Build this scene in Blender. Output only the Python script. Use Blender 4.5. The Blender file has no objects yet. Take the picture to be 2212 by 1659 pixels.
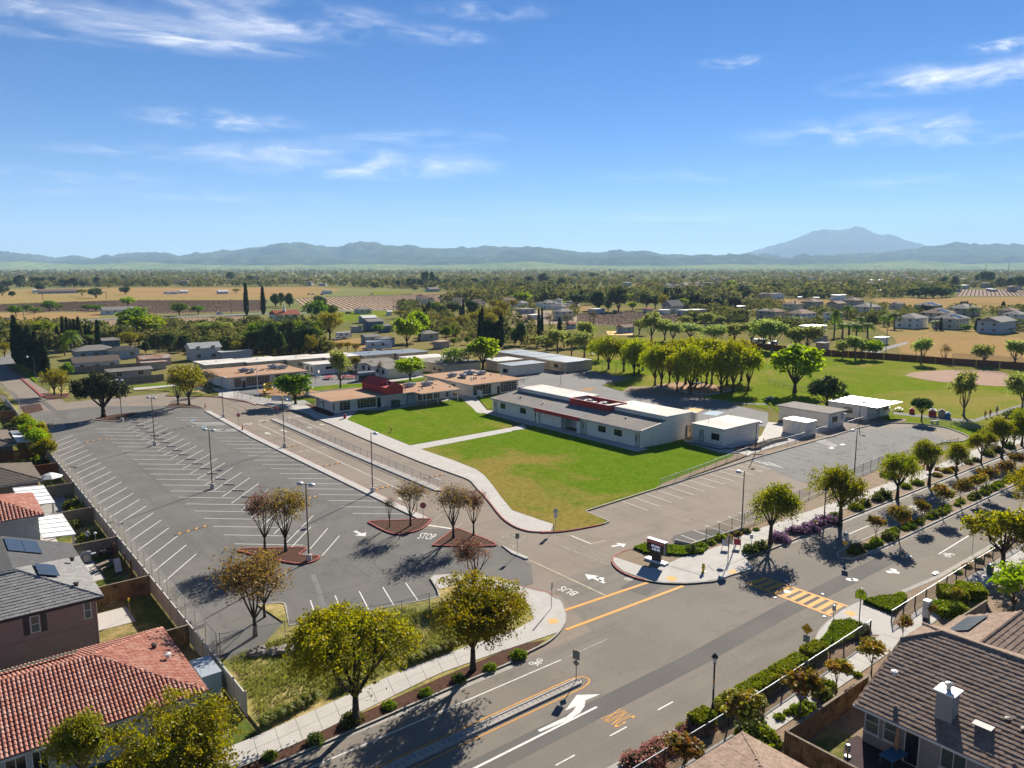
import bpy,math,random
import numpy as np
from mathutils import Vector,Matrix
from mathutils.geometry import tessellate_polygon

# ------------------------------------------------------------------ camera, sky, sun, exposure
scene = bpy.context.scene
R = math.radians
HAZE = 6.0e-5
CAM_H = 32.0                      # drone height over the street, metres
FOC = 1640.0                      # focal length in units of a 2212 wide picture
PITCH = math.atan(254.5 / FOC)
YAW = R(38.6)                     # the street runs along +X, the school aisle along +Y
cam_data = bpy.data.cameras.new('camera');cam = bpy.data.objects.new('camera',cam_data)
scene.collection.objects.link(cam);scene.camera = cam
cam_data.sensor_width = 36.0;cam_data.sensor_fit = 'HORIZONTAL'
cam_data.lens = 36.0 * FOC / 2212.0
cam_data.clip_start = 0.5;cam_data.clip_end = 120000.0
cam.location = (0,0,CAM_H);cam.rotation_euler = (R(90) - PITCH,0,-YAW)

SUN_AZ = R(28.4);SUN_EL = R(28.0)           # azimuth from +X towards +Y
sun_dir = Vector((math.cos(SUN_AZ) * math.cos(SUN_EL),math.sin(SUN_AZ) * math.cos(SUN_EL),math.sin(SUN_EL)))
sd = bpy.data.lights.new('sun','SUN');sd.energy = 4.9;sd.angle = R(0.53);sd.color = (1.0,0.925,0.80)
so = bpy.data.objects.new('sun',sd);scene.collection.objects.link(so)
so.rotation_euler = (-sun_dir).to_track_quat('-Z','Y').to_euler();so.location = (0,0,200)

scene.view_settings.view_transform = 'Standard';scene.view_settings.look = 'None'
scene.view_settings.exposure = 1.54;scene.view_settings.gamma = 1.0;scene.view_settings.use_curve_mapping = False

world = bpy.data.worlds.new('World');scene.world = world;world.use_nodes = True
world.cycles.sampling_method = 'MANUAL';world.cycles.sample_map_resolution = 512
wt = world.node_tree;wt.nodes.clear()
def wn(t,**k):
    n = wt.nodes.new(t)
    for a,b in k.items(): setattr(n,a,b)
    return n
def wl(a,b): wt.links.new(a,b)
def wmath(op,a,b=None,c=None):
    n = wn('ShaderNodeMath',operation=op)
    for i,x in enumerate((a,b,c)):
        if x is None: continue
        if isinstance(x,(int,float)): n.inputs[i].default_value = x
        else: wl(x,n.inputs[i])
    return n.outputs[0]
sky = wn('ShaderNodeTexSky',sky_type='NISHITA')
sky.sun_disc = False;sky.sun_elevation = SUN_EL;sky.sun_rotation = R(90) - SUN_AZ
sky.altitude = 30.0;sky.air_density = 0.54;sky.dust_density = 0.0;sky.ozone_density = 3.0
hsv = wn('ShaderNodeHueSaturation');hsv.inputs['Saturation'].default_value = 1.32
hsv.inputs['Hue'].default_value = 0.51;hsv.inputs['Value'].default_value = 1.0
wl(sky.outputs[0],hsv.inputs['Color'])
bg = wn('ShaderNodeBackground');bg.inputs['Strength'].default_value = 0.05;tw = wn('ShaderNodeMix',data_type='RGBA',blend_type='MULTIPLY');tw.inputs['Factor'].default_value = 1.0;wl(hsv.outputs[0],tw.inputs['A']);tw.inputs['B'].default_value = (.97,.92,.83,1);wl(tw.outputs['Result'],bg.inputs['Color'])
wo = wn('ShaderNodeOutputWorld');wl(bg.outputs[0],wo.inputs['Surface'])

scene.cycles.max_bounces = 8;scene.cycles.diffuse_bounces = 4;scene.cycles.glossy_bounces = 2
scene.cycles.transmission_bounces = 4;scene.cycles.transparent_max_bounces = 16;scene.cycles.volume_bounces = 0
scene.cycles.use_denoising = True

# ------------------------------------------------------------------ survey: picture point -> place on a level plane
CY_,SY_ = math.cos(YAW),math.sin(YAW)
def w(u,v,z=0.0):
    dx = (u - 1106.0) / FOC;dy = (829.5 - v) / FOC
    fy = math.cos(PITCH) + dy * math.sin(PITCH);fz = -math.sin(PITCH) + dy * math.cos(PITCH)
    k = (z - CAM_H) / fz;x,y = dx * k,fy * k
    return (x * CY_ + y * SY_,-x * SY_ + y * CY_)
ROW = {1: 497.7,2: 829.5,3: 1244.25}
def t(c,r,x,y): return (c * 553 + x * .25,ROW[r] + y * .25)
def W(c,r,x,y,z=0.0): return w(*t(c,r,x,y),z)
def L(c,r,*pts,z=0.0): return [W(c,r,a,b,z) for a,b in pts]
def px_of(x,y,z):
    cx = x * CY_ - y * SY_;cy = x * SY_ + y * CY_;cz = z - CAM_H
    d = cy * math.cos(PITCH) - cz * math.sin(PITCH);up = cy * math.sin(PITCH) + cz * math.cos(PITCH)
    return (1106 + FOC * cx / d,829.5 - FOC * up / d,d)
def fwd(right,forward):          # place by metres right of / ahead of the camera
    return (right * CY_ + forward * SY_,-right * SY_ + forward * CY_)

# ------------------------------------------------------------------ helpers
C = scene.collection
def mesh(name,verts,faces,smooth=False):
    me = bpy.data.meshes.new(name);me.from_pydata([tuple(v) for v in verts],[],faces);me.update()
    if smooth: me.shade_smooth()
    return me
def link(name,me,mat=None,parent=None,loc=None,rz=0.0):
    o = bpy.data.objects.new(name,me);C.objects.link(o)
    if mat is not None:
        if not me.materials: me.materials.append(M(mat))
    if parent is not None: o.parent = parent
    if loc is not None: o.location = loc
    if rz: o.rotation_euler = (0,0,rz)
    return o
def nth(i): return '%d%s' % (i + 1,'th' if 10 <= (i + 1) % 100 <= 20 else {1: 'st',2: 'nd',3: 'rd'}.get((i + 1) % 10,'th'))
def tag(o,label=None,cat=None,group=None,kind=None):
    if label: o['label'] = label
    if cat: o['category'] = cat
    if group: o['group'] = group
    if kind: o['kind'] = kind
    return o
def thing(name,label,cat,loc=(0,0,0),rz=0.0,group=None):
    o = bpy.data.objects.new(name,None);C.objects.link(o);o.empty_display_size = .3
    o.location = loc if len(loc) == 3 else (loc[0],loc[1],0.0);o.rotation_euler = (0,0,rz)
    return tag(o,label,cat,group)
def dup(root,loc=None,rz=None,label=None,sc=None):
    kids = [(c,list(c.children)) for c in root.children]
    r = root.copy();C.objects.link(r)
    if loc is not None: r.location = loc
    if rz is not None: r.rotation_euler = (0,0,rz)
    if sc is not None: r.scale = sc if hasattr(sc,'__len__') else (sc,sc,sc)
    if label: r['label'] = label
    for ch,gk in kids:
        c = ch.copy();C.objects.link(c);c.parent = r
        for g in gk:
            d = g.copy();C.objects.link(d);d.parent = c
    return r
def flat_tris(poly):
    out = []
    for f in tessellate_polygon([[Vector((x,y,0)) for x,y in poly]]):
        p,q,r = (poly[i] for i in f);out.append(tuple(f) if (q[0] - p[0]) * (r[1] - p[1]) - (q[1] - p[1]) * (r[0] - p[0]) > 0 else tuple(f)[::-1])
    return out
class MB:
    def __init__(s): s.v = [];s.f = []
    def add(s,vs,fs):
        b = len(s.v);s.v.extend(vs);s.f.extend([tuple(b + i for i in f) for f in fs]);return s
    def poly(s,pts): return s.add(pts,[tuple(range(len(pts)))])
    def box(s,x0,x1,y0,y1,z0,z1):
        return s.add([(x0,y0,z0),(x1,y0,z0),(x1,y1,z0),(x0,y1,z0),(x0,y0,z1),(x1,y0,z1),(x1,y1,z1),(x0,y1,z1)],
                     [(0,3,2,1),(4,5,6,7),(0,1,5,4),(1,2,6,5),(2,3,7,6),(3,0,4,7)])
    def cbox(s,cx,cy,z0,sx,sy,sz,a=0.0):
        c,n = math.cos(a),math.sin(a);vs = []
        for z in (z0,z0 + sz):
            for dx,dy in ((-1,-1),(1,-1),(1,1),(-1,1)):
                x,y = dx * sx / 2,dy * sy / 2;vs.append((cx + x * c - y * n,cy + x * n + y * c,z))
        return s.add(vs,[(0,3,2,1),(4,5,6,7),(0,1,5,4),(1,2,6,5),(2,3,7,6),(3,0,4,7)])
    def prism(s,poly,z0,z1):
        if sum(a[0] * b[1] - b[0] * a[1] for a,b in zip(poly,poly[1:] + poly[:1])) < 0: poly = poly[::-1]
        poly = [p for i,p in enumerate(poly) if math.dist(p,poly[i - 1]) > .004]
        n = len(poly);vs = [(x,y,z1) for x,y in poly] + [(x,y,z0) for x,y in poly]
        return s.add(vs,flat_tris([(x,y) for x,y in poly]) + [(i,i + n,(i + 1) % n + n,(i + 1) % n) for i in range(n)])
    def tube(s,p0,p1,r0,r1=None,n=6,cap=True):
        r1 = r0 if r1 is None else r1;p0,p1 = Vector(p0),Vector(p1);d = (p1 - p0)
        if d.length < 1e-6: return s
        d.normalize();a = d.orthogonal().normalized();b = d.cross(a);vs = []
        for p,r in ((p0,r0),(p1,r1)):
            for i in range(n):
                q = 2 * math.pi * i / n;vs.append(tuple(p + a * (math.cos(q) * r) + b * (math.sin(q) * r)))
        fs = [(i,(i + 1) % n,(i + 1) % n + n,i + n) for i in range(n)]
        if cap: fs += [tuple(range(n))[::-1],tuple(range(n,2 * n))]
        return s.add(vs,fs)
    def path(s,pts,rs,n=6):
        for i in range(len(pts) - 1): s.tube(pts[i],pts[i + 1],rs[i],rs[i + 1],n,cap=True)
        return s
    def lathe(s,prof,x=0,y=0,n=10):
        vs = []
        for r,z in prof:
            for i in range(n): q = 2 * math.pi * i / n;vs.append((x + r * math.cos(q),y + r * math.sin(q),z))
        fs = [(k * n + i,k * n + (i + 1) % n,(k + 1) * n + (i + 1) % n,(k + 1) * n + i) for k in range(len(prof) - 1) for i in range(n)]
        fs += [tuple(range(n))[::-1],tuple(range((len(prof) - 1) * n,len(prof) * n))]
        return s.add(vs,fs)
    def build(s,name,mat,parent=None,smooth=False,**k):
        return link(name,mesh(name,s.v,s.f,smooth),mat,parent,**k)
def ribbon(pts,wd,z0,z1,side=1,closed=False):
    """a kerb-like bar of width wd laid along pts (offset to one side)"""
    n = len(pts);off = []
    for i in range(n):
        a = pts[(i - 1) % n] if (closed or i > 0) else pts[i];b = pts[(i + 1) % n] if (closed or i < n - 1) else pts[i]
        dx,dy = b[0] - a[0],b[1] - a[1];l = math.hypot(dx,dy) or 1
        off.append((pts[i][0] - dy / l * wd * side,pts[i][1] + dx / l * wd * side))
    m = MB();rng = range(n if closed else n - 1)
    vs = [];
    for i in range(n): vs += [(*pts[i],z0),(*pts[i],z1),(*off[i],z1),(*off[i],z0)]
    fs = []
    for i in rng:
        a,b = 4 * i,4 * ((i + 1) % n)
        fs += [(a,b,b + 1,a + 1),(a + 1,b + 1,b + 2,a + 2),(a + 2,b + 2,b + 3,a + 3)]
    if not closed: fs += [(0,1,2,3),tuple(4 * (n - 1) + k for k in (3,2,1,0))]
    return m.add(vs,fs)
def curve_pts(pts,k=4):
    out = []
    n = len(pts)
    for i in range(n - 1):
        p0,p1,p2,p3 = pts[max(i - 1,0)],pts[i],pts[i + 1],pts[min(i + 2,n - 1)]
        for j in range(k):
            s = j / k
            out.append(tuple(.5 * (2 * p1[q] + (p2[q] - p0[q]) * s + (2 * p0[q] - 5 * p1[q] + 4 * p2[q] - p3[q]) * s * s + (3 * p1[q] - p0[q] - 3 * p2[q] + p3[q]) * s ** 3) for q in (0,1)))
    return out + [tuple(pts[-1])]
def inside(x,y,poly):
    c = False;j = len(poly) - 1
    for i in range(len(poly)):
        xi,yi = poly[i];xj,yj = poly[j]
        if (yi > y) != (yj > y) and x < (xj - xi) * (y - yi) / (yj - yi) + xi: c = not c
        j = i
    return c

# ------------------------------------------------------------------ materials
MATS = {}
def M(name): return MATS[name]
def newmat(name):
    m = bpy.data.materials.new(name);m.use_nodes = True;nt = m.node_tree
    MATS[name] = m;bs = nt.nodes['Principled BSDF'];return m,nt,bs
def nd(nt,ty,**k):
    n = nt.nodes.new(ty)
    for a,b in k.items(): setattr(n,a,b)
    return n
def noise(nt,vec,scale,detail=4,rough=.55,dist=0.0):
    n = nd(nt,'ShaderNodeTexNoise');n.inputs['Scale'].default_value = scale;n.inputs['Detail'].default_value = detail
    n.inputs['Roughness'].default_value = rough;n.inputs['Distortion'].default_value = dist
    if vec is not None: nt.links.new(vec,n.inputs['Vector'])
    return n.outputs['Fac']
def rng_(nt,x,lo,hi,a=0.0,b=1.0):
    n = nd(nt,'ShaderNodeMapRange',interpolation_type='SMOOTHSTEP');nt.links.new(x,n.inputs[0])
    for i,q in enumerate((lo,hi,a,b)): n.inputs[i + 1].default_value = q
    return n.outputs[0]
def mixc(nt,f,a,b):
    n = nd(nt,'ShaderNodeMix',data_type='RGBA')
    if isinstance(f,float): n.inputs['Factor'].default_value = f
    else: nt.links.new(f,n.inputs['Factor'])
    for s,q in (('A',a),('B',b)):
        if isinstance(q,tuple): n.inputs[s].default_value = (*q,1)
        else: nt.links.new(q,n.inputs[s])
    return n.outputs['Result']
def pos(nt,obj=False):
    if obj: return nd(nt,'ShaderNodeTexCoord').outputs['Object']
    return nd(nt,'ShaderNodeNewGeometry').outputs['Position']
def mapped(nt,v,scale,rot=0.0):
    n = nd(nt,'ShaderNodeMapping');nt.links.new(v,n.inputs[0]);n.inputs['Scale'].default_value = scale;n.inputs['Rotation'].default_value = (0,0,rot);return n.outputs[0]
def bump(nt,bs,h,strength=.3,dist=.02):
    b = nd(nt,'ShaderNodeBump');b.inputs['Strength'].default_value = strength;b.inputs['Distance'].default_value = dist
    nt.links.new(h,b.inputs['Height']);nt.links.new(b.outputs[0],bs.inputs['Normal'])
def mat(name,c,c2=None,scale=1.5,rough=.8,fine=None,metal=0.0,bmp=0.0,bscale=20.0,spec=.3,obj=False,c3=None,s3=.12,lo=.35,hi=.65):
    """plain procedural: two tones by noise, an optional third by a broad noise, fine relief"""
    m,nt,bs = newmat(name);v = pos(nt,obj);K_ = .78
    c2 = tuple(x * K_ for x in (c2 or tuple(x * .86 for x in c)));c = tuple(x * K_ for x in c);c3 = c3 and tuple(x * K_ for x in c3)
    col = mixc(nt,rng_(nt,noise(nt,v,scale,5,.6),lo,hi),c,c2)
    if c3: col = mixc(nt,rng_(nt,noise(nt,v,s3,3,.5),.42,.66),col,c3)
    if fine:
        f = noise(nt,v,fine,2,.7);col2 = nd(nt,'ShaderNodeHueSaturation');nt.links.new(col,col2.inputs['Color'])
        nt.links.new(rng_(nt,f,.25,.75,.82,1.18),col2.inputs['Value']);col = col2.outputs[0]
    nt.links.new(col,bs.inputs['Base Color']);bs.inputs['Roughness'].default_value = rough
    bs.inputs['Metallic'].default_value = metal;bs.inputs['Specular IOR Level'].default_value = spec if rough < .7 else .06
    if bmp: bump(nt,bs,noise(nt,v,bscale,4,.7),bmp)
    return m
def asphalt(name,c,c2,patch,crack=.0,streak=0.0):
    m,nt,bs = newmat(name);v = pos(nt)
    col = mixc(nt,rng_(nt,noise(nt,v,.16,4,.6),.38,.66),c,c2)
    col = mixc(nt,rng_(nt,noise(nt,mapped(nt,v,(.05,.6,1)),1.0,3,.6),.52,.74,0,.55),col,patch)
    if streak: col = mixc(nt,rng_(nt,noise(nt,mapped(nt,v,(.6,.05,1)),1.0,3,.6),.50,.70,0,streak),col,patch)
    # oil spots, small stains
    col = mixc(nt,rng_(nt,noise(nt,v,1.1,2,.5),.68,.80,0,.35),col,tuple(x * .55 for x in c))
    if crack:
        vo = nd(nt,'ShaderNodeTexVoronoi',feature='DISTANCE_TO_EDGE');vo.inputs['Scale'].default_value = .11
        nv = nd(nt,'ShaderNodeVectorMath',operation='ADD');nt.links.new(v,nv.inputs[0])
        nz = nd(nt,'ShaderNodeTexNoise');nz.inputs['Scale'].default_value = .5;nt.links.new(v,nz.inputs['Vector'])
        sc = nd(nt,'ShaderNodeVectorMath',operation='SCALE');sc.inputs['Scale'].default_value = 5.0
        nt.links.new(nz.outputs['Color'],sc.inputs[0]);nt.links.new(sc.outputs[0],nv.inputs[1]);nt.links.new(nv.outputs[0],vo.inputs['Vector'])
        col = mixc(nt,rng_(nt,vo.outputs['Distance'],.004,.012,crack,0),col,tuple(x * .42 for x in c))
    h = nd(nt,'ShaderNodeHueSaturation');nt.links.new(col,h.inputs['Color'])
    nt.links.new(rng_(nt,noise(nt,v,9.0,3,.8),.2,.8,.86,1.14),h.inputs['Value'])
    nt.links.new(h.outputs[0],bs.inputs['Base Color']);bs.inputs['Roughness'].default_value = .95;bs.inputs['Specular IOR Level'].default_value = .06
    bump(nt,bs,noise(nt,v,30,3,.8),.25)
    return m
def leafmat(name,c,c2,warm=None,trans=.45,var=.5,tval=1.0,gloss=.014):
    """leaf colours vary by leaf clump (tint attribute) and from tree to tree; leaves pass light"""
    m,nt,bs = newmat(name);nt.nodes.remove(bs);out = nt.nodes['Material Output']
    at = nd(nt,'ShaderNodeAttribute',attribute_name='tint');oi = nd(nt,'ShaderNodeObjectInfo')
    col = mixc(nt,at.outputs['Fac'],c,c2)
    if warm:
        col = mixc(nt,rng_(nt,noise(nt,pos(nt),.9,3,.6),.45,.68),col,warm)
    h = nd(nt,'ShaderNodeHueSaturation');nt.links.new(col,h.inputs['Color'])
    nt.links.new(rng_(nt,oi.outputs['Random'],0,1,.5 - .022 * var,.5 + .022 * var),h.inputs['Hue'])
    nt.links.new(rng_(nt,oi.outputs['Random'],0,1,1 - .22 * var,1 + .22 * var),h.inputs['Value'])
    d = nd(nt,'ShaderNodeBsdfDiffuse');nt.links.new(h.outputs[0],d.inputs[0])
    tr = nd(nt,'ShaderNodeBsdfTranslucent');tb = nd(nt,'ShaderNodeHueSaturation');nt.links.new(h.outputs[0],tb.inputs['Color']);tb.inputs['Value'].default_value = 1.25 * tval;tb.inputs['Saturation'].default_value = 1.1
    nt.links.new(tb.outputs[0],tr.inputs[0])
    mx = nd(nt,'ShaderNodeMixShader');mx.inputs[0].default_value = trans;nt.links.new(d.outputs[0],mx.inputs[1]);nt.links.new(tr.outputs[0],mx.inputs[2])
    gl = nd(nt,'ShaderNodeBsdfGlossy');gl.inputs['Roughness'].default_value = .45;gl.inputs[0].default_value = (.8,.8,.75,1)
    m2 = nd(nt,'ShaderNodeMixShader');m2.inputs[0].default_value = gloss;nt.links.new(mx.outputs[0],m2.inputs[1]);nt.links.new(gl.outputs[0],m2.inputs[2])
    nt.links.new(m2.outputs[0],out.inputs[0]);return m
def netmat(name,c,alpha,rough=.5,metal=.4):
    m,nt,bs = newmat(name);out = nt.nodes['Material Output'];bs.inputs['Base Color'].default_value = (*c,1)
    bs.inputs['Roughness'].default_value = rough;bs.inputs['Metallic'].default_value = metal
    tr = nd(nt,'ShaderNodeBsdfTransparent');mx = nd(nt,'ShaderNodeMixShader');mx.inputs[0].default_value = alpha
    nt.links.new(tr.outputs[0],mx.inputs[1]);nt.links.new(bs.outputs[0],mx.inputs[2]);nt.links.new(mx.outputs[0],out.inputs[0]);return m
def glow(name,c,k):
    m,nt,bs = newmat(name);bs.inputs['Base Color'].default_value = (*c,1);bs.inputs['Emission Color'].default_value = (*c,1);bs.inputs['Emission Strength'].default_value = k

asphalt('asphalt_brown',(.215,.180,.146),(.190,.160,.131),(.150,.130,.110),crack=.3,streak=.35)
asphalt('asphalt_dark',(.120,.116,.109),(.140,.133,.122),(.098,.095,.090),crack=.3,streak=.45)
asphalt('asphalt_road',(.180,.158,.134),(.158,.141,.122),(.130,.118,.106),crack=.18)
asphalt('asphalt_patch',(.105,.099,.092),(.122,.114,.104),(.090,.086,.081))
asphalt('asphalt_grey',(.165,.160,.153),(.145,.142,.138),(.125,.122,.120),crack=.95)
asphalt('asphalt_far',(.17,.165,.16),(.15,.147,.142),(.13,.128,.125))
mat('concrete',(.52,.49,.455),(.45,.425,.395),scale=.6,rough=.9,fine=14,bmp=.15,bscale=40,c3=(.48,.455,.42),s3=.2)
mat('concrete_old',(.40,.385,.36),(.32,.31,.295),scale=.9,rough=.9,fine=12,bmp=.2,c3=(.36,.335,.31),s3=.3)
mat('kerb_concrete',(.43,.40,.365),(.35,.33,.30),scale=1.2,rough=.9,fine=14)
mat('kerb_red',(.34,.085,.075),(.42,.22,.19),scale=2.5,rough=.75,fine=10,lo=.45,hi=.75)
mat('kerb_yellow',(.62,.36,.11),(.5,.36,.2),scale=2.5,rough=.75,fine=10)
mat('paint_white',(.72,.71,.67),(.50,.48,.45),scale=2.2,rough=.7,fine=12,lo=.45,hi=.8)
mat('paint_worn',(.46,.44,.40),(.27,.25,.22),scale=1.4,rough=.8,fine=12,lo=.35,hi=.7)
mat('paint_yellow',(.70,.33,.07),(.52,.28,.10),scale=2.0,rough=.7,fine=12,lo=.45,hi=.8)
mat('paint_cream',(.62,.54,.36),(.42,.37,.28),scale=2.0,rough=.75,fine=10)
mat('paint_blue',(.16,.30,.42),(.30,.36,.40),scale=3.0,rough=.75)
mat('tactile',(.72,.43,.15),(.62,.38,.15),scale=3,rough=.8,fine=20)
mat('bark_mulch',(.105,.052,.034),(.070,.036,.026),scale=4,rough=.95,fine=9,bmp=.8,bscale=9)
mat('dirt',(.30,.215,.145),(.22,.155,.105),scale=.7,rough=.95,fine=6,bmp=.5,bscale=6,c3=(.26,.20,.14))
mat('playground_bark',(.40,.23,.12),(.30,.17,.09),scale=2,rough=.95,fine=4,bmp=.5)
mat('infield',(.33,.20,.135),(.28,.17,.118),scale=.2,rough=.95,fine=3)
mat('steel',(.42,.43,.44),(.34,.35,.36),scale=4,rough=.45,metal=.7)
mat('pole_dark',(.030,.027,.034),(.042,.036,.040),scale=4,rough=.5)
mat('pole_brown',(.10,.072,.055),(.075,.055,.045),scale=3,rough=.6)
mat('black',(.012,.012,.013),(.018,.018,.018),rough=.5)
mat('white_paint',(.80,.80,.78),(.72,.72,.70),scale=1.0,rough=.55)
mat('off_white',(.66,.64,.60),(.58,.56,.52),scale=1.0,rough=.7)
mat('red_metal',(.50,.055,.048),(.44,.05,.044),scale=.8,rough=.55)
mat('sign_back',(.23,.215,.19),(.20,.19,.17),rough=.6)
mat('sign_white',(.62,.64,.63),(.56,.58,.57),rough=.5)
mat('sign_red',(.50,.045,.05),(.42,.05,.05),rough=.5)
mat('sign_yellow',(.9,.46,.02),(.8,.42,.02),rough=.45)
mat('sign_lime',(.85,1.0,.02),(.8,.95,.02),rough=.45)
mat('sign_pale',(.34,.40,.33),(.30,.36,.29),rough=.55)
mat('hydrant_yellow',(.75,.50,.02),(.66,.43,.02),rough=.45)
mat('rock',(.33,.29,.255),(.22,.19,.17),scale=2.5,rough=.9,fine=8,bmp=.6,bscale=5)
netmat('chain_mesh',(.46,.48,.49),.20)
netmat('chain_mesh_white',(.62,.64,.65),.34)
netmat('chain_mesh_dark',(.05,.05,.055),.28,metal=.1)
netmat('railing_mesh',(.03,.025,.035),.36,metal=.1)
def lawn(name,g1,g2,dry,dl=.5,dh=.72,s=.07,grad=None):
    m,nt,bs = newmat(name);v = pos(nt)
    col = mixc(nt,rng_(nt,noise(nt,v,.35,5,.65),.35,.65),g1,g2)
    dn = noise(nt,v,s,5,.62,.8)
    if grad:        # the turf dries out away from the sprinklers by the building
        sp = nd(nt,'ShaderNodeSeparateXYZ');nt.links.new(v,sp.inputs[0]);ad_ = nd(nt,'ShaderNodeMath',operation='ADD');nt.links.new(dn,ad_.inputs[0]);nt.links.new(rng_(nt,sp.outputs[0],grad[0],grad[1],grad[2],grad[3]),ad_.inputs[1]);dn = ad_.outputs[0]
    col = mixc(nt,rng_(nt,dn,dl,dh),col,dry)
    col = mixc(nt,rng_(nt,noise(nt,v,.9,4,.7),.55,.75,0,.5),col,tuple(x * .72 for x in g1))
    h = nd(nt,'ShaderNodeHueSaturation');nt.links.new(col,h.inputs['Color'])
    nt.links.new(rng_(nt,noise(nt,v,1.6,6,.85),.3,.7,.70,1.30),h.inputs['Value'])
    nt.links.new(h.outputs[0],bs.inputs['Base Color']);bs.inputs['Roughness'].default_value = 1.0;bs.inputs['Specular IOR Level'].default_value = 0.0
    bump(nt,bs,noise(nt,v,7,4,.8),.7,.08)
lawn('lawn',(.080,.140,.009),(.100,.152,.012),(.195,.155,.040),.47,.70,.06,(70,93,.13,-.12))
lawn('lawn_green',(.085,.145,.010),(.115,.160,.014),(.195,.165,.04),.47,.74,.06)
lawn('field_grass',(.105,.155,.014),(.140,.170,.019),(.21,.18,.05),.43,.70,.035)
lawn('yard_grass',(.07,.10,.022),(.11,.12,.03),(.26,.20,.09),.44,.66,.2)
lawn('rough_grass',(.13,.15,.035),(.21,.19,.06),(.35,.27,.12),.40,.66,.16)
lawn('ground_cover',(.06,.12,.018),(.09,.15,.022),(.10,.13,.03),.5,.8,.6)
lawn('dry_field',(.30,.195,.090),(.255,.17,.080),(.19,.15,.06),.50,.74,.012)
lawn('pasture',(.215,.17,.066),(.27,.195,.085),(.29,.20,.095),.46,.70,.012)
leafmat('leaf_street',(.065,.088,.010),(.245,.22,.014),warm=(.26,.20,.012),trans=.55)
leafmat('leaf_street_green',(.075,.105,.012),(.21,.225,.018),warm=(.235,.205,.014),trans=.55)
leafmat('leaf_sparse',(.20,.135,.036),(.30,.215,.045),warm=(.17,.105,.036),trans=.4)
leafmat('leaf_red',(.23,.105,.055),(.27,.145,.07),warm=(.20,.10,.055),trans=.4)
leafmat('leaf_spring',(.13,.22,.010),(.25,.31,.016),trans=.55)
leafmat('leaf_park',(.15,.185,.014),(.27,.265,.022),trans=.5,var=.9)
leafmat('leaf_pale',(.17,.215,.050),(.26,.29,.075),trans=.5,var=.8)
leafmat('leaf_mid',(.075,.14,.013),(.15,.21,.02),trans=.42,var=.8)
leafmat('leaf_dark',(.030,.056,.018),(.068,.098,.028),trans=.32,var=.7)
leafmat('leaf_oak',(.020,.026,.012),(.042,.046,.020),trans=.2)
leafmat('leaf_olive',(.13,.12,.018),(.24,.195,.025),trans=.4)
leafmat('leaf_cypress',(.018,.036,.015),(.038,.062,.022),trans=.2,var=.4)
leafmat('leaf_hedge',(.12,.165,.010),(.26,.28,.014),trans=.35)
leafmat('leaf_cover',(.10,.16,.012),(.18,.215,.018),trans=.35)
leafmat('leaf_shrub',(.065,.088,.020),(.14,.145,.03),trans=.35,var=1.0)
leafmat('leaf_crape',(.18,.11,.022),(.16,.165,.020),warm=(.25,.115,.028),trans=.42,var=.8)
leafmat('flower_pink',(.40,.15,.17),(.20,.13,.07),trans=.35)
leafmat('flower_purple',(.20,.10,.22),(.12,.09,.10),trans=.35)
leafmat('leaf_grass',(.13,.17,.03),(.26,.24,.07),trans=.45)
leafmat('leaf_far',(.065,.095,.028),(.22,.225,.065),trans=.3,var=1.0,gloss=0.0)
mat('bark',(.085,.066,.052),(.060,.047,.038),scale=6,rough=.95,bmp=.5)
mat('bark_grey',(.16,.14,.12),(.12,.105,.09),scale=6,rough=.95,bmp=.5)
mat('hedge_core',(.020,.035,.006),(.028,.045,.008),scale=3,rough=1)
# ------------------------------------------------------------------ ground, roads, lawns, kerbs
def sheet(name,poly,z,m,kind='structure',parent=None):
    if sum(a[0] * b[1] - b[0] * a[1] for a,b in zip(poly,poly[1:] + poly[:1])) < 0: poly = poly[::-1]
    o = MB().poly([(x,y,z) for x,y in poly]).build(name,m,parent)
    if kind and parent is None: o['kind'] = kind
    return o
def raised(name,poly,z1,m,z0=-.02,kind='structure',parent=None):
    o = MB().prism(list(poly),z0,z1).build(name,m,parent)
    if kind and parent is None: o['kind'] = kind
    return o
def kerb(pts,m='kerb_concrete',wd=.16,z1=.14,side=1,closed=False,parent=None):
    o = ribbon(pts,wd,-.02,z1,side,closed).build('kerb',m,parent)
    if parent is None: o['kind'] = 'structure'
    return o

# base land sheet: reaches past the hills
m,nt,bs = newmat('land');v = pos(nt)
col = mixc(nt,rng_(nt,noise(nt,v,.006,5,.6),.40,.62),(.175,.145,.058),(.105,.115,.038))
col = mixc(nt,rng_(nt,noise(nt,v,.0012,4,.6),.45,.60),col,(.17,.18,.075))
col = mixc(nt,rng_(nt,noise(nt,v,.05,4,.6),.52,.75,0,.6),col,(.12,.13,.05))
col = mixc(nt,rng_(nt,noise(nt,v,.6,4,.7),.45,.75,0,.4),col,(.22,.18,.10))
nt.links.new(col,bs.inputs['Base Color']);bs.inputs['Roughness'].default_value = 1.0;bs.inputs['Specular IOR Level'].default_value = 0.0
land = sheet('ground',[fwd(-23000,-2000),fwd(23000,-2000),fwd(23000,27000),fwd(-23000,27000)],-.035,'land')

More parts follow.
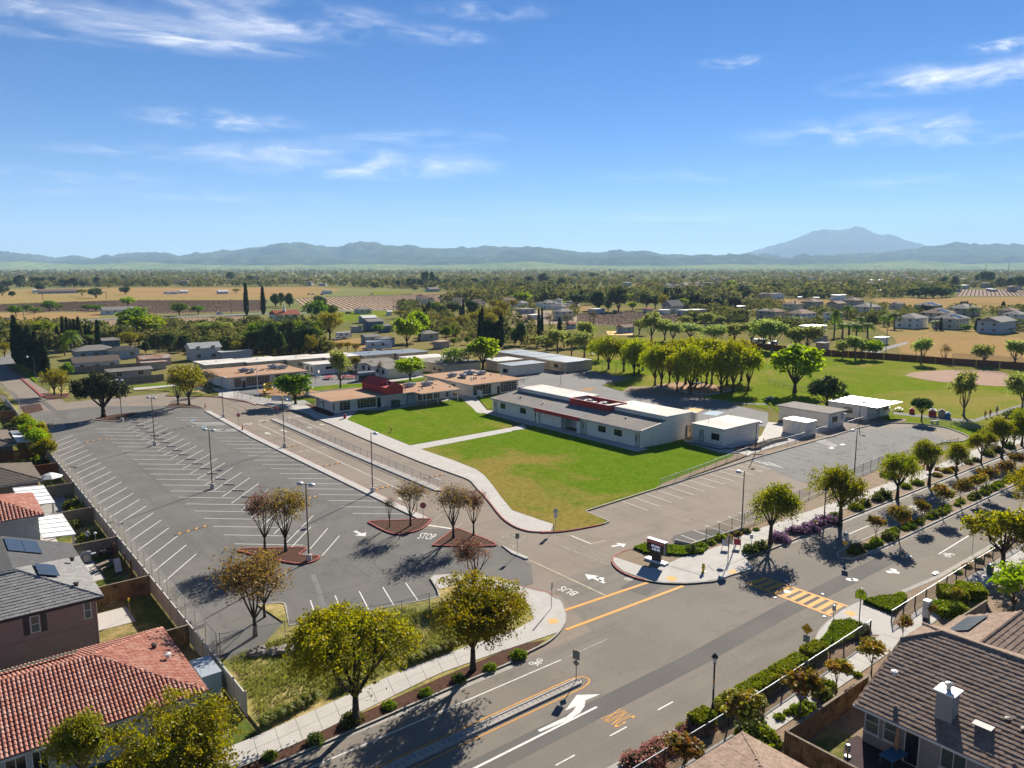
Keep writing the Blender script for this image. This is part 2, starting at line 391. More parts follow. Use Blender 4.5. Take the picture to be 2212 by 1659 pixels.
# the whole paved school corner lies on one asphalt sheet; greens and walks are raised over it
AS = sheet('asphalt_pavement',[(17.3,42),(69,42),(69,47),(178,47),(178,78),(150,80),(66,80),(66,205),(28,205),(24,300),(2,420),(-14,420),(9,300),(16.9,215)],-.012,'asphalt_brown')
street = sheet('street',[(-60,31),(420,31),(420,46.2),(69,46.2),(66,50),(56.5,55),(49,55),(45,45),(-60,45)],-.004,'asphalt_road')
lot = sheet('parking_lot',L(0,2,(190,240),(430,235),(880,190),(1420,190),(1740,205)) + [(48.8,138),(48.8,80.2),(46.0,78),(51,74.5),(51.5,68.5),(50.5,60),(47.5,56),(17.4,57),(17.4,150)],0.0,'asphalt_dark')
sheet('pavement_patch',[(108,71.6),(146,72.4),(158,66),(146,53.5),(104,53.0),(103,60)],.001,'asphalt_grey')
sheet('pavement_patch',L(2,2,(1370,1345),(1400,1310),(1560,1265),(1790,1255),(1990,1280),(1545,1405),(1420,1400)),.003,'asphalt_patch')
# the dark resurfaced trench along the street, patches at the junction
sheet('pavement_patch',[(-40,35.2),(48,35.2),(62,35.6),(82,35.6),(82,37.6),(62,37.6),(48,37.1),(-40,37.1)],.001,'asphalt_patch')
sheet('pavement_patch',L(2,3,(935,100),(1065,20),(1300,85),(1165,172)),.003,'asphalt_patch')
sheet('pavement_patch',[(56.5,47.0),(50.5,46.4),(49.8,44.6),(46.5,43),(48,37.1),(62,37.6),(65,40),(66,46.2)],-.0005,'asphalt_road')
def TP(*q): return [W(*a) for a in q]

# ---- left front verge: rough grass slope, walk, planting strip
kl = [(-60,44.55),(0,44.6),(16.4,44.6),(30,45.0),(36,45.05)] + curve_pts(L(2,3,(0,735),(200,640),(330,570),(425,480),(467,400),(462,320),(420,220),(300,150),(30,85)),3)
far_edge = L(1,3,(2190,40),(1960,0),(1720,-15),(1540,0),(1500,25),(1560,120),(1580,190),(1500,210),(285,440),(245,260),(180,240),(20,258)) + [(24.2,63.5),(19.2,58.6),(17.3,60.8),(16.6,60.8),(16.6,46),(-60,46)]
verge = raised('verge',kl + far_edge,.10,'rough_grass')
kerb(kl,parent=verge,z1=.135)
kerb(L(1,3,(1580,190),(1500,210),(285,440),(250,275),(240,250),(200,240),(20,258)),parent=verge,side=-1)
raised('gutter',[(-60,44.0),(36,44.5),(36,45.0),(30,44.95),(16.4,44.55),(-60,44.5)],.006,'kerb_concrete',parent=verge)
# mulch strip between walk and kerb
raised('planting_strip',[(-60,44.75),(16,44.8),(30,45.2),(37.8,45.3),(40.5,46.2),(38.2,47.0),(30.2,46.75),(17.5,45.9),(-60,45.2)],.118,'bark_mulch',parent=verge)
def slab_walk(name,A,B,n,cols,m,z=.13,parent=None,label=None,th=.14):
    """two edge lines -> n x cols slabs, each a piece of its own"""
    root = MB().prism([*A,*B[::-1]],z - th,z - .03).build(name,'concrete_old',parent)
    if parent is None: root['kind'] = 'structure'
    def along(Ls,s):
        d = [0]
        for a,b in zip(Ls,Ls[1:]): d.append(d[-1] + math.dist(a,b))
        q = s * d[-1]
        for i in range(len(Ls) - 1):
            if q <= d[i + 1] + 1e-9:
                f = (q - d[i]) / max(d[i + 1] - d[i],1e-9);return (Ls[i][0] + (Ls[i + 1][0] - Ls[i][0]) * f,Ls[i][1] + (Ls[i + 1][1] - Ls[i][1]) * f)
        return Ls[-1]
    rnd = random.Random(len(name) + n)
    for i in range(n):
        for j in range(cols):
            g = .018;q = []
            for si,sj in ((i / n,j / cols),((i + 1) / n,j / cols),((i + 1) / n,(j + 1) / cols),(i / n,(j + 1) / cols)):
                a,b = along(A,si),along(B,si);q.append((a[0] + (b[0] - a[0]) * sj,a[1] + (b[1] - a[1]) * sj))
            cx = sum(p[0] for p in q) / 4;cy = sum(p[1] for p in q) / 4
            q = [(p[0] + (cx - p[0]) * g,p[1] + (cy - p[1]) * g) for p in q]
            MB().prism(q,z - .05,z + rnd.uniform(-.004,.006)).build('slab',m,root)
    return root
sw_left = slab_walk('sidewalk',[(-14,48.1),(16,48.3),(28.1,49.5),(39.4,49.4)],[(-14,45.3),(17.6,45.75),(30.2,47.3),(38.4,46.9)],34,2,'concrete',.14)
corner = raised('corner_walk',L(2,3,(0,490),(190,385),(160,310),(105,220),(40,165),(-100,120),(-300,92),(-480,82),(-625,125),(-705,30),(-675,5),(-480,-8),(-200,25),(30,92),(300,158),(415,225),(455,320),(458,400),(418,475),(390,500),(0,630),(-20,640),(-40,500)),.138,'concrete')
kerb(curve_pts(L(2,3,(60,95),(200,125),(300,152),(360,190)),3),'kerb_red',.13,.146,parent=corner)
sheet('tactile_pad',L(2,3,(300,390),(375,375),(415,410),(335,432)),.143,'tactile',parent=corner)
kerb(L(1,3,(1580,190),(1560,120),(1505,30),(1535,2),(1720,-12)),'kerb_concrete',.15,.145,side=-1,parent=corner)

# ---- central lawns and walks
walk_out = curve_pts(L(1,1,(-180,1455),(0,1500),(160,1530),(300,1556),(420,1585),(520,1630)),2) + curve_pts([W(1,2,*q) for q in ((640,350),(1000,505),(1400,670),(1700,780),(1840,835),(1900,900),(2000,1010),(2110,1150),(2212,1228))] + L(2,2,(100,1268),(200,1284),(330,1283)),3)
walk_in = L(2,2,(358,1218),(180,1160),(0,1097)) + L(1,2,(2120,985),(2040,875),(1970,792),(1900,742),(1700,662),(1420,566),(1330,536),(1000,402),(785,310),(880,238))
front_walk = raised('front_walk',walk_out + walk_in + L(1,1,(700,1590),(640,1560),(520,1530),(420,1470),(300,1480),(0,1440),(-180,1400),(-300,1375)),.125,'concrete')
kerb(walk_out[:-8],'kerb_concrete',.17,.132,parent=front_walk)
kerb(walk_out[-18:],'kerb_red',.17,.136,parent=front_walk)
kerb(walk_out[:10],'kerb_red',.18,.137,parent=front_walk)
lawn_u = raised('lawn_upper',L(1,2,(785,312),(880,240),(1060,228),(1400,190),(1760,118),(1870,210),(1905,248),(1990,262),(2212,322),(2212,378),(1330,533),(1000,400)),.12,'lawn_green')
lawn_low = raised('lawn_lower',L(1,2,(1425,566),(2212,414)) + L(2,2,(140,388),(215,355),(560,430),(1140,553),(1260,535),(1480,487),(1500,512),(1780,595),(2010,632),(1300,895),(642,1103),(830,1182),(838,1195),(760,1218),(550,1258),(360,1280),(362,1216),(180,1158),(0,1094)) + L(1,2,(2120,983),(2040,873),(1970,790),(1900,740),(1700,660)),.12,'lawn')
sheet('dirt_edge',L(2,2,(1240,905),(1290,870),(2010,590),(2060,612),(1990,640),(1300,893)),.126,'dirt',parent=lawn_low)
kerb(L(2,2,(2212,610),(1300,893),(642,1103)),'kerb_concrete',.2,.15,side=-1)
kerb(L(2,2,(642,1103),(826,1182),(842,1195),(800,1212)),'kerb_concrete',.17,.14,side=-1,parent=lawn_low)
kerb(curve_pts(L(2,2,(800,1212),(740,1228),(550,1264),(400,1284),(250,1290)),2),'kerb_red',.17,.142,side=-1,parent=lawn_low)
raised('cross_walk_path',L(1,2,(1332,536),(2212,380)) + L(2,2,(100,355),(130,390),(0,409)) + L(1,2,(2212,414),(1425,567)),.128,'concrete')
raised('facade_walk',[(97.2,87.0),(100.2,87.0),(100.2,134.0),(97.4,134.0)],.13,'concrete')
raised('facade_walk',L(1,2,(1760,116),(1790,100),(1880,95),(2005,240),(2050,240),(1940,258),(1905,248),(1870,210)) ,.128,'concrete')
raised('school_terrace',L(1,1,(880,1565),(1020,1545),(1430,1480),(1770,1420),(1860,1400),(1800,1470),(1770,1452),(1400,1518),(1060,1560)),.127,'concrete')
# lawn triangle right of the path
raised('lawn_patch',L(1,1,(1910,1440),(2060,1410),(2180,1400),(2120,1440),(2055,1460),(2050,1540),(2000,1550)),.12,'lawn_green')

# ---- aisle dividers
div1 = raised('aisle_divider',[(48.8,80.6),(50.1,79.6),(50.25,140),(51.4,172.2),(50.2,173.0),(48.95,140)],.135,'concrete')
kerb([(50.1,79.6),(50.25,140),(51.4,172.2)],'kerb_red',.1,.139,parent=div1)
div2 = raised('aisle_island',[(57.25,89.4),(57.9,88.7),(58.6,90.0),(58.85,120),(59.6,154),(58.2,154.6),(57.5,120)],.135,'concrete')
kerb([(58.5,90.2),(58.85,120),(59.6,154)],'kerb_red',.1,.139,parent=div2)
kerb([(57.25,89.4),(57.9,88.7),(58.6,90.0)],'kerb_red',.12,.141,parent=div2)
for k in range(13): MB().box(57.45 + .012 * k * 3,58.7 + .015 * k * 3,93 + 4.9 * k,93.03 + 4.9 * k,.136,.1375).build('joint','concrete_old',div2)
for k in range(18): MB().box(48.95 + .008 * k,50.1 + .012 * k,83.5 + 4.9 * k,83.53 + 4.9 * k,.136,.1375).build('joint','concrete_old',div1)
for k in range(11):
    y = 96 + 5 * k;x0 = 64.7 + (y - 91) * .035
    MB().box(x0,x0 + 4.3,y,y + .03,.126,.1275).build('joint','concrete_old',front_walk)
MB().add([(66.7,91,.127),(66.73,91,.127),(68.6,148,.127),(68.57,148,.127)],[(0,1,2,3)]).build('joint','concrete_old',front_walk)

# ---- planted islands of the parking lot
def island(name,pts,red=True,mulch='bark_mulch',smooth=True,redpart=None):
    if smooth: pts = curve_pts(pts + pts[:1],3)[:-1]
    o = raised(name,pts,.10,mulch)
    if sum(a[0] * b[1] - b[0] * a[1] for a,b in zip(pts,pts[1:] + pts[:1])) < 0: pts = pts[::-1]
    kerb(pts,'kerb_red' if red else 'kerb_concrete',.2,.15,side=1,closed=True,parent=o)
    return o
island('tree_island',L(1,2,(975,1207),(990,1188),(1240,1180),(1490,1170),(1510,1190),(1440,1255),(1330,1292),(1230,1306),(1150,1292),(1060,1252)))
island('tree_island',L(1,2,(1528,1390),(1600,1335),(1690,1270),(1745,1253),(1870,1300),(2010,1352),(2080,1400),(1900,1406),(1560,1404)))
island('tree_island',L(0,2,(2055,1448),(2085,1428)) + L(1,2,(180,1420),(435,1420),(380,1478),(470,1488),(550,1490),(540,1520),(470,1550),(370,1560),(250,1545),(0,1490)))
island('tree_island',L(0,2,(800,312),(930,275),(1205,245),(1150,285),(1065,318),(930,322)),red=False)
island('tree_island',L(0,2,(1430,188),(1480,170),(1600,172),(1735,198),(1725,208),(1580,204),(1450,200)),red=False)
island('tree_island',L(0,1,(355,1412),(450,1412),(590,1420),(585,1440),(500,1456),(420,1458),(380,1440)))
sm = raised('small_median',L(1,2,(2120,1400),(2150,1412)) + L(2,2,(0,1444),(138,1504),(140,1514),(120,1518),(0,1470)),.13,'concrete')

# ---- right planting, sign corner and walk
rk = curve_pts(L(2,2,(1060,1422),(990,1440),(930,1462),(880,1495),(860,1535),(880,1580),(940,1630),(1040,1675)) + L(2,3,(1150,45),(1300,68),(1500,74),(1660,62),(1800,38)) + L(3,2,(-430,1600),(-300,1560),(-150,1498),(0,1446)),2)
rback = [(420,53),(150,52.6),(146,53.4),(122,55.4),(100,54.0),(85,52.6),(70,52.2)] + L(2,2,(1560,1408),(1540,1425),(1415,1412),(1250,1395))
rp = raised('planting_bed',rk + [(88,46.25),(420,46.3)] + rback,.10,'dirt')
n_red = 17
kerb(rk[:n_red],'kerb_red',.17,.142,parent=rp,side=1);kerb(rk[n_red - 1:] + [(88,46.25),(420,46.3)],'kerb_concrete',.17,.142,parent=rp,side=1)
raised('gutter',[(76,45.75),(420,45.8),(420,46.28),(76,46.22)],.006,'kerb_concrete',parent=rp)
sw_right = slab_walk('sidewalk',[(75,51.0),(84,50.9),(105,50.6),(130,50.6),(160,51.4),(200,51.6)],[(75,48.2),(84,48.2),(105,48.35),(130,47.9),(160,47.7),(200,48.0)],40,2,'concrete',.14)
sc_ = raised('sign_corner_walk',L(2,2,(870,1500),(1160,1595),(1260,1600),(1480,1500),(1700,1440),(1990,1340)) + [(75,51.0),(75.0,48.2)] + L(2,2,(2060,1470),(2000,1500),(2040,1540),(2090,1600)) + L(2,3,(1890,0),(1810,32),(1660,54),(1500,66),(1300,60),(1160,38),(1070,8)) + L(2,2,(960,1625),(900,1575),(874,1535)),.132,'concrete')
sheet('tactile_pad',L(2,3,(1320,25),(1385,5),(1435,40),(1380,60)),.137,'tactile',parent=sc_)
sheet('tactile_pad',L(2,2,(1862,1632),(1920,1610),(1950,1632),(1900,1655)),.137,'tactile',parent=sc_)
sheet('paving_band',L(2,2,(1360,1588),(1375,1578),(1640,1655),(1630,1668)),.136,'concrete_old',parent=sc_)
sheet('paving_band',L(2,2,(1680,1580),(1700,1572),(1755,1625),(1738,1630)),.136,'concrete_old',parent=sc_)
for a,b in (((990,1540),(1120,1500)),((1300,1620),(1540,1500)),((1420,1640),(1700,1500)),((1480,1560),(1660,1620)),((1560,1520),(1740,1570)),((1180,1650),(1260,1600)),((1100,1600),(1000,1625))):
    p,q = W(2,2,*a),W(2,2,*b);ribbon([p,q],.03,.128,.1345).build('joint','concrete_old',sc_)
ret = ribbon(L(2,2,(1412,1368),(1545,1402),(1700,1350),(1990,1262)),.25,-.02,.42,-1).build('retaining_wall','kerb_concrete');tag(ret,'low grey concrete retaining wall at the end of the right stalls','wall')
# ---- street median with planting
md = [(80.2,38.8),(79.2,38.95),(78.6,39.6),(78.6,40.2),(79.4,40.75),(81,40.95),(420,40.95),(420,38.65),(90,38.7)]
med = raised('street_median',md,.10,'dirt')
kerb(md[::-1],'kerb_concrete',.2,.15,side=-1,closed=True,parent=med)
raised('gutter',[(82,38.2),(420,38.15),(420,38.63),(82,38.66)],.006,'kerb_concrete',parent=med)
kerb([(81.5,38.72),(80.2,38.78),(79.2,38.93),(78.6,39.6)],'kerb_yellow',.21,.152,side=-1,parent=med)
# ---- narrow median in the near street
m2 = [(-60,39.15),(38.2,39.22),(38.75,39.65),(38.2,40.05),(-60,40.0)]
med2 = raised('narrow_median',m2,.10,'concrete_old')
kerb([(-60,39.17),(38.2,39.24),(38.73,39.65)],'kerb_concrete',.17,.15,side=1,parent=med2);kerb([(-60,39.98),(38.2,40.03),(38.73,39.65)],'kerb_concrete',.17,.15,side=-1,parent=med2)
for k in range(46): MB().box(17 + k * .46,17.03 + k * .46,39.36,39.85,.098,.104).build('joint','bark_mulch',med2)
# ---- near right side: bed, walk, corner
nk = [(-60,31.0),(41,30.95),(51,31.2)] + curve_pts(L(3,3,(240,690),(330,630),(395,570),(425,500),(455,455),(520,395),(620,318),(710,262),(820,218),(905,203),(1010,190)),2) + [(81.3,31.15),(110,31.1),(420,31.1)]
nb = raised('planting_bed',nk + [(420,-40),(-60,-40)],.10,'dirt')
kerb(nk,'kerb_concrete',.5,.12,side=-1,parent=nb)
slab_walk('sidewalk',[(20,28.0),(47,28.1),(64,28.6),(84,28.9),(125,28.9)],[(20,26.3),(47,26.4),(64,26.6),(84,26.8),(125,26.8)],52,1,'concrete',.145)
cw = raised('corner_walk',L(3,3,(520,400),(620,325),(720,265),(790,238),(820,262),(1095,365),(1060,470),(1030,520),(870,520),(880,440),(740,398),(640,385),(540,440),(480,545),(430,600),(400,580),(440,500)),.135,'concrete')
sheet('tactile_pad',L(3,3,(650,330),(705,308),(775,340),(725,362)),.14,'tactile',parent=cw)
# bare soil and gravel beside the far side of the street further on
# ---- yards along the left fence
raised('yard',[(-60,46.0),(16.3,46.0),(16.3,215),(-60,215)],.02,'yard_grass')
raised('patio',[(6,84.5),(13.6,84.5),(13.6,95),(6,95)],.06,'concrete')
raised('patio',[(10.4,72.2),(13.8,72.2),(13.8,76.0),(10.4,76.0)],.06,'concrete')
raised('patio',[(4,97.5),(11.5,97.5),(11.5,108),(4,108)],.06,'concrete')
raised('patio',[(8,111.5),(15,111.5),(15,121),(8,121)],.06,'concrete_old')
raised('fence_strip',[(16.65,61),(17.5,61),(17.5,152),(17.0,216),(16.65,216)],.05,'concrete_old')
# ---- upper left grounds
raised('lawn_patch',L(0,1,(1140,1345),(1430,1322),(1490,1335),(1160,1362)),.1,'lawn_green')
raised('front_walk',L(0,1,(1150,1364),(1500,1335),(1530,1345),(1160,1382)),.1,'concrete')
raised('lawn_patch',L(0,1,(1160,1384),(1500,1350),(1900,1345),(1885,1400),(1895,1425),(1820,1437),(1430,1432),(1470,1395),(1380,1386)),.1,'yard_grass')
kerb(curve_pts(L(0,1,(1430,1434),(1600,1436),(1820,1440),(1950,1452),(2100,1478),(2212,1512)),3),'kerb_red',.2,.13)
raised('forecourt',L(0,1,(1830,1360),(2060,1390),(2080,1430),(2212,1480),(2212,1512),(2100,1476),(1950,1450),(1885,1430),(1895,1400),(1850,1385)),.11,'concrete')
raised('grass_bank',L(0,1,(-60,1300),(0,1315),(165,1510),(240,1640),(60,1640),(60,1430),(-60,1400)),.05,'rough_grass')
raised('cypress_strip',L(0,1,(140,1145),(185,1148),(330,1305),(300,1312)),.12,'lawn_green')
raised('median_strip',L(0,1,(38,1160),(48,1158),(285,1355),(370,1435),(355,1438),(270,1362)),.14,'kerb_red')
raised('side_bed',L(0,2,(175,195),(345,170),(375,225),(215,262)),.1,'bark_mulch')
raised('lawn_patch',L(0,1,(440,1360),(590,1350),(600,1412),(420,1412)),.1,'rough_grass')
raised('pavement',L(0,1,(150,1020),(210,1060),(220,1140),(130,1160),(0,1165),(0,1100)),.0,'asphalt_far')

# ---- school yards behind
raised('play_court',L(0,1,(1960,1385),(2212,1440)) + L(1,1,(200,1400),(420,1420),(520,1380),(910,1330),(900,1280),(1020,1230),(420,1230),(300,1290),(100,1345)) + L(0,1,(2100,1350)),.05,'asphalt_far')
raised('playground',L(1,1,(0,1385),(150,1370),(500,1375),(560,1390),(430,1440),(160,1440),(60,1420)),.08,'playground_bark')
raised('lawn_patch',L(1,1,(430,1360),(700,1335),(960,1322),(940,1360),(520,1390)),.09,'lawn_green')
raised('lawn_patch',L(1,1,(70,1430),(160,1445),(450,1440),(510,1460),(500,1490),(230,1490),(120,1480)),.09,'lawn_green')
raised('lawn_patch',L(1,1,(1180,1310),(1440,1270),(1450,1290),(1230,1330)),.09,'lawn_green')
raised('front_walk',L(1,1,(1130,1300),(1380,1255),(1450,1255),(1440,1275),(1170,1318)),.085,'concrete')
raised('lawn_patch',L(1,1,(1380,1232),(1560,1210),(1600,1225),(1420,1245)),.09,'lawn_green')
raised('mulch_bed',L(1,1,(420,1500),(560,1520),(690,1600),(640,1610),(520,1570)),.14,'bark_mulch')
court = raised('play_court',L(2,1,(-60,1270),(60,1235),(270,1185),(650,1208),(900,1258),(1040,1275),(770,1340),(950,1395),(1300,1420),(1640,1450),(1870,1500),(2212,1575),(2212,1700),(1500,1659),(800,1500),(0,1400)) ,.04,'asphalt_far')
field = raised('playing_field',L(2,1,(640,1215),(690,1150),(640,1060),(520,1010),(700,950),(960,925),(1300,925),(1560,960),(1960,1010)) + L(3,1,(0,1016),(400,1062),(1000,1105),(1600,1155),(2212,1192),(2600,1215),(2700,1560),(2212,1620)) + L(3,2,(2212,350),(1900,385),(1500,375),(1330,350),(1000,300),(700,280),(100,250),(0,180)) + L(2,1,(2212,1545),(1900,1490),(1650,1440),(960,1385),(790,1335),(1045,1272),(910,1252)),.03,'field_grass')
raised('infield',curve_pts(L(3,1,(1180,1255),(1280,1225),(1600,1205),(1800,1206),(2000,1220),(2120,1260),(2130,1300),(2060,1345),(1850,1340),(1600,1320),(1380,1295),(1180,1255)),3),.05,'infield')
raised('path',L(3,1,(2300,1470),(2300,1490),(1990,1590),(1800,1655),(1640,1650),(1080,1590),(1080,1570),(1650,1630),(1780,1635),(2000,1560)),.052,'asphalt_far')
raised('path',L(2,1,(1640,1440),(1900,1485),(2212,1500),(2212,1510),(1880,1500)),.05,'asphalt_far')
raised('bark_area',curve_pts(L(2,1,(1245,1345),(1310,1325),(1600,1315),(1945,1375),(1870,1395),(1700,1425),(1480,1400),(1300,1368),(1245,1345)),2),.06,'playground_bark')
kerb(curve_pts(L(2,1,(1245,1345),(1300,1368),(1480,1400),(1700,1425),(1870,1395),(1945,1375)),2),'paint_blue',.25,.3)
raised('bare_ground',L(2,1,(950,1395),(1010,1350),(1250,1350),(1480,1405),(1690,1430),(1640,1445),(1300,1425)),.045,'dirt')
raised('concrete_yard',L(3,2,(0,330),(250,350),(700,300),(560,380),(430,420),(180,510),(60,545),(-150,610),(-260,560),(-60,450)),.06,'concrete')
raised('garden_walk',L(2,2,(1480,485),(1560,500),(1830,560),(1960,530),(2212,440),(2212,520),(2040,625),(1960,600),(1790,590),(1500,508)),.128,'concrete')
raised('dirt_bank',L(3,2,(-130,610),(60,552),(180,525),(420,470),(560,450),(900,345),(1180,300),(1200,325),(1000,345),(870,360),(730,402),(570,455),(420,492),(0,612)),.1,'dirt')
lk = curve_pts(L(3,2,(720,402),(880,362),(1000,344),(1180,342),(1320,350),(1500,372),(1630,412),(1715,450),(1732,468),(1715,484),(1640,500),(1490,511),(1440,528)),3)
kerb(lk,'kerb_concrete',.22,.16,side=1)
kerb(L(3,2,(720,402),(570,452),(415,492),(0,612)),'kerb_concrete',.2,.15,side=-1)
raised('lawn_patch',lk[8:] + [(150,53.2),(230,53.2),(250,84),(170,88)],.036,'field_grass')

# ------------------------------------------------------------------ painted markings
def stripe(a,b,wd=.11,m='paint_white',z=.006,parent=None):
    dx,dy = b[0] - a[0],b[1] - a[1];l = math.hypot(dx,dy);nx,ny = -dy / l * wd / 2,dx / l * wd / 2
    return MB().poly([(a[0] + nx,a[1] + ny,z),(a[0] - nx,a[1] - ny,z),(b[0] - nx,b[1] - ny,z),(b[0] + nx,b[1] + ny,z)]).build('painted_line',m,parent)
def many(name,p0,p1,ys,m,parent,wd=.11,z=.006):
    me = None
    for y in ys:
        if me is None:
            o = stripe(p0,p1,wd,m,z,parent);o.name = name;me = o.data;o.location = (0,y,0)
        else: link(name,me,None,parent,(0,y,0))
many('stall_line',(18.1,0),(23.05,5.93),[79.9 + 3.7 * k for k in range(22)],'paint_white',lot)
many('stall_line',(27.5,0),(33.6,-5.4),[121.1 + 3.86 * k for k in range(-9,13)],'paint_white',lot)
many('stall_line',(32.4,0),(38.9,7.2),[117.3 + 3.82 * k for k in range(-9,13)],'paint_white',lot)
many('stall_line',(43.4,0),(48.5,-4.4),[102 + 3.55 * k for k in list(range(-4,13)) + [16,17,18,19]],'paint_white',lot)
for a,b in (((38.33,84.5),(33.7,79.3)),((38.3,81.2),(33.9,76.5)),((36.9,86.3),(32.3,81.2))): stripe(a,b,parent=lot)
for k in range(5): stripe((28.1 + 2.33 * k,66.55 - .56 * k),(26.75 + 2.33 * k,61.9 - .6 * k),parent=lot)
for k in range(23):
    x = 69.6 + 2.6 * k;y = 69.0 + (x - 67.7) * .052
    stripe((x,y),(x - .3,y - 4.9),parent=AS,wd=.1,m='paint_worn' if k < 2 or k > 14 else 'paint_white',z=.008)
for k in range(20):
    x = 68.0 + 2.55 * k;y = 55.6 + (x - 68) * .06
    if k > 0: stripe((x,y),(x - .2,y - 3.1),parent=AS,wd=.1,m='paint_white' if k < 8 else 'paint_worn',z=.008)
# hatched spaces
def hatch(a,b,c,d,n,m='paint_white',wd=.1,parent=None,z=.007):
    lerp = lambda p,q,s: (p[0] + (q[0] - p[0]) * s,p[1] + (q[1] - p[1]) * s)
    stripe(a,b,wd,m,z,parent);stripe(d,c,wd,m,z,parent)
    for i in range(n): stripe(lerp(a,b,(i + .2) / n),lerp(d,c,(i + .8) / n),wd,m,z,parent)
hatch(*L(0,2,(1650,333),(1940,330),(1985,350),(1700,352)),12,parent=lot)
hatch(*L(0,2,(1770,390),(2060,388),(2105,408),(1830,410)),12,parent=lot)
hatch(*L(0,2,(330,405),(560,345),(580,375),(390,435)),8,parent=lot)
hatch(*L(2,2,(2090,665),(2212,700),(2340,725),(2212,672)),4,parent=AS,z=.008);hatch(*L(3,2,(415,495),(500,480),(600,530),(540,545)),4,parent=AS,z=.008)
for q in ((1635,312),(1735,368),(500,380),(675,335)): sheet('painted_symbol',L(0,2,(q[0],q[1]),(q[0] + 40,q[1] - 6),(q[0] + 52,q[1] + 4),(q[0] + 12,q[1] + 10)),.007,'paint_blue',parent=lot)
for q in ((640,522),(545,553)): sheet('painted_symbol',L(3,2,(q[0] - 25,q[1]),(q[0] + 5,q[1] - 7),(q[0] + 32,q[1] + 1),(q[0] + 2,q[1] + 9)),.008,'paint_white',parent=AS)
def speedhump(a,b,n,parent):
    rb = ribbon([a,b],.5,-.01,.03,1).build('speed_hump','asphalt_patch',parent)
    for i in range(n):
        s = (i + .3) / n;p = (a[0] + (b[0] - a[0]) * s,a[1] + (b[1] - a[1]) * s);d = ((b[0] - a[0]) / math.dist(a,b),(b[1] - a[1]) / math.dist(a,b))
        MB().poly([(p[0],p[1],.034),(p[0] + d[0] * .35,p[1] + d[1] * .35,.034),(p[0] + d[0] * .75 - d[1] * .48,p[1] + d[1] * .75 + d[0] * .48,.034),(p[0] + d[0] * .4 - d[1] * .48,p[1] + d[1] * .4 + d[0] * .48,.034)]).build('chevron','paint_yellow',rb)
speedhump(W(0,2,725,508),W(0,2,945,470),4,lot);speedhump(W(0,2,1510,395),W(0,2,1700,365),3,lot)
speedhump(W(0,2,1515,1310),W(0,2,1805,1225),4,lot);speedhump(W(1,2,440,1000),W(1,2,535,970),2,lot)
speedhump(W(1,2,265,552),W(1,2,395,525),3,AS);speedhump(W(1,2,585,712),W(1,2,730,685),3,AS);speedhump(W(1,2,1025,918),W(1,2,1160,885),3,AS);speedhump(W(1,2,1455,820),W(1,2,1630,783),4,AS)
# aisle lines
stripe((53.7,92),(54.6,152),.12,'paint_white',.004,AS)
stripe(W(1,2,370,310),W(1,2,630,412),.12,'paint_white',.004,AS)
stripe(W(1,2,680,430),W(1,2,760,470),.1,'paint_worn',.004,AS);stripe(W(1,2,1540,805),W(1,2,1595,828),.12,'paint_white',.004,AS);stripe(W(1,2,1620,838),W(1,2,1680,862),.1,'paint_worn',.004,AS)
for a,b in (((370,586),(455,574)),((520,555),(610,545)),((120,452),(180,445)),((110,362),(200,350)),((880,497),(940,498)),((600,375),(650,372)),((985,882),(1070,870)),((1160,845),(1230,835))): stripe(W(1,2,*a),W(1,2,*b),.35,'paint_worn',.004,AS)
stripe(W(1,2,1488,1220),W(1,2,1690,1250),.35,'paint_white',.006,lot)
stripe(W(1,2,1530,1185),W(1,2,1610,1125),.12,'paint_worn',.004,AS);stripe(W(1,2,1715,1255),W(1,2,1790,1195),.12,'paint_worn',.004,AS)
stripe(W(2,2,510,1310),W(2,2,685,1382),.18,'paint_white',.004,AS);stripe(W(2,2,685,1382),W(2,2,800,1352),.14,'paint_cream',.004,AS)
stripe(W(2,2,360,1372),W(2,2,835,1560),.12,'paint_worn',.004,AS);stripe(W(2,2,540,1375),W(2,2,850,1495),.1,'paint_worn',.004,AS)
stripe(W(2,2,150,1520),W(2,3,805,166),.16,'paint_cream',.004,AS)
hatch(*L(1,2,(2085,1350),(2180,1295),(2330,1310),(2212,1420)),5,'paint_worn',parent=AS,z=.004)
# zebra of thin yellow bars by the school gate
for k in range(9): stripe(W(1,1,5 + 26 * k,1620 + 4 - 7.5 * k),W(1,1,45 + 27 * k,1650 - 8.3 * k),.1,'paint_cream',.004,AS)
for k in range(5): stripe(W(1,1,250 + 27 * k,1590 - 4 * k),W(1,1,330 + 27 * k,1618 - 4 * k),.1,'paint_cream',.004,AS)
# street lines
def dash(x0,x1,y,m='paint_white',wd=.12): return stripe((x0,y),(x1,y),wd,m,.006,street)
dash(-40,37.0,36.35,wd=.2);dash(-40,39.5,43.0,'paint_white',.12);stripe((40,43.0),(45,43.1),.1,'paint_worn',.006,street)
for x in (25.2,30.2,35.2,40.2): dash(x,x + 1.7,33.3)
for yy in (38.85,40.35): stripe((-40,yy),(38.1,yy),.12,'paint_yellow',.006,street)
arc = [(38.1 + 1.2 * math.sin(R(a)),39.6 - .75 * math.cos(R(a))) for a in range(0,181,20)]
ribbon(arc,.12,.0,.006,1).build('painted_line','paint_yellow',street)
stripe(W(2,3,440,302),W(2,3,1195,48),.36,'paint_yellow',.006,street);stripe(W(2,3,465,465),W(2,3,1480,85),.36,'paint_yellow',.006,street)
c1,c2,c3,c4 = W(2,3,1900,20),W(3,3,690,262),W(2,3,1905,80),W(3,3,550,345)
c3 = W(3,3,-200,55);c1 = W(3,3,-60,5)
stripe(c1,c2,.3,'paint_yellow',.006,street);stripe(c3,c4,.3,'paint_yellow',.006,street)
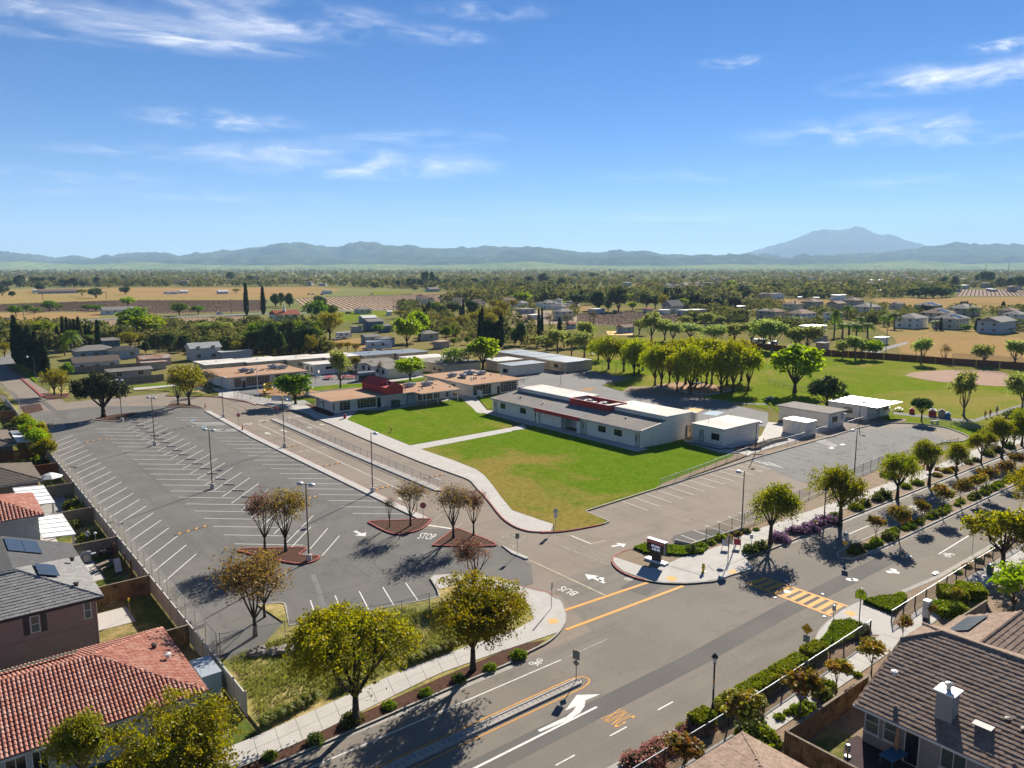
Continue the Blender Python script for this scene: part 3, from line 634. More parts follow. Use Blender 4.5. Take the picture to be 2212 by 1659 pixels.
for k in range(10):
    s = .06 + k * .098;a = (c1[0] + (c2[0] - c1[0]) * s,c1[1] + (c2[1] - c1[1]) * s);b = (c3[0] + (c4[0] - c3[0]) * s,c3[1] + (c4[1] - c3[1]) * s)
    stripe((a[0] + (b[0] - a[0]) * .06,a[1] + (b[1] - a[1]) * .06),(b[0] - (b[0] - a[0]) * .06,b[1] - (b[1] - a[1]) * .06),.5,'paint_yellow',.006,street)
for x in (86,97,108,119,130,141): dash(x,x + 5.5,43.3)
stripe(W(3,2,1475,1470),W(3,2,1735,1310),.14,'paint_white',.006,street);dash(108,420,33.6)
for q in ((1215,1485),(1050,1624),(1083,1606),(1108,1628)):
    x,y = W(3,2,*q);MB().lathe([(.34,.0),(.34,.006)],x,y,14).build('manhole_cover','paint_white',street)  # white colour stands in for the sun glint on the covers
for q in ((705,30),(748,32),(165,135)):
    x,y = W(3,3,*q);MB().lathe([(.38,.0),(.38,.0075)],x,y,14).build('manhole_cover','paint_white',street)  # sun glint put into the colour here too, hence white
x,y = W(2,3,1005,27);MB().lathe([(.5,0),(.5,.007)],x,y,16).build('manhole_cover','kerb_concrete',street)
for q in ((158,42),(472,157),(62,187),(487,352)):
    x,y = W(3,3,*q);MB().cbox(x,y,0,.22,.22,.05).build('crossing_light','white_paint',street)
sheet('drain_grate',L(3,3,(262,680),(320,632),(345,650),(290,695)),.13,'sign_white',parent=nb);sheet('drain_grate',L(3,2,(1415,1640),(1450,1625),(1480,1640),(1440,1658)),.13,'sign_white',parent=nb)
# lettering and arrows on the paving
def text_mesh(s):
    cu = bpy.data.curves.new('txt','FONT');cu.body = s;cu.align_x = 'CENTER';cu.align_y = 'CENTER';cu.resolution_u = 3
    o = bpy.data.objects.new('txt',cu);C.objects.link(o);dg = bpy.context.evaluated_depsgraph_get()
    me = bpy.data.meshes.new_from_object(o.evaluated_get(dg));bpy.data.objects.remove(o);return me
def lettering(s,sx,sy,loc,rz,m,parent=None,bold=.0,rot=None,name='lettering'):
    me = text_mesh(s);co = np.zeros(len(me.vertices) * 3);me.vertices.foreach_get('co',co);co = co.reshape(-1,3)
    wid = co[:,0].max() - co[:,0].min();hei = co[:,1].max() - co[:,1].min()
    co[:,0] *= sx / wid;co[:,1] *= sy / hei;me.vertices.foreach_set('co',co.ravel());me.update()
    o = link(name,me,m,parent,loc)
    o.rotation_euler = rot if rot else (0,0,rz);return o
def ground_text(s,c,r,corners,m,parent,z=.008):
    """corners: picture points top-left, top-right, bottom-left of the word as read"""
    a,b,d = (Vector(W(c,r,*q)) for q in corners)
    me = text_mesh(s);co = np.zeros(len(me.vertices) * 3);me.vertices.foreach_get('co',co);co = co.reshape(-1,3)
    u = (co[:,0] - co[:,0].min()) / (co[:,0].max() - co[:,0].min());v = (co[:,1].max() - co[:,1]) / (co[:,1].max() - co[:,1].min())
    P_ = np.outer(1 - u - v,a) + np.outer(u,b) + np.outer(v,d)
    out = np.column_stack([P_,np.full(len(u),z)]);me.vertices.foreach_set('co',out.ravel());me.update()
    return link('lettering',me,m,parent)
ground_text('STOP',1,2,((1430,1285),(1565,1298),(1390,1335)),'paint_white',lot)
ground_text('XING',2,3,((935,1140),(1075,1215),(760,1235)),'paint_yellow',street)
ground_text('STOP',1,2,((35,315),(105,312),(25,332)),'paint_white',AS);ground_text('STOP',1,2,((245,285),(300,287),(240,300)),'paint_white',AS);ground_text('STOP',1,2,((345,272),(405,270),(338,288)),'paint_white',AS)
ground_text('BUS',2,3,((520,172),(385,116),(580,142)),'paint_white',AS);ground_text('STOP',0,2,((2110,338),(2185,335),(2100,355)),'paint_white',AS)
ground_text('SLOW',3,2,((1245,1100),(1185,1070),(1310,1070)),'paint_white',street);ground_text('STOP',3,2,((1590,962),(1540,938),(1660,930)),'paint_white',street)
def arrow(tail,head,wd,m,parent,z=.008,notch=0):
    a,b = Vector(tail),Vector(head);d = (b - a);l = d.length;d.normalize();n = Vector((-d[1],d[0]))
    hl = min(l * .45,wd * 2.2)
    p = [a + n * wd * .25,b - d * hl + n * wd * .25,b - d * hl + n * wd,b,b - d * hl - n * wd,b - d * hl - n * wd * .25,a - n * wd * .25]
    return MB().poly([(q[0],q[1],z) for q in p]).build('painted_arrow',m,parent)
arrow(W(1,2,852,1270),W(1,2,945,1316),.8,'paint_white',lot)
arrow(W(2,2,860,1405),W(2,2,985,1382),.8,'paint_white',AS)
for q in (((128,437),(78,418)),((268,412),(215,395)),((592,355),(552,346)),((500,390),(440,368)),((1465,968),(1395,940)),((1260,1000),(1225,985))): arrow(W(1,2,*q[0]),W(1,2,*q[1]),.55,'paint_white',AS)
arrow(W(0,2,1400,246),W(0,2,1370,232),.7,'paint_worn',lot)
# double headed entrance arrow and the turn arrow in the near lane
arrow(W(2,3,800,60),W(2,3,630,-18),.75,'paint_white',AS);a_,b_ = W(2,3,770,45),W(2,3,775,12);stripe(a_,b_,.5,'paint_white',.008,AS)
tp = L(2,3,(222,1332),(470,1215),(530,1165),(555,1125),(457,1165),(560,1028),(762,1022),(635,1075),(625,1130),(585,1185),(500,1240),(240,1348))
sheet('painted_arrow',tp,.008,'paint_white',parent=street)
def bike_symbol(cx,cy,s,rz,parent):
    m = MB()
    def ring(x,y,r):
        n = 12
        for i in range(n):
            a,b = 2 * math.pi * i / n,2 * math.pi * (i + 1) / n
            m.poly([(x + math.cos(a) * r,y + math.sin(a) * r,0),(x + math.cos(b) * r,y + math.sin(b) * r,0),(x + math.cos(b) * r * .68,y + math.sin(b) * r * .68,0),(x + math.cos(a) * r * .68,y + math.sin(a) * r * .68,0)][::-1])
    def bar(x0,y0,x1,y1,wd=.09):
        dx,dy = x1 - x0,y1 - y0;l = math.hypot(dx,dy);nx,ny = -dy / l * wd,dx / l * wd
        m.poly([(x0 + nx,y0 + ny,0),(x0 - nx,y0 - ny,0),(x1 - nx,y1 - ny,0),(x1 + nx,y1 + ny,0)])
    ring(-.55,0,.36);ring(.55,0,.36);bar(-.55,0,-.2,.5);bar(-.2,.5,.4,.5);bar(.4,.5,.55,0);bar(-.2,.5,0,0);bar(0,0,.4,.5);bar(.4,.5,.3,.75);bar(-.35,.6,-.1,.6)
    o = m.build('bicycle_symbol','paint_white',parent,loc=(cx,cy,.009),rz=rz);o.scale = (s,s,1);return o
bike_symbol(*W(2,3,205,742),.75,R(180),street);bike_symbol(*W(3,2,1570,1480),.9,R(0),street)
# court markings
for q,r in (((245,1275),1.8),((660,1310),1.8),((1690,1530),3.0)):
    x,y = W(2,1,*q);ribbon([(x + r * math.cos(R(a)),y + r * math.sin(R(a))) for a in range(0,361,20)],.1,.03,.047).build('court_line','paint_worn',court)
for q,m_ in (((655,1375),'playground_bark'),((1575,1555),'tactile'),((1740,1580),'paint_blue')):
    x,y = W(2,1,*q);MB().cbox(x,y,.03,5,3.2,.02,.3).build('court_mural',m_,court)
# seams in the lot, tyre arcs by the drop-off
for q in (((870,400),(1400,900),(1990,1430)),((350,160),(540,310))): ribbon(L(0,2,*q),.12 if len(q) == 3 else 1.2,-.01,.003,1).build('paving_seam','asphalt_patch',lot)
ribbon(L(1,3,(470,-10),(530,150),(580,330)),.5,-.01,.003,1).build('paving_seam','asphalt_grey',lot)
for q in (((1960,195),(2030,215),(2060,250),(2055,285)),((2060,190),(2110,210),(2130,235),(2120,260))): ribbon(curve_pts(L(0,2,*q),4),.22,-.02,-.004,1).build('tyre_mark','asphalt_patch',AS)
# ------------------------------------------------------------------ plants: generators
def leaf_mesh(name,cen,size,rs,normal=None,tint=None,aspect=1.5,droop=0.0,spread=1.0):
    """cen (n,3) leaf centres -> one mesh of little four-cornered leaves with a tint attribute"""
    n = len(cen);a = rs.normal(size=(n,3))
    if normal is not None: a = a * spread + normal * .75
    a /= np.linalg.norm(a,axis=1,keepdims=True) + 1e-9
    b = rs.normal(size=(n,3));b[:,2] -= droop * 2
    b -= a * (a * b).sum(1,keepdims=True);b /= np.linalg.norm(b,axis=1,keepdims=True) + 1e-9
    c = np.cross(a,b);sz = size * rs.uniform(.65,1.35,(n,1))
    v = np.stack([cen - b * sz * aspect * .5,cen + c * sz * .5,cen + b * sz * aspect * .5,cen - c * sz * .5],1).reshape(-1,3)
    me = bpy.data.meshes.new(name);me.vertices.add(4 * n);me.vertices.foreach_set('co',v.ravel().astype(np.float32))
    me.loops.add(4 * n);me.loops.foreach_set('vertex_index',np.arange(4 * n,dtype=np.int32))
    me.polygons.add(n);me.polygons.foreach_set('loop_start',np.arange(0,4 * n,4,dtype=np.int32));me.polygons.foreach_set('loop_total',np.full(n,4,dtype=np.int32))
    if tint is None: tint = rs.uniform(0,1,n)
    at = me.attributes.new('tint','FLOAT','FACE');at.data.foreach_set('value',np.clip(tint,0,1).astype(np.float32))
    me.update(calc_edges=True);return me
def make_tree(seed,h,r,base,tr,limbs,nclump,nleaf,leaf,cr,leafm,barkm,shape='round',twig=0,droop=0.0,shell=.55,flat=1.0,lean=0.0,multi=1,vase=.0):
    """returns (trunk mesh, crown mesh): tapered trunk, forking limbs, leaf clumps at the limb ends"""
    rs = np.random.RandomState(seed);rnd = random.Random(seed);mb = MB()
    lumps = [(rs.normal(size=3),rs.uniform(.2,.55)) for _ in range(11)]
    def env(d):   # how far the crown reaches in direction d
        k = 1.0
        for l,a in lumps: k += a * (max(0,float(np.dot(l / np.linalg.norm(l),d))) ** 3 - .25)
        return max(.55,k)
    cz = base + (h - base) * (.52 if shape != 'vase' else .60);rz = (h - base) * .5
    cl = [];lobes = []
    for q in range(9):      # the crown is a heap of uneven lobes
        d = rs.normal(size=3);d[2] = abs(d[2]) * 1.1 - .35;d /= np.linalg.norm(d);e = rs.uniform(.45,.74) * env(d) ** .5
        lobes.append((np.array([d[0] * r * e,d[1] * r * e,cz + d[2] * rz * e * flat]),rs.uniform(.30,.50)))
    lobes.append((np.array([0,0,cz]),.52))
    while len(cl) < nclump:
        d = rs.normal(size=3);d /= np.linalg.norm(d)
        if shape == 'umbrella' and d[2] < -.15: continue
        if shape == 'vase' and d[2] < -.55: continue
        rr = (rs.uniform(0,1) ** (1 / 3)) * (1 - shell) + shell * rs.uniform(.72,1)
        if shape in ('cone','umbrella'): e = env(d) * rr;p = np.array([d[0] * r * e,d[1] * r * e,cz + d[2] * rz * e * flat])
        else: c0,k0 = lobes[rs.randint(len(lobes))];p = c0 + d * rr * k0 * np.array([r,r,max(rz,r * .7)]) * np.array([1,1,flat])
        if shape == 'vase': p[:2] *= .5 + .6 * np.clip((p[2] - base) / (h - base),0,1)
        if shape == 'cone': p[:2] *= np.clip(1.25 * (h - p[2]) / (h - base),.08,1.1)
        if p[2] < base * .75 or p[2] > h * 1.0: continue
        cl.append(p)
    cl = np.array(cl)
    fork = np.array([lean * .3,0,base * (.80 if shape != 'vase' else .75)])
    if multi == 1: mb.path([(0,0,-.1),(lean * .1,.02,fork[2] * .5),tuple(fork)],[tr * 1.35,tr,tr * .85],8)
    ends = []
    for i in range(limbs):
        q = 2 * math.pi * (i + rnd.uniform(-.3,.3)) / limbs;el = rnd.uniform(.5,1.15)
        e = np.array([math.cos(q) * r * .55 * math.cos(el) * 1.25,math.sin(q) * r * .55 * math.cos(el) * 1.25,fork[2] + (h - fork[2]) * (.30 + .42 * math.sin(el))])
        st = fork if multi == 1 else np.array([rnd.uniform(-.15,.15),rnd.uniform(-.15,.15),-.05])
        mid = st * .5 + e * .5 + np.array([0,0,-.05 * r]) + rs.normal(size=3) * .06 * r
        rr = tr * (.55 if multi == 1 else .7);mb.path([tuple(st),tuple(mid),tuple(e)],[rr,rr * .7,rr * .38],6)
        ends += [(mid,rr * .6),(e,rr * .36)]
    ends.append((fork * .4 + np.array([0,0,h * .6]),tr * .35));mb.path([tuple(fork),tuple(ends[-1][0])],[tr * .6,tr * .3],6)
    E_ = np.array([e[0] for e in ends]);er = [e[1] for e in ends]
    for p in cl:
        i = int(((E_ - p) ** 2).sum(1).argmin());a = E_[i];m2 = a * .45 + p * .55 + rs.normal(size=3) * .05 * r
        mb.path([tuple(a),tuple(m2),tuple(p)],[er[i] * .6,er[i] * .34,max(er[i] * .14,.008)],4)
        for _ in range(twig):
            d = rs.normal(size=3) * cr * .8;d[2] = abs(d[2]) * .8 - droop * cr
            mb.tube(tuple(p * .8 + m2 * .2),tuple(p + d),max(er[i] * .14,.012),.004,3,cap=False)
    trunk = mesh('trunk',mb.v,mb.f,True);trunk.materials.append(M(barkm))
    per = np.maximum(1,rs.poisson(nleaf,len(cl)));idx = np.repeat(np.arange(len(cl)),per);n = len(idx)
    # leaves sit along short shoots that leave each clump outwards and up, drooping at the tip
    ns = 5;out_ = cl - np.array([0,0,cz]);out_ /= np.linalg.norm(out_,axis=1,keepdims=True) + 1e-9
    sh = rs.normal(size=(len(cl),ns,3)) * .75 + out_[:,None,:] * .75 + np.array([0,0,.30]);sh /= np.linalg.norm(sh,axis=2,keepdims=True)
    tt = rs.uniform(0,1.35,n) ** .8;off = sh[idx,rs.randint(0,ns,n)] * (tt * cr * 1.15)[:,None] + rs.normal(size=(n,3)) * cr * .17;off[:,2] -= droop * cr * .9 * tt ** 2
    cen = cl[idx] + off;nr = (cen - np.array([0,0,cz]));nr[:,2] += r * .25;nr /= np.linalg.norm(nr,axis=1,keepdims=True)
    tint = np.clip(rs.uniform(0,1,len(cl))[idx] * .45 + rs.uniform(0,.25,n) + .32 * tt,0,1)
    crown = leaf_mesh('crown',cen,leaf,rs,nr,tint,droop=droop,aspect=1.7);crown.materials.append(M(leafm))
    return trunk,crown
def put_tree(tm,loc,label,name='tree',cat='tree',group=None,sc=1.0,rz=0.0,sz=None):
    o = thing(name,label,cat,(loc[0],loc[1],loc[2] if len(loc) > 2 else 0.0),rz,group)
    o.scale = (sc,sc,sz if sz else sc)
    link('trunk',tm[0],None,o);link('crown',tm[1],None,o);return o
def cypress_mesh(seed,h,r,n=1500):
    rs = np.random.RandomState(seed);z = rs.uniform(.04,1,n) ** .9;a = rs.uniform(0,2 * np.pi,n)
    prof = np.clip(np.minimum(z * 6,1) * (1 - z ** 2.2 * .9),.05,1);rr = r * prof * np.sqrt(rs.uniform(.55,1,n)) * (1 + .12 * np.sin(a * 3 + z * 14))
    cen = np.stack([np.cos(a) * rr,np.sin(a) * rr,z * h],1);nr = np.stack([np.cos(a),np.sin(a),np.full(n,.5)],1)
    cr = leaf_mesh('crown',cen,r * .55,rs,nr,None,aspect=2.2,droop=-.8);cr.materials.append(M('leaf_cypress'))
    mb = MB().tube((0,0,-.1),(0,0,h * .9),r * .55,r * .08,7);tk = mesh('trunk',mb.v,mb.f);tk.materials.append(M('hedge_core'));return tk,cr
def palm_mesh(seed,h,r,n=34,fan=False):
    rs = np.random.RandomState(seed);mb = MB();mb.path([(0,0,-.1),(.1,.05,h * .5),(.12,0,h)],[.34,.25,.24],8)
    tk = mesh('trunk',mb.v,mb.f,True);tk.materials.append(M('bark_grey'));f = MB()
    for i in range(n):
        a = rs.uniform(0,2 * np.pi);el = rs.uniform(-.75,1.25);L_ = r * rs.uniform(.85,1.1);pts = []
        for s in np.linspace(0,1,7):
            rad = L_ * s * math.cos(el) ** .5 if math.cos(el) > 0 else 0;z = h + L_ * (s * math.sin(el) * .9 - s * s * .75)
            pts.append(np.array([math.cos(a) * rad + .1,math.sin(a) * rad,z]))
        side = np.array([-math.sin(a),math.cos(a),0])
        for k in range(6):
            p,q = pts[k],pts[k + 1];wd = r * .16 * (1 - abs(k - 2.2) / 5.5)
            for sg in (-1,1):
                for m_ in (0,.5):
                    b = p + (q - p) * m_;tip = b + side * sg * wd * 1.6 + (q - p) * .6 - np.array([0,0,wd * .7])
                    f.add([tuple(b),tuple(b + (q - p) * .45),tuple(tip)],[(0,1,2)])
    me = mesh('crown',f.v,f.f);at = me.attributes.new('tint','FLOAT','FACE');at.data.foreach_set('value',rs.uniform(0,1,len(f.f)).astype(np.float32))
    me.materials.append(M('leaf_mid'));return tk,me
def mound(seed,sx,sy,sz,n,leaf,leafm,flower=None):
    """a low shrub: dark core and leaves over it"""
    rs = np.random.RandomState(seed);d = rs.normal(size=(n,3));d[:,2] = np.abs(d[:,2]);d /= np.linalg.norm(d,axis=1,keepdims=True)
    k = 1 + .22 * np.sin(d[:,0] * 5 + seed) * np.cos(d[:,1] * 6) + rs.normal(size=n) * .09
    cen = d * k[:,None] * np.array([sx,sy,sz]);lv = leaf_mesh('foliage',cen,leaf,rs,d,None,aspect=1.6,spread=.9);lv.materials.append(M(leafm))
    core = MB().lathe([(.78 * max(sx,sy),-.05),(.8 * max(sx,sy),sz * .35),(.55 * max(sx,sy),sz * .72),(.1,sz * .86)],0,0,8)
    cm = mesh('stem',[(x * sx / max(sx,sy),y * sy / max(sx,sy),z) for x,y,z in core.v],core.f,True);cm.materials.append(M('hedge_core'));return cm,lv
def box_hedge(seed,sx,sy,sz,leafm='leaf_hedge',leaf=.10,den=260):
    rs = np.random.RandomState(seed);A = [(sx * sy,2,1),(sx * sz,1,1),(sx * sz,1,-1),(sy * sz,0,1),(sy * sz,0,-1)];cs,ns = [],[]
    for ar,ax,sg in A:
        k = int(ar * den);p = rs.uniform(-.5,.5,(k,3)) * np.array([sx,sy,sz]);p[:,2] += sz / 2;q = [sx,sy,sz][ax] / 2
        p[:,ax] = (q * sg if ax < 2 else sz) + rs.normal(size=k) * .04 + .05 * np.sin(p[:,0] * 3.1) * np.cos(p[:,1] * 2.7 + p[:,2] * 3);nn = np.zeros((k,3));nn[:,ax] = sg;cs.append(p);ns.append(nn)
    lv = leaf_mesh('foliage',np.concatenate(cs),leaf,rs,np.concatenate(ns),None,aspect=1.5,spread=.9);lv.materials.append(M(leafm))
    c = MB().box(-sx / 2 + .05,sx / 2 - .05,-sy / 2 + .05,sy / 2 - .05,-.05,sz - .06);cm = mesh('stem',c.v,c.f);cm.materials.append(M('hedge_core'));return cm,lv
def put_plant(pm,loc,label,name='shrub',cat='shrub',group=None,rz=0.0,sc=1.0):
    o = thing(name,label,cat,(loc[0],loc[1],loc[2] if len(loc) > 2 else .1),rz,group);o.scale = (sc,sc,sc)
    link('stem',pm[0],None,o);link('foliage',pm[1],None,o);return o

# ------------------------------------------------------------------ street trees (dense, drooping, yellow green)
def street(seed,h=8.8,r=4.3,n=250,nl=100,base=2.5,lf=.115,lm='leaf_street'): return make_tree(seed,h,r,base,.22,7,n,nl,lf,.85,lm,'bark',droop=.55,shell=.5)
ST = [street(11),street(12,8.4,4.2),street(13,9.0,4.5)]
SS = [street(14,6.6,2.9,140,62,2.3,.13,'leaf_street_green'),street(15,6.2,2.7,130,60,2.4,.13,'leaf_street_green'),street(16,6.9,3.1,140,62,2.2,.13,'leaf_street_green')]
def tree_at(P_,top,tm,mh,label,name='street_tree',group='trees planted along the street',rz=None,wide=1.0,z=0.1):
    """P_ = picture point of the foot; top = picture height of the crown top"""
    x,y = w(*P_);lo,hi = .5,60
    for _ in range(40):
        mid = (lo + hi) / 2
        if px_of(x,y,mid)[1] > top: lo = mid
        else: hi = mid
    k = lo / mh
    return put_tree(tm,(x,y,z),label,name,'tree',group,k * wide,rz if rz is not None else (x * 7.3 + y) % 6.28,k)
tree_at((770,1565),1312,ST[0],8.9,'large yellow green street tree leaning over the left walk, nearest the camera',rz=1.0,wide=1.12)
tree_at((1022,1450),1250,ST[1],8.5,'large yellow green street tree beside the walk near the stop sign corner',rz=2.2,wide=1.12)
tree_at((398,1775),1500,ST[2],9.2,'large yellow green street tree hiding part of the red tiled house',rz=.4,wide=1.05)
tree_at((182,1720),1540,SS[0],6.7,'young yellow green tree before the windows of the red tiled house',rz=.9,wide=.8)
for k,(P_,top,i,lb) in enumerate((
        (t(3,2,20,1385),t(3,2,0,860)[1],0,'bushy street tree by the sign corner, first of the row beyond the crossing'),
        (t(3,2,620,1220),t(3,2,0,730)[1],1,'golden topped street tree beside the black lamp post and purple flowers'),
        (t(3,2,1115,1000),t(3,2,0,585)[1],2,'street tree standing behind the orange cones on the far walk'),
        (t(3,2,1390,880),t(3,2,0,495)[1],0,'street tree with a forked bare trunk beside the red walk signs'),
        (t(3,2,1622,790),t(3,2,0,520)[1],1,'thin trunked street tree next to the reddish low shrubs'),
        (t(3,2,1838,690),t(3,2,0,405)[1],2,'pale green street tree near the rounded end of the right parking'),
        (t(3,2,2018,640),t(3,2,0,300)[1],0,'orange tinged street tree at the far end of the right hand walk'),
        (t(3,2,2120,560),t(3,2,0,330)[1],1,'small street tree behind the orange tinged one on the right'),
        (t(3,2,2192,540),t(3,2,0,215)[1],2,'dark green street tree at the right edge beyond the path'))):
    tree_at(P_,top,SS[i],(6.7,6.3,7.0)[i],lb,wide=1.0 if k < 5 else .9)
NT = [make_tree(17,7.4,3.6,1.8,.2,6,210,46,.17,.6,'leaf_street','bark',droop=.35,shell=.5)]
tree_at((2165,1225),1085,NT[0],7.5,'wide olive green tree overhanging the near fence at the right edge',wide=1.2)
tree_at((2260,1165),985,ST[0],8.9,'tall dark green tree at the right edge behind the olive one',wide=.9)
LB = make_tree(18,5.0,2.3,1.5,.1,5,120,30,.16,.5,'leaf_spring','bark',droop=.1)
tree_at((2187,1332),1225,LB,5.1,'light green young tree by the near walk at the right edge',wide=1.2)
# crape myrtles: small, round, reddish; in the median and along the near walk
CM = [make_tree(s_,3.3,1.15,1.35,.05,5,60,26,.13,.34,'leaf_crape','bark_grey',shape='vase',shell=.4) for s_ in (21,22,23)]
for k,(a,b) in enumerate((((928,1358),1160),((1130,1345),1065),((1325,1225),1020),((1500,1145),895),((1655,1060),835),((1790,1005),790),((1880,955),732),((2025,870),672),((2130,790),610))):
    tree_at(t(3,2,*a),t(3,2,0,b)[1],CM[k % 3],3.35,'small reddish crape myrtle in the planted median, %s from its tip' % ('first second third fourth fifth sixth seventh eighth ninth'.split()[k]),'crape_myrtle','small trees along the planted median',wide=1.15)
for k,(a,b,lb) in enumerate((((275,1225),830,'bushy small crape myrtle between the near walk and the round white flowered shrub'),((585,1030),735,'sparse staked crape myrtle in the bed beside the near walk'),((890,850),575,'round green topped staked tree beside the brown tiled roof'),((1160,560),365,'small round tree before the clipped end of the brown tiled roof'),((1395,400),262,'thin young tree beside the white utility cabinet'),((1615,310),120,'young tree with reddish leaves within the clipped hedges'))):
    tree_at(t(3,3,*a),t(3,3,0,b)[1],CM[(k + 1) % 3],3.35,lb,'crape_myrtle','small trees along the near walk',wide=1.35 if k in (0,2) else 1.1)
tree_at(t(2,3,1960,1420),t(2,3,0,1050)[1],CM[0],3.35,'bushy reddish green small tree beside the clipped hedge cube on the near verge','crape_myrtle','small trees along the near walk',wide=1.7)
tree_at(t(2,3,1490,1720),t(2,3,0,1400)[1],CM[1],3.35,'bushy small tree at the lower edge before the brown hip roof','crape_myrtle','small trees along the near walk',wide=1.6)
# sparse budding trees on the parking islands
SP = [make_tree(s_,6.2,2.5,1.7,.12,6,190,6,.105,.62,'leaf_sparse','bark',shape='vase',twig=3,shell=.35) for s_ in (31,32)]
SPD = make_tree(33,6.2,2.5,1.7,.12,6,210,10,.115,.6,'leaf_sparse','bark',shape='vase',twig=2,shell=.4)
SR = make_tree(34,6.0,2.1,1.7,.11,6,190,6,.105,.5,'leaf_red','bark',shape='vase',twig=3,shell=.4)
SM = make_tree(35,4.6,1.7,1.3,.08,5,80,1.2,.1,.55,'leaf_sparse','bark',shape='vase',twig=4,shell=.3)
for a,b,tm,mh,lb,wd in (((1155,1240),985,SM,4.7,'small bare tree on the stop sign island of the parking lot',1),((1335,1230),845,SP[0],6.3,'budding thin tree beside the stop sign on the parking island',1.15),((1705,1335),870,SP[1],6.3,'greyish budding tree on the triangular mulch island',1.15),
                            ((1880,1310),895,SR,6.1,'reddish leafed tree at the back of the triangular mulch island',1.0),((258,1450),925,SPD,6.3,'olive brown tree beside the lamp on the parking island',1.2),((80,1450),935,SR,6.1,'rusty brown tree left on the lamp island of the parking lot',1.1)):
    tree_at(t(1,2,*a),t(1,2,0,b)[1],tm,mh,lb,'parking_lot_tree','sparse trees of the parking lot',wide=wd)
tree_at(t(1,2,1890,1770),t(1,2,0,1340)[1],SR,6.1,'wide dark red budding tree at the lot exit behind the yellow street tree','parking_lot_tree','sparse trees of the parking lot',wide=1.45)
tree_at(t(0,3,2205,520),t(0,3,0,-160)[1],SPD,6.3,'olive tree on the grass corner by the chain link fence','parking_lot_tree','sparse trees of the parking lot',wide=1.3)
tree_at(t(1,3,75,355),t(1,3,0,-180)[1],SPD,6.3,'second olive tree on the grass corner, behind the first','parking_lot_tree','sparse trees of the parking lot',wide=.95,rz=2.0)
# the big dark oak on the far island
OAK = make_tree(41,9.5,5.6,2.6,.45,8,420,40,.24,.75,'leaf_oak','bark',shell=.6,flat=.95)
tree_at(t(0,1,897,1615),t(0,1,0,1235)[1],OAK,9.8,'big dark broad oak on the mulch island at the far end of the parking lot','oak_tree',None,rz=.6)
# ------------------------------------------------------------------ materials of buildings
mat('stucco_school',(.84,.76,.64),(.78,.71,.60),scale=.6,rough=.9,fine=6,bmp=.2,bscale=25)
mat('stucco_grey',(.80,.75,.67),(.75,.70,.63),scale=.6,rough=.9,fine=6)
mat('stucco_tan',(.62,.51,.37),(.57,.47,.345),scale=.6,rough=.9,fine=6)
mat('stucco_mauve',(.33,.225,.19),(.30,.205,.175),scale=.8,rough=.95,fine=9,bmp=.3,bscale=18)
mat('stucco_brown',(.24,.175,.125),(.21,.155,.112),scale=.8,rough=.95,fine=9)
mat('stucco_pale',(.46,.46,.45),(.42,.42,.41),scale=.8,rough=.95,fine=9)
mat('stucco_slate',(.33,.325,.31),(.30,.295,.28),scale=.8,rough=.95,fine=9,bmp=.3,bscale=18)
mat('roof_tan',(.42,.25,.15),(.37,.22,.13),scale=.35,rough=.95,fine=7,c3=(.42,.27,.18),s3=.1)
mat('roof_gravel',(.27,.245,.215),(.225,.205,.185),scale=.3,rough=.95,fine=5,c3=(.20,.185,.17),s3=.12)
mat('roof_grey',(.245,.24,.235),(.215,.21,.208),scale=.3,rough=.9,fine=5)
mat('roof_white',(.70,.665,.615),(.60,.57,.52),scale=.35,rough=.8,fine=5,c3=(.52,.48,.43),s3=.15)
mat('roof_metal_blue',(.235,.265,.285),(.20,.225,.245),scale=.4,rough=.45,metal=.3)
mat('roof_metal_white',(.50,.50,.48),(.44,.44,.42),scale=.4,rough=.5,metal=.1)
mat('roof_shingle',(.105,.105,.108),(.085,.085,.089),scale=2.2,rough=.9,fine=8)
mat('roof_shingle_brown',(.165,.135,.112),(.135,.112,.094),scale=2.2,rough=.9,fine=8)
mat('tile_red',(.47,.215,.16),(.38,.155,.115),scale=3.2,rough=.9,fine=6,c3=(.52,.29,.225),s3=1.6)
mat('tile_grey',(.26,.255,.25),(.22,.215,.212),scale=3.2,rough=.9,fine=6,c3=(.29,.285,.275),s3=1.6)
mat('tile_brown',(.29,.205,.155),(.235,.168,.13),scale=3.2,rough=.9,fine=6,c3=(.32,.235,.185),s3=1.6)
mat('fascia',(.56,.54,.51),(.38,.37,.35),scale=1,rough=.7)
mat('fascia_dark',(.06,.05,.048),(.05,.042,.04),rough=.7)
mat('trim_white',(.70,.69,.66),(.64,.63,.6),rough=.6)
mat('trim_dark',(.05,.043,.04),(.04,.036,.034),rough=.6)
mat('door_cream',(.60,.54,.44),(.55,.5,.41),rough=.6)
mat('wood_fence',(.22,.12,.055),(.29,.175,.09),scale=3,rough=.9,fine=10,c3=(.12,.07,.038),s3=1.2)
mat('wood_grey',(.28,.225,.17),(.21,.165,.125),scale=3,rough=.9,fine=10)
mat('wood_red',(.24,.085,.038),(.19,.07,.034),scale=3,rough=.9,fine=10)
mat('vinyl',(.52,.46,.385),(.47,.42,.355),scale=.5,rough=.6)
mat('vinyl_cap',(.62,.58,.52),(.56,.52,.47),scale=.5,rough=.6)
mat('green_box',(.035,.085,.065),(.03,.075,.058),rough=.5)
mat('blue_grey',(.30,.42,.47),(.27,.38,.43),rough=.5)
mat('sign_panel',(.018,.014,.013),(.022,.018,.017),rough=.35)
mat('canvas_tan',(.42,.27,.15),(.36,.23,.13),rough=.9)
mat('blue_top',(.05,.17,.28),(.045,.15,.25),rough=.5)
mat('purple_brown',(.075,.05,.052),(.06,.042,.045),rough=.9)
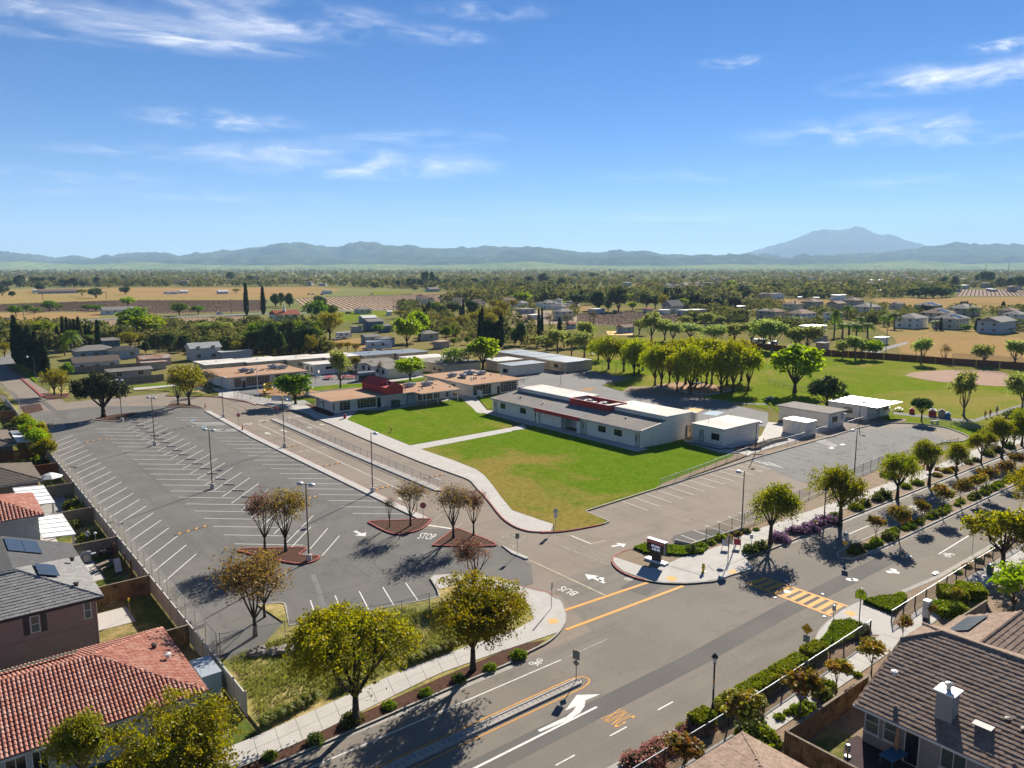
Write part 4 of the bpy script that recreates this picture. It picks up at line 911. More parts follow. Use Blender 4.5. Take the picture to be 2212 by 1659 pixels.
mat('toy_yellow',(.75,.52,.02),(.68,.46,.02),rough=.4)
mat('toy_red',(.48,.045,.04),(.42,.04,.04),rough=.5)
mat('toy_green',(.04,.17,.12),(.035,.15,.1),rough=.5)
mat('cone_orange',(.78,.13,.04),(.68,.11,.03),rough=.6)
m,nt,bs = newmat('glass');bs.inputs['Base Color'].default_value = (.012,.014,.017,1);bs.inputs['Roughness'].default_value = .12;bs.inputs['Specular IOR Level'].default_value = .55
m,nt,bs = newmat('glass_green');bs.inputs['Base Color'].default_value = (.07,.10,.085,1);bs.inputs['Roughness'].default_value = .15
m,nt,bs = newmat('solar');bs.inputs['Base Color'].default_value = (.022,.026,.034,1);bs.inputs['Roughness'].default_value = .22;bs.inputs['Specular IOR Level'].default_value = .35
m,nt,bs = newmat('metal_box');bs.inputs['Base Color'].default_value = (.30,.335,.37,1);bs.inputs['Roughness'].default_value = .55;bs.inputs['Metallic'].default_value = .3

# ------------------------------------------------------------------ building helpers (x0,y0 is the corner towards the camera)
def window(root,face,c,a0,a1,z0,z1,nx=1,nz=1,frame='trim_white',glass='glass',fw=.06,name='window',sill=False):
    """a window on the wall plane: face 'x' lies on X=c facing -X (a = Y), 'y' lies on Y=c facing -Y (a = X)"""
    if a0 > a1: a0,a1 = a1,a0
    def bx(m_,p0,p1,q0,q1,d0,d1):
        if face == 'x': m_.box(c - d1,c - d0,p0,p1,q0,q1)
        else: m_.box(p0,p1,c - d1,c - d0,q0,q1)
    f = MB()
    bx(f,a0,a1,z0,z0 + fw,.0,.05);bx(f,a0,a1,z1 - fw,z1,0,.05);bx(f,a0,a0 + fw,z0 + fw,z1 - fw,0,.05);bx(f,a1 - fw,a1,z0 + fw,z1 - fw,0,.05)
    for i in range(1,nx): q = a0 + (a1 - a0) * i / nx;bx(f,q - fw * .4,q + fw * .4,z0 + fw,z1 - fw,.005,.045)
    for i in range(1,nz): q = z0 + (z1 - z0) * i / nz;bx(f,a0 + fw,a1 - fw,q - fw * .35,q + fw * .35,.004,.04)
    if sill: bx(f,a0 - .08,a1 + .08,z0 - .1,z0,0,.09)
    o = f.build(name,frame,root)
    g = MB();bx(g,a0 + fw * .5,a1 - fw * .5,z0 + fw * .5,z1 - fw * .5,.0,.015);g.build('pane',glass,o);return o
def door(root,face,c,a0,a1,z1,m='door_cream',frame='trim_dark',z0=.1,lite=True):
    o = window(root,face,c,a0,a1,z0,z1,frame=frame,glass=m,fw=.07,name='door')
    if lite:
        mid = (a0 + a1) / 2;b = MB()
        if face == 'x': b.box(c - .03,c - .012,mid + .05,mid + .25,z0 + 1.1,z1 - .3)
        else: b.box(mid + .05,mid + .25,c - .03,c - .012,z0 + 1.1,z1 - .3)
        b.build('door_pane','glass',o)
    return o
def block(name,label,cat,x0,x1,y0,y1,h,wall,roof,over=.5,rz_=.28,slope=0.0,fascia='fascia',loc_z=0.05,group=None,gable=None):
    """a low building: walls, a roof slab with fascia; slope raises the +X side, gable='x'/'y' gives a ridge along that axis"""
    o = thing(name,label,cat,(x0,y0,0),0,group);X,Y = x1 - x0,y1 - y0
    MB().box(0,X,0,Y,0,h).build('wall',wall,o)
    a,b,c_,d = -over,X + over,-over,Y + over
    if gable:
        k = .6 if not isinstance(gable,tuple) else gable[1];ax = gable if not isinstance(gable,tuple) else gable[0]
        if ax == 'x': V = [(a,c_,h),(b,c_,h),(b,d,h),(a,d,h),(a,(c_ + d) / 2,h + k),(b,(c_ + d) / 2,h + k)];F_ = [(0,1,5,4),(2,3,4,5),(0,4,3),(1,2,5),(0,3,2,1)]
        else: V = [(a,c_,h),(b,c_,h),(b,d,h),(a,d,h),((a + b) / 2,c_,h + k),((a + b) / 2,d,h + k)];F_ = [(3,0,4,5),(1,2,5,4),(0,1,4),(2,3,5),(0,3,2,1)]
        MB().add([(x,y,z + .02) for x,y,z in V],F_).build('roof',roof,o)
    else:
        V = [(a,c_,h),(b,c_,h + slope),(b,d,h + slope),(a,d,h),(a,c_,h + rz_),(b,c_,h + slope + rz_),(b,d,h + slope + rz_),(a,d,h + rz_)]
        MB().add(V,[(0,3,2,1),(0,1,5,4),(1,2,6,5),(2,3,7,6),(3,0,4,7)]).build('fascia',fascia,o)
        e = .06;V2 = [(a + e,c_ + e,h + rz_ - .03),(b - e,c_ + e,h + slope + rz_ - .03),(b - e,d - e,h + slope + rz_ - .03),(a + e,d - e,h + rz_ - .03)]
        MB().poly([(x,y,z + .045) for x,y,z in V2]).build('roof',roof,o)
    return o
def loc(o,face,a): return a - (o.location.y if face == 'x' else o.location.x)
def win(o,face,c,a0,a1,z0,z1,nx=1,nz=1,**k):
    ox,oy = o.location.x,o.location.y
    return window(o,face,c - (ox if face == 'x' else oy),loc(o,face,a0),loc(o,face,a1),z0,z1,nx,nz,**k)
def dor(o,face,c,a0,a1,z1=2.2,**k):
    ox,oy = o.location.x,o.location.y
    return door(o,face,c - (ox if face == 'x' else oy),loc(o,face,min(a0,a1)),loc(o,face,max(a0,a1)),z1,**k)
def hvac(name,label,x,y,z,a=0,s=1.0,group='rooftop air units'):
    o = thing(name,label,'air unit',(x,y,z),a,group);o.scale = (s,s,s)
    MB().box(-.8,.8,-.6,.6,.0,1.0).build('body','metal_box',o);MB().box(.82,1.7,-.45,.45,.25,.85).build('duct','metal_box',o)
    MB().box(-1.5,-.82,-.4,.4,.3,.9).build('duct','steel',o);MB().lathe([(.42,1.0),(.42,1.12),(.36,1.14)],0,0,10).build('fan_ring','trim_dark',o);MB().box(-.84,.84,-.64,.64,.92,.98).build('rim','steel',o);return o
def vents(o,pts,zf):
    for i,(x,y) in enumerate(pts):
        MB().lathe([(.16,0),(.16,.22),(.24,.24),(.24,.3),(.05,.36)],x - o.location.x,y - o.location.y,7).build('vent','trim_dark' if i % 3 else 'sign_white',o).location.z = zf

# ------------------------------------------------------------------ school, block A: long office wing with two high white volumes and a red screen
A = thing('school_building','long pale school building with two raised white roofs and a red screen behind the lawn','school building',(100,88.6,0))
AL = 43.6
MB().box(0,7.4,0,15.5,0,3.0).box(0,7.4,28.2,AL,0,3.0).box(2.6,7.4,15.5,28.2,0,3.0).box(0,2.6,21.0,28.0,0,2.95).build('wall','stucco_school',A)
V = [(-.7,-.25,3.0),(7.2,-.25,3.95),(7.2,AL + .25,3.95),(-.7,AL + .25,3.0)]
rf = MB().add(V + [(x,y,z + .22) for x,y,z in V],[(0,3,2,1),(4,5,6,7),(0,1,5,4),(1,2,6,5),(2,3,7,6),(3,0,4,7)]).build('roof','roof_gravel',A)
MB().add([(-.72,15.2,3.235),(7.1,15.2,4.175),(7.1,28.4,4.175),(-.72,28.4,3.235)],[(0,1,2,3)]).build('roof_sheet','roof_grey',rf)
for q0,q1 in ((-.27,15.1),(28.5,AL + .27)): MB().box(-.74,-.705,q0,q1,2.98,3.2).build('gutter','fascia',A)
rd = MB().box(-.85,-.71,15.1,28.5,2.55,3.3).build('red_fascia','red_metal',A)
for k in range(44): MB().box(-.88,-.852,15.15 + k * .303,15.2 + k * .303,2.57,3.28).build('seam','red_metal',rd)
MB().add([(-.3,-.32,0),(8.9,-.32,0),(8.9,-.32,4.75),(6.9,-.32,4.75),(6.9,-.32,4.2),(-.3,-.32,3.3),(-.3,-.02,0),(8.9,-.02,0),(8.9,-.02,4.75),(6.9,-.02,4.75),(6.9,-.02,4.2),(-.3,-.02,3.3)],
         [(5,4,3,2,1,0)[::-1],(6,7,8,9,10,11)[::-1],(0,1,7,6),(1,2,8,7),(2,3,9,8),(3,4,10,9),(4,5,11,10),(5,0,6,11)]).build('end_wall','stucco_school',A)
for y0,y1,x1 in ((-.05,15.0,14.2),(24.2,42.6,13.6)):
    MB().box(6.9,x1,y0 + .05,y1,0,4.75).build('upper_wall','stucco_school',A)
    MB().box(6.7,x1 + .2,y0 - .1,y1 + .2,4.75,4.95).build('parapet','off_white',A);MB().box(6.9,x1,y0 + .1,y1,4.95,4.97).build('upper_roof','roof_white',A)
for q in (42.4,): MB().box(6.3,8.2,q,q + .35,3.6,5.2).build('parapet','stucco_school',A)
MB().box(13.9,14.6,-1.0,0,0,4.9).build('pier','stucco_school',A)
sx0,sx1,sy0,sy1 = 5.4,10.6,13.2,24.4
scn = MB().box(sx0,sx0 + .12,sy0,sy1,3.7,5.15).box(sx1 - .12,sx1,sy0,sy1,3.7,5.15).box(sx0 + .12,sx1 - .12,sy0,sy0 + .12,3.7,5.15).box(sx0 + .12,sx1 - .12,sy1 - .12,sy1,3.7,5.15).build('roof_screen','red_metal',A)
MB().box(sx0 + .12,sx1 - .12,sy0 + .12,sy1 - .12,3.95,4.0).build('screen_floor','roof_white',A)
for k in range(36): MB().box(sx0 - .03,sx0 - .002,sy0 + .05 + k * .31,sy0 + .1 + k * .31,3.72,5.1).build('seam','red_metal',scn)
MB().box(sx0 - .06,sx0 + .16,sy0 - .06,sy1 + .06,5.152,5.22).box(sx1 - .16,sx1 + .06,sy0 - .06,sy1 + .06,5.152,5.22).box(sx0 + .16,sx1 - .16,sy0 - .06,sy0 + .16,5.152,5.22).box(sx0 + .16,sx1 - .16,sy1 - .16,sy1 + .06,5.152,5.22).build('coping','red_metal',scn)
for i,(x,y) in enumerate(((107.0,104.0),(108.8,106.6),(107.2,108.4),(108.6,110.8))): hvac('air_unit','metal air unit inside the red roof screen, %s from the front' % 'first second third fourth'.split()[i],x,y,4.0,.1,.85,None)
for a0,a1,b0,b1 in ((99.2,97.3,1.3,2.45),(95.1,93.2,1.3,2.45),(122.5,120.6,1.3,2.45),(129.2,127.6,1.3,2.45)): win(A,'x',100,a0,a1,b0,b1,2,1,frame='trim_dark')
for a0,a1 in ((103.7,102.4),(89.9,88.9),(117.6,116.9),(131.6,130.6)): dor(A,'x',100,a0,a1,2.45)
dor(A,'x',102.6,106.6,105.6,2.3,m='glass');MB().tube((-.3,19.6,0),(-.3,19.6,2.6),.07).build('post','off_white',A);MB().box(-.4,.1,15.3,16.1,0,2.6).build('pier','stucco_school',A);MB().box(-.4,.1,27.5,28.2,0,2.6).build('pier','stucco_school',A)
dor(A,'y',88.3,112.4,113.5,2.4,m='stucco_tan');vents(A,[(102.5,118),(104,96),(103,126),(111,96),(110,122)],3.7)

# block B: brown roofed front building with red clerestory
B = thing('school_building','brown roofed school building with a red barn shaped skylight facing the upper lawn','school building',(72,152.4,0))
MB().box(0,18.2,0,10.2,0,2.9).box(18.2,31.5,0.6,10.2,0,2.9).build('wall','stucco_grey',B)
rp_ = [(-2.0,-2.2),(18.6,-2.2),(18.6,-5.6),(29.6,-5.6),(33.0,9.6),(12.2,11.2),(-1.8,11.6)]
MB().prism(rp_,2.9,3.14).build('fascia','fascia',B)
MB().poly([(x * .995 + .06,y * .99 + .05,3.16) for x,y in rp_]).build('roof','roof_tan',B)
MB().box(-1.9,11,11.35,11.55,3.14,3.3).build('roof_edge','off_white',B)
for x in (20.2,23.4,26.4,29.0): MB().tube((x,-5.1,0),(x,-5.1,2.95),.09).build('post','off_white',B)
rx0,rx1,ry0,ry1 = 11.7,16.0,-2.0,9.8
cl = MB().box(rx0,rx1,ry0,ry1,3.2,4.75).build('clerestory','red_metal',B)
for k in range(38): MB().box(rx0 - .03,rx0 - .002,ry0 + .05 + k * .31,ry0 + .1 + k * .31,3.22,4.7).build('seam','red_metal',cl)
for k in range(14): MB().box(rx0 + .05 + k * .31,rx0 + .1 + k * .31,ry0 - .03,ry0 - .002,3.22,4.9 if 2 < k < 11 else 4.7).build('seam','red_metal',cl)
cx = (rx0 + rx1) / 2
MB().add([(rx0,ry0,4.76),(rx1,ry0,4.76),(cx,ry0,5.95),(rx0,ry0 + .25,4.76),(rx1,ry0 + .25,4.76),(cx,ry0 + .25,5.95)],[(0,1,2),(5,4,3),(0,2,5,3),(2,1,4,5)]).build('gable_end','red_metal',cl)
MB().add([(rx0 - .2,ry0 + 3.6,4.7),(cx,ry0 + 3.6,6.1),(rx1 + .2,ry0 + 3.6,4.7),(rx0 - .2,ry1 + .2,4.7),(cx,ry1 + .2,6.1),(rx1 + .2,ry1 + .2,4.7)],[(0,1,4,3),(1,2,5,4),(0,2,1),(3,4,5)]).build('gable_roof','red_metal',cl)
for k in range(16):
    y = ry0 + 3.7 + k * .53;MB().add([(rx0 - .2,y,4.72),(rx0 - .2,y + .06,4.72),(cx,y + .06,6.14),(cx,y,6.14),(rx0 - .2,y,4.8),(rx0 - .2,y + .06,4.8),(cx,y + .06,6.2),(cx,y,6.2)],[(4,5,6,7),(0,4,7,3),(1,2,6,5),(0,1,5,4)]).build('seam','red_metal',cl)
MB().add([(rx0 + .5,ry0 + 3.58,4.85),(rx1 - .5,ry0 + 3.58,4.85),(cx,ry0 + 3.58,5.9)],[(0,1,2)]).build('gable_pane','glass',cl);MB().box(cx - .08,cx + .08,ry0 + 3.5,ry0 + 3.57,4.8,5.9).build('mullion','off_white',cl)
def glazing(o,face,c,a0,a1,n,z0=.45,z1=2.75,rows=4): return win(o,face,c,a0,a1,z0,z1,n * 3,rows,frame='off_white',fw=.07)
glazing(B,'y',152.4,73.0,75.6,1);glazing(B,'y',152.4,77.3,82.0,2);dor(B,'y',152.4,82.2,83.3,2.5,m='glass',frame='off_white',lite=False)
glazing(B,'x',72,152.6,153.6,1);glazing(B,'x',72,160.4,162.2,1)
for a0,a1 in ((93.5,94.6),(95,97.6),(98,99.6),(101.4,102.6)): glazing(B,'y',153.0,a0,a1,1,.4,2.5,3)
MB().box(.0,.0 + .06,5.2,6.2,.9,2.3).build('notice_board','sign_white',B).location.x = -.1
MB().box(4.0,4.9,-.08,-.01,1.0,2.2).build('notice_board','sign_white',B)
for i,(x,y) in enumerate(((93.6,157.2),(98.0,156.2))): hvac('air_unit','grey air unit on the brown roof, %s of the pair beside the red skylight' % ('left','right')[i],x,y,3.16,.1)
vents(B,[(90.5,153.6),(94.5,152.6),(97,151.8),(100.5,156),(101.3,150.9),(92.4,150.6)],3.1)
# block C: kindergarten, brown roof upper left; block D right of B
Cb = block('school_building','brown roofed school building behind the yellow slide at the upper left','school building',64.6,85.0,199.8,218,3.1,'stucco_grey','roof_tan',1.3,.22)
for a0,a1,n in ((66.0,67.9,1),(69.2,75.6,3),(77.0,84.2,3)): glazing(Cb,'y',199.8,a0,a1,n,.5,2.85,4)
dor(Cb,'y',199.8,68.0,69.1,2.1,m='glass',frame='off_white',lite=False)
for i,(x,y) in enumerate(((71.2,207),(72.6,204.6),(80.6,209.5),(82,207))): hvac('air_unit','grey air unit on the upper left brown roof, %s from the left' % 'first second third fourth'.split()[i],x,y,3.34,.2 + i)
vents(Cb,[(74.5 + .9 * (i % 5),205.5 + 1.6 * (i // 5) + .5 * (i % 3)) for i in range(12)],3.3)
Db = block('school_building','brown roofed school building right of the red skylight with two tall window walls','school building',107.4,122.2,150.4,170.8,3.1,'stucco_school','roof_tan',1.2,.22)
for a0,a1,n in ((107.8,113.4,2),(116.3,121.6,2)): glazing(Db,'y',150.4,a0,a1,n,.4,2.85,4)
dor(Db,'y',150.4,112.2,113.2,2.1,m='glass',frame='off_white',lite=False);dor(Db,'y',150.4,115.2,116.2,2.1,m='glass',frame='off_white',lite=False);win(Db,'x',107.4,157.4,159.0,1.2,2.5,2,1)
for i,(x,y) in enumerate(((110.5,163.6),(112.2,161),(117,164.6),(119.2,162.4))): hvac('air_unit','grey air unit on the roof right of the red skylight, %s from the left' % 'first second third fourth'.split()[i],x,y,3.34,.3 + i)
vents(Db,[(111 + 1.15 * (i % 5),155.5 + 1.7 * (i // 5) + .6 * (i % 3)) for i in range(13)] + [(121,166),(120.5,160),(121.8,157)],3.3)
# classroom blocks behind
wl_ = ('white roofed','white roofed','white roofed','white roofed','grey roofed','blue grey roofed')
for k in range(6):
    x = 68 + 11.9 * k;y = 230.2 - (x - 68) * .17
    o = block('portable_classroom','%s flat classroom in the long back row, %s from the left' % (wl_[k],'first second third fourth fifth sixth'.split()[k]),'classroom',x,x + 11.3,y,y + 11.4,2.9,'stucco_tan','roof_white' if k < 4 else 'roof_metal_blue',.35,.28,group='flat classrooms in the back row')
    dor(o,'y',y,x + 7.6,x + 8.6,2.2,m='stucco_tan');win(o,'y',y,x + 3,x + 5.2,1.0,2.2,2,1,frame='trim_dark');vents(o,[(x + 5,y + 6)],3.2)
wb = block('portable_classroom','white roofed pale building with tall dark windows beside the play court','classroom',93.2,104.6,211.0,218.2,2.9,'stucco_grey','roof_white',.5,.25)
win(wb,'x',93.2,211.6,212.8,.6,2.4,2,2,frame='trim_white');win(wb,'x',93.2,214.6,216.0,.6,2.4,2,2,frame='trim_white');win(wb,'y',211.0,97,99.4,1.5,2.3,2,1,frame='trim_dark')
gb = thing('classroom_block','grey block of three joined gabled classrooms behind the blue shed','classroom',(107,190.9,0))
for k in range(3):
    MB().box(.02 * k,11.6 - .02 * k,k * 8.7,k * 8.7 + 8.6,0,2.8).build('wall','stucco_grey',gb);y = k * 8.7
    MB().add([(-.5,y - .2,2.8),(12.1,y - .2,2.8),(12.1,y + 8.6,2.8),(-.5,y + 8.6,2.8),(-.5,y + 4.2,3.35),(12.1,y + 4.2,3.35)],[(0,1,5,4),(2,3,4,5),(0,4,3),(1,2,5),(0,3,2,1)]).build('roof','roof_gravel',gb)
    win(gb,'x',107,193.2 + 8.7 * k,194.6 + 8.7 * k,1.0,2.3,2,1,frame='trim_dark');win(gb,'x',107,196.6 + 8.7 * k,198.0 + 8.7 * k,1.0,2.3,2,1,frame='trim_dark')
rg = thing('classroom_block','grey roofed block of joined classrooms behind the two big light green trees','classroom',(123.6,187.0,0))
for k in range(3):
    y = k * 8.8;MB().box(0,13.4,y,y + 8.7,0,2.85).build('wall','stucco_tan',rg);MB().box(-.5,13.9,y - .3,y + 8.45,2.85,3.15).build('roof','roof_gravel' if k < 2 else 'roof_white',rg)
    for q in (1.6,4.6): win(rg,'x',123.6,187 + y + q,187 + y + q + 1.6,1.0,2.2,2,1,frame='trim_dark')
    dor(rg,'x',123.6,187 + y + 7,187 + y + 7.9,2.1,m='stucco_tan')
bb = block('portable_classroom','blue grey roofed classroom beside the ball court','classroom',138.2,150.6,173.0,179.0,2.9,'stucco_school','roof_metal_blue',.6,.2);win(bb,'x',138.2,175.2,177.4,.6,1.8,2,1,frame='trim_dark')
r1_ = block('portable_classroom','pair of tan classrooms with railings and grey roofs at the ball court','classroom',156.0,167,168.8,182.4,2.9,'stucco_tan','roof_metal_blue',.3,.2)
MB().box(-1.2,0,-.2,13.6,2.86,3.05).build('canopy','roof_gravel',r1_)
for a in (170.0,176.6): dor(r1_,'x',156,a,a + 1,2.1,m='stucco_tan');win(r1_,'x',156,a + 2.6,a + 4.4,1.0,2.1,2,1,frame='trim_dark')
MB().tube((-1.2,.5,1.0),(-1.2,12.8,1.0),.04).build('railing','trim_dark',r1_)
for k in range(3): block('portable_classroom','grey roofed tan classroom in the row along the park, %s from the court' % 'first second third'.split()[k],'classroom',157.0,167.6,183.6 + 7.6 * k,190.9 + 7.6 * k,2.9,'stucco_tan','roof_metal_blue',.35,.2,group='classrooms in the row along the park')
block('portable_classroom','white metal roofed classroom behind the blue grey one','classroom',141.0,151.0,183.8,191.5,2.9,'stucco_tan','roof_metal_white',.4,.2)
# small annex with ramp right of block A
an = block('school_annex','cream annex with white flat roof, blue ramp and railing right of the long building','annex',111.4,122.2,79.4,86.2,3.3,'stucco_school','roof_white',.35,.22,fascia='off_white',slope=.1)
dor(an,'x',111.4,84.6,83.7,2.55,z0=.5);win(an,'x',111.4,82.0,80.3,1.2,2.4,2,1,frame='trim_dark')
MB().box(-1.9,-.05,-1.0,6.2,.42,.5).box(-.05,6.5,-1.6,-.1,.3,.42).build('ramp','metal_box',an)
for k in range(8): MB().tube((-1.85,-.95 + k * 1.0,.0),(-1.85,-.95 + k * 1.0,1.4),.03,n=5).build('railing_post','steel',an)
MB().tube((-1.85,-.95,1.4),(-1.85,6.1,1.4),.03).tube((-1.85,-.95,.95),(-1.85,6.1,.95),.02).tube((-1.85,-1.6,1.4),(6.5,-1.6,1.3),.03).build('handrail','steel',an);MB().tube((2.2,5,3.5),(2.2,5,4.6),.03).tube((8,4.5,3.5),(8,4.5,5.0),.03).build('roof_mast','steel',an)
sh = block('portable_building','beige flat building behind the cream container by the right parking','building',141.8,147.8,76.6,87.6,2.95,'stucco_school','roof_gravel',.6,.2);win(sh,'y',76.6,143.2,145.2,1.0,2.1,2,1,frame='trim_dark');MB().box(5.0,5.8,-.5,0,1.2,2.4).build('air_box','sign_white',sh)
b2 = block('portable_building','white metal roofed building with awning at the edge of the playing field','building',155.8,165.6,75.8,84.4,2.9,'off_white','roof_metal_white',.2,.15);MB().box(-.2,11.2,-2.2,-.22,2.92,3.0).build('awning','roof_metal_white',b2);win(b2,'x',155.8,79,80.8,1.0,2.2,2,1,frame='trim_dark');dor(b2,'y',75.8,160.2,161.2,2.2,m='blue_grey',lite=False);win(b2,'y',75.8,163,164.8,1.2,2.3,2,1,frame='trim_dark')
ct = thing('storage_container','cream metal storage container with a roll door in the concrete yard','container',(131.9,75.5,.06));MB().box(0,3.5,0,5.0,0,2.55).build('body','stucco_school',ct)
for k in range(18): MB().box(-.03,-.001,.1 + k * .28,.22 + k * .28,.1,2.4).build('rib','stucco_school',ct)
MB().box(-.06,-.035,1.3,3.1,.1,2.1).build('roll_door','sign_white',ct);MB().box(-.05,3.55,-.05,5.05,2.552,2.62).build('roof','roof_metal_white',ct)
bs_ = thing('garden_shed','small dark blue barn roofed shed with white door on the play court','shed',(*W(1,1,895,1310),.05));MB().box(0,5,0,2.4,0,1.7).add([(0,0,1.7),(0,.4,2.3),(0,1.2,2.6),(0,2.0,2.3),(0,2.4,1.7),(5,0,1.7),(5,.4,2.3),(5,1.2,2.6),(5,2.0,2.3),(5,2.4,1.7)],[(0,1,2,3,4),(5,6,7,8,9)]).build('wall','solar',bs_)
MB().add([(-.1,-.1,1.72),(-.1,.4,2.36),(-.1,1.2,2.68),(-.1,2.0,2.36),(-.1,2.5,1.72),(5.1,-.1,1.72),(5.1,.4,2.36),(5.1,1.2,2.68),(5.1,2.0,2.36),(5.1,2.5,1.72)],[(0,1,6,5),(1,2,7,6),(2,3,8,7),(3,4,9,8)]).build('roof','roof_metal_blue',bs_);MB().box(-.06,-.01,.6,1.7,.05,1.7).build('door','white_paint',bs_)
o = thing('utility_box','dark green electrical box on a pad beside the brown roofed front building','utility box',(*W(1,1,1170,1535),.1));MB().box(0,1.6,-1.2,0,0,1.6).build('body','green_box',o);MB().box(-.05,1.65,-1.25,.05,1.602,1.68).build('lid','green_box',o);MB().box(-.4,2.2,-1.8,.4,0,.05).build('pad','concrete',o)
o = thing('storage_cabinet','pale blue storage cabinet standing beside the front building','cabinet',(*W(1,1,1295,1500),.1));MB().box(0,1.9,-1.1,0,0,2.1).build('body','blue_grey',o);MB().box(-.05,1.95,-1.15,.05,2.102,2.2).build('lid','off_white',o);MB().box(.93,.95,-1.13,-1.102,.1,2.0).build('door_seam','trim_dark',o)

# ------------------------------------------------------------------ tiled roofs
def tile_field(roof,P0,u,v,polys,tw,cl_,kind,m,limit=300,lift=.03):
    """lay tiles in courses on the plane P0 + a*u + b*v; polys = list of corner lists in (a, b)"""
    P0,u,v = Vector(P0),Vector(u).normalized(),Vector(v).normalized();n = u.cross(v)
    if n.z < 0: n = -n
    b = MB()
    if kind == 'barrel':
        q = [(tw * .5 * math.cos(math.pi * i / 5) * .92,tw * .36 * math.sin(math.pi * i / 5)) for i in range(6)]
        vs = [(x,-cl_ * .54,z + .035) for x,z in q] + [(x * .86,cl_ * .52,z * .86) for x,z in q]
        b.add(vs,[(i,i + 1,i + 7,i + 6) for i in range(5)] + [(5,4,3,2,1,0)])
    else:
        x = tw * .485;b.add([(-x,-cl_ * .55,.0),(x,-cl_ * .55,.0),(x,-cl_ * .55,.05),(-x,-cl_ * .55,.05),(-x,cl_ * .5,.012),(x,cl_ * .5,.012)],[(0,1,2,3),(3,2,5,4),(0,3,4),(1,5,2)])
    me = mesh('tile',b.v,b.f);me.materials.append(M(m));rnd = random.Random(int(P0.x * 10));spots = []
    for poly in polys:
        a0,a1 = min(p[0] for p in poly),max(p[0] for p in poly);b0,b1 = min(p[1] for p in poly),max(p[1] for p in poly)
        for j in range(int((b1 - b0) / cl_) + 1):
            for i in range(int((a1 - a0) / tw) + 1):
                a = a0 + (i + .5 + (.5 if kind == 'flat' and j % 2 else 0)) * tw;bb_ = b0 + (j + .5) * cl_
                if inside(a,bb_,poly): spots.append((a,bb_))
    def d2(s):
        p = P0 + u * s[0] + v * s[1];q = px_of(p.x,p.y,p.z);off = 0 if (-20 < q[0] < 2232 and q[1] < 1680) else 1e6
        return (p - Vector((0,0,CAM_H))).length + off
    spots.sort(key=d2);rest = MB();basis = Matrix((u,v,n)).transposed()
    pw = roof.matrix_world if roof.parent is None else None
    off = Vector(roof.parent.location) if roof.parent else Vector((0,0,0))
    for k,(a,bb_) in enumerate(spots):
        p = P0 + u * a + v * bb_ + n * (lift + rnd.uniform(-.006,.01)) - off
        if k < limit:
            o = link('tile',me,None,roof);mt = basis.to_4x4();mt.translation = p;o.matrix_local = mt
        else: rest.add([tuple(p + u * x + v * y + n * z) for x,y,z in b.v],b.f)
    if rest.v: rest.build('tile_courses',m,roof)['kind'] = 'stuff'
def ridge(root,a,b,r,m,name='ridge_cap'):
    off = root.location if root.parent is None else root.parent.location
    a,b = Vector(a) - Vector(off),Vector(b) - Vector(off);mb = MB();n = max(2,int((b - a).length / .4));d = (b - a) / n
    for i in range(n): mb.tube(a + d * i,a + d * (i + 1.06),r * 1.12,r * .95,7)
    return mb.build(name,m,root)
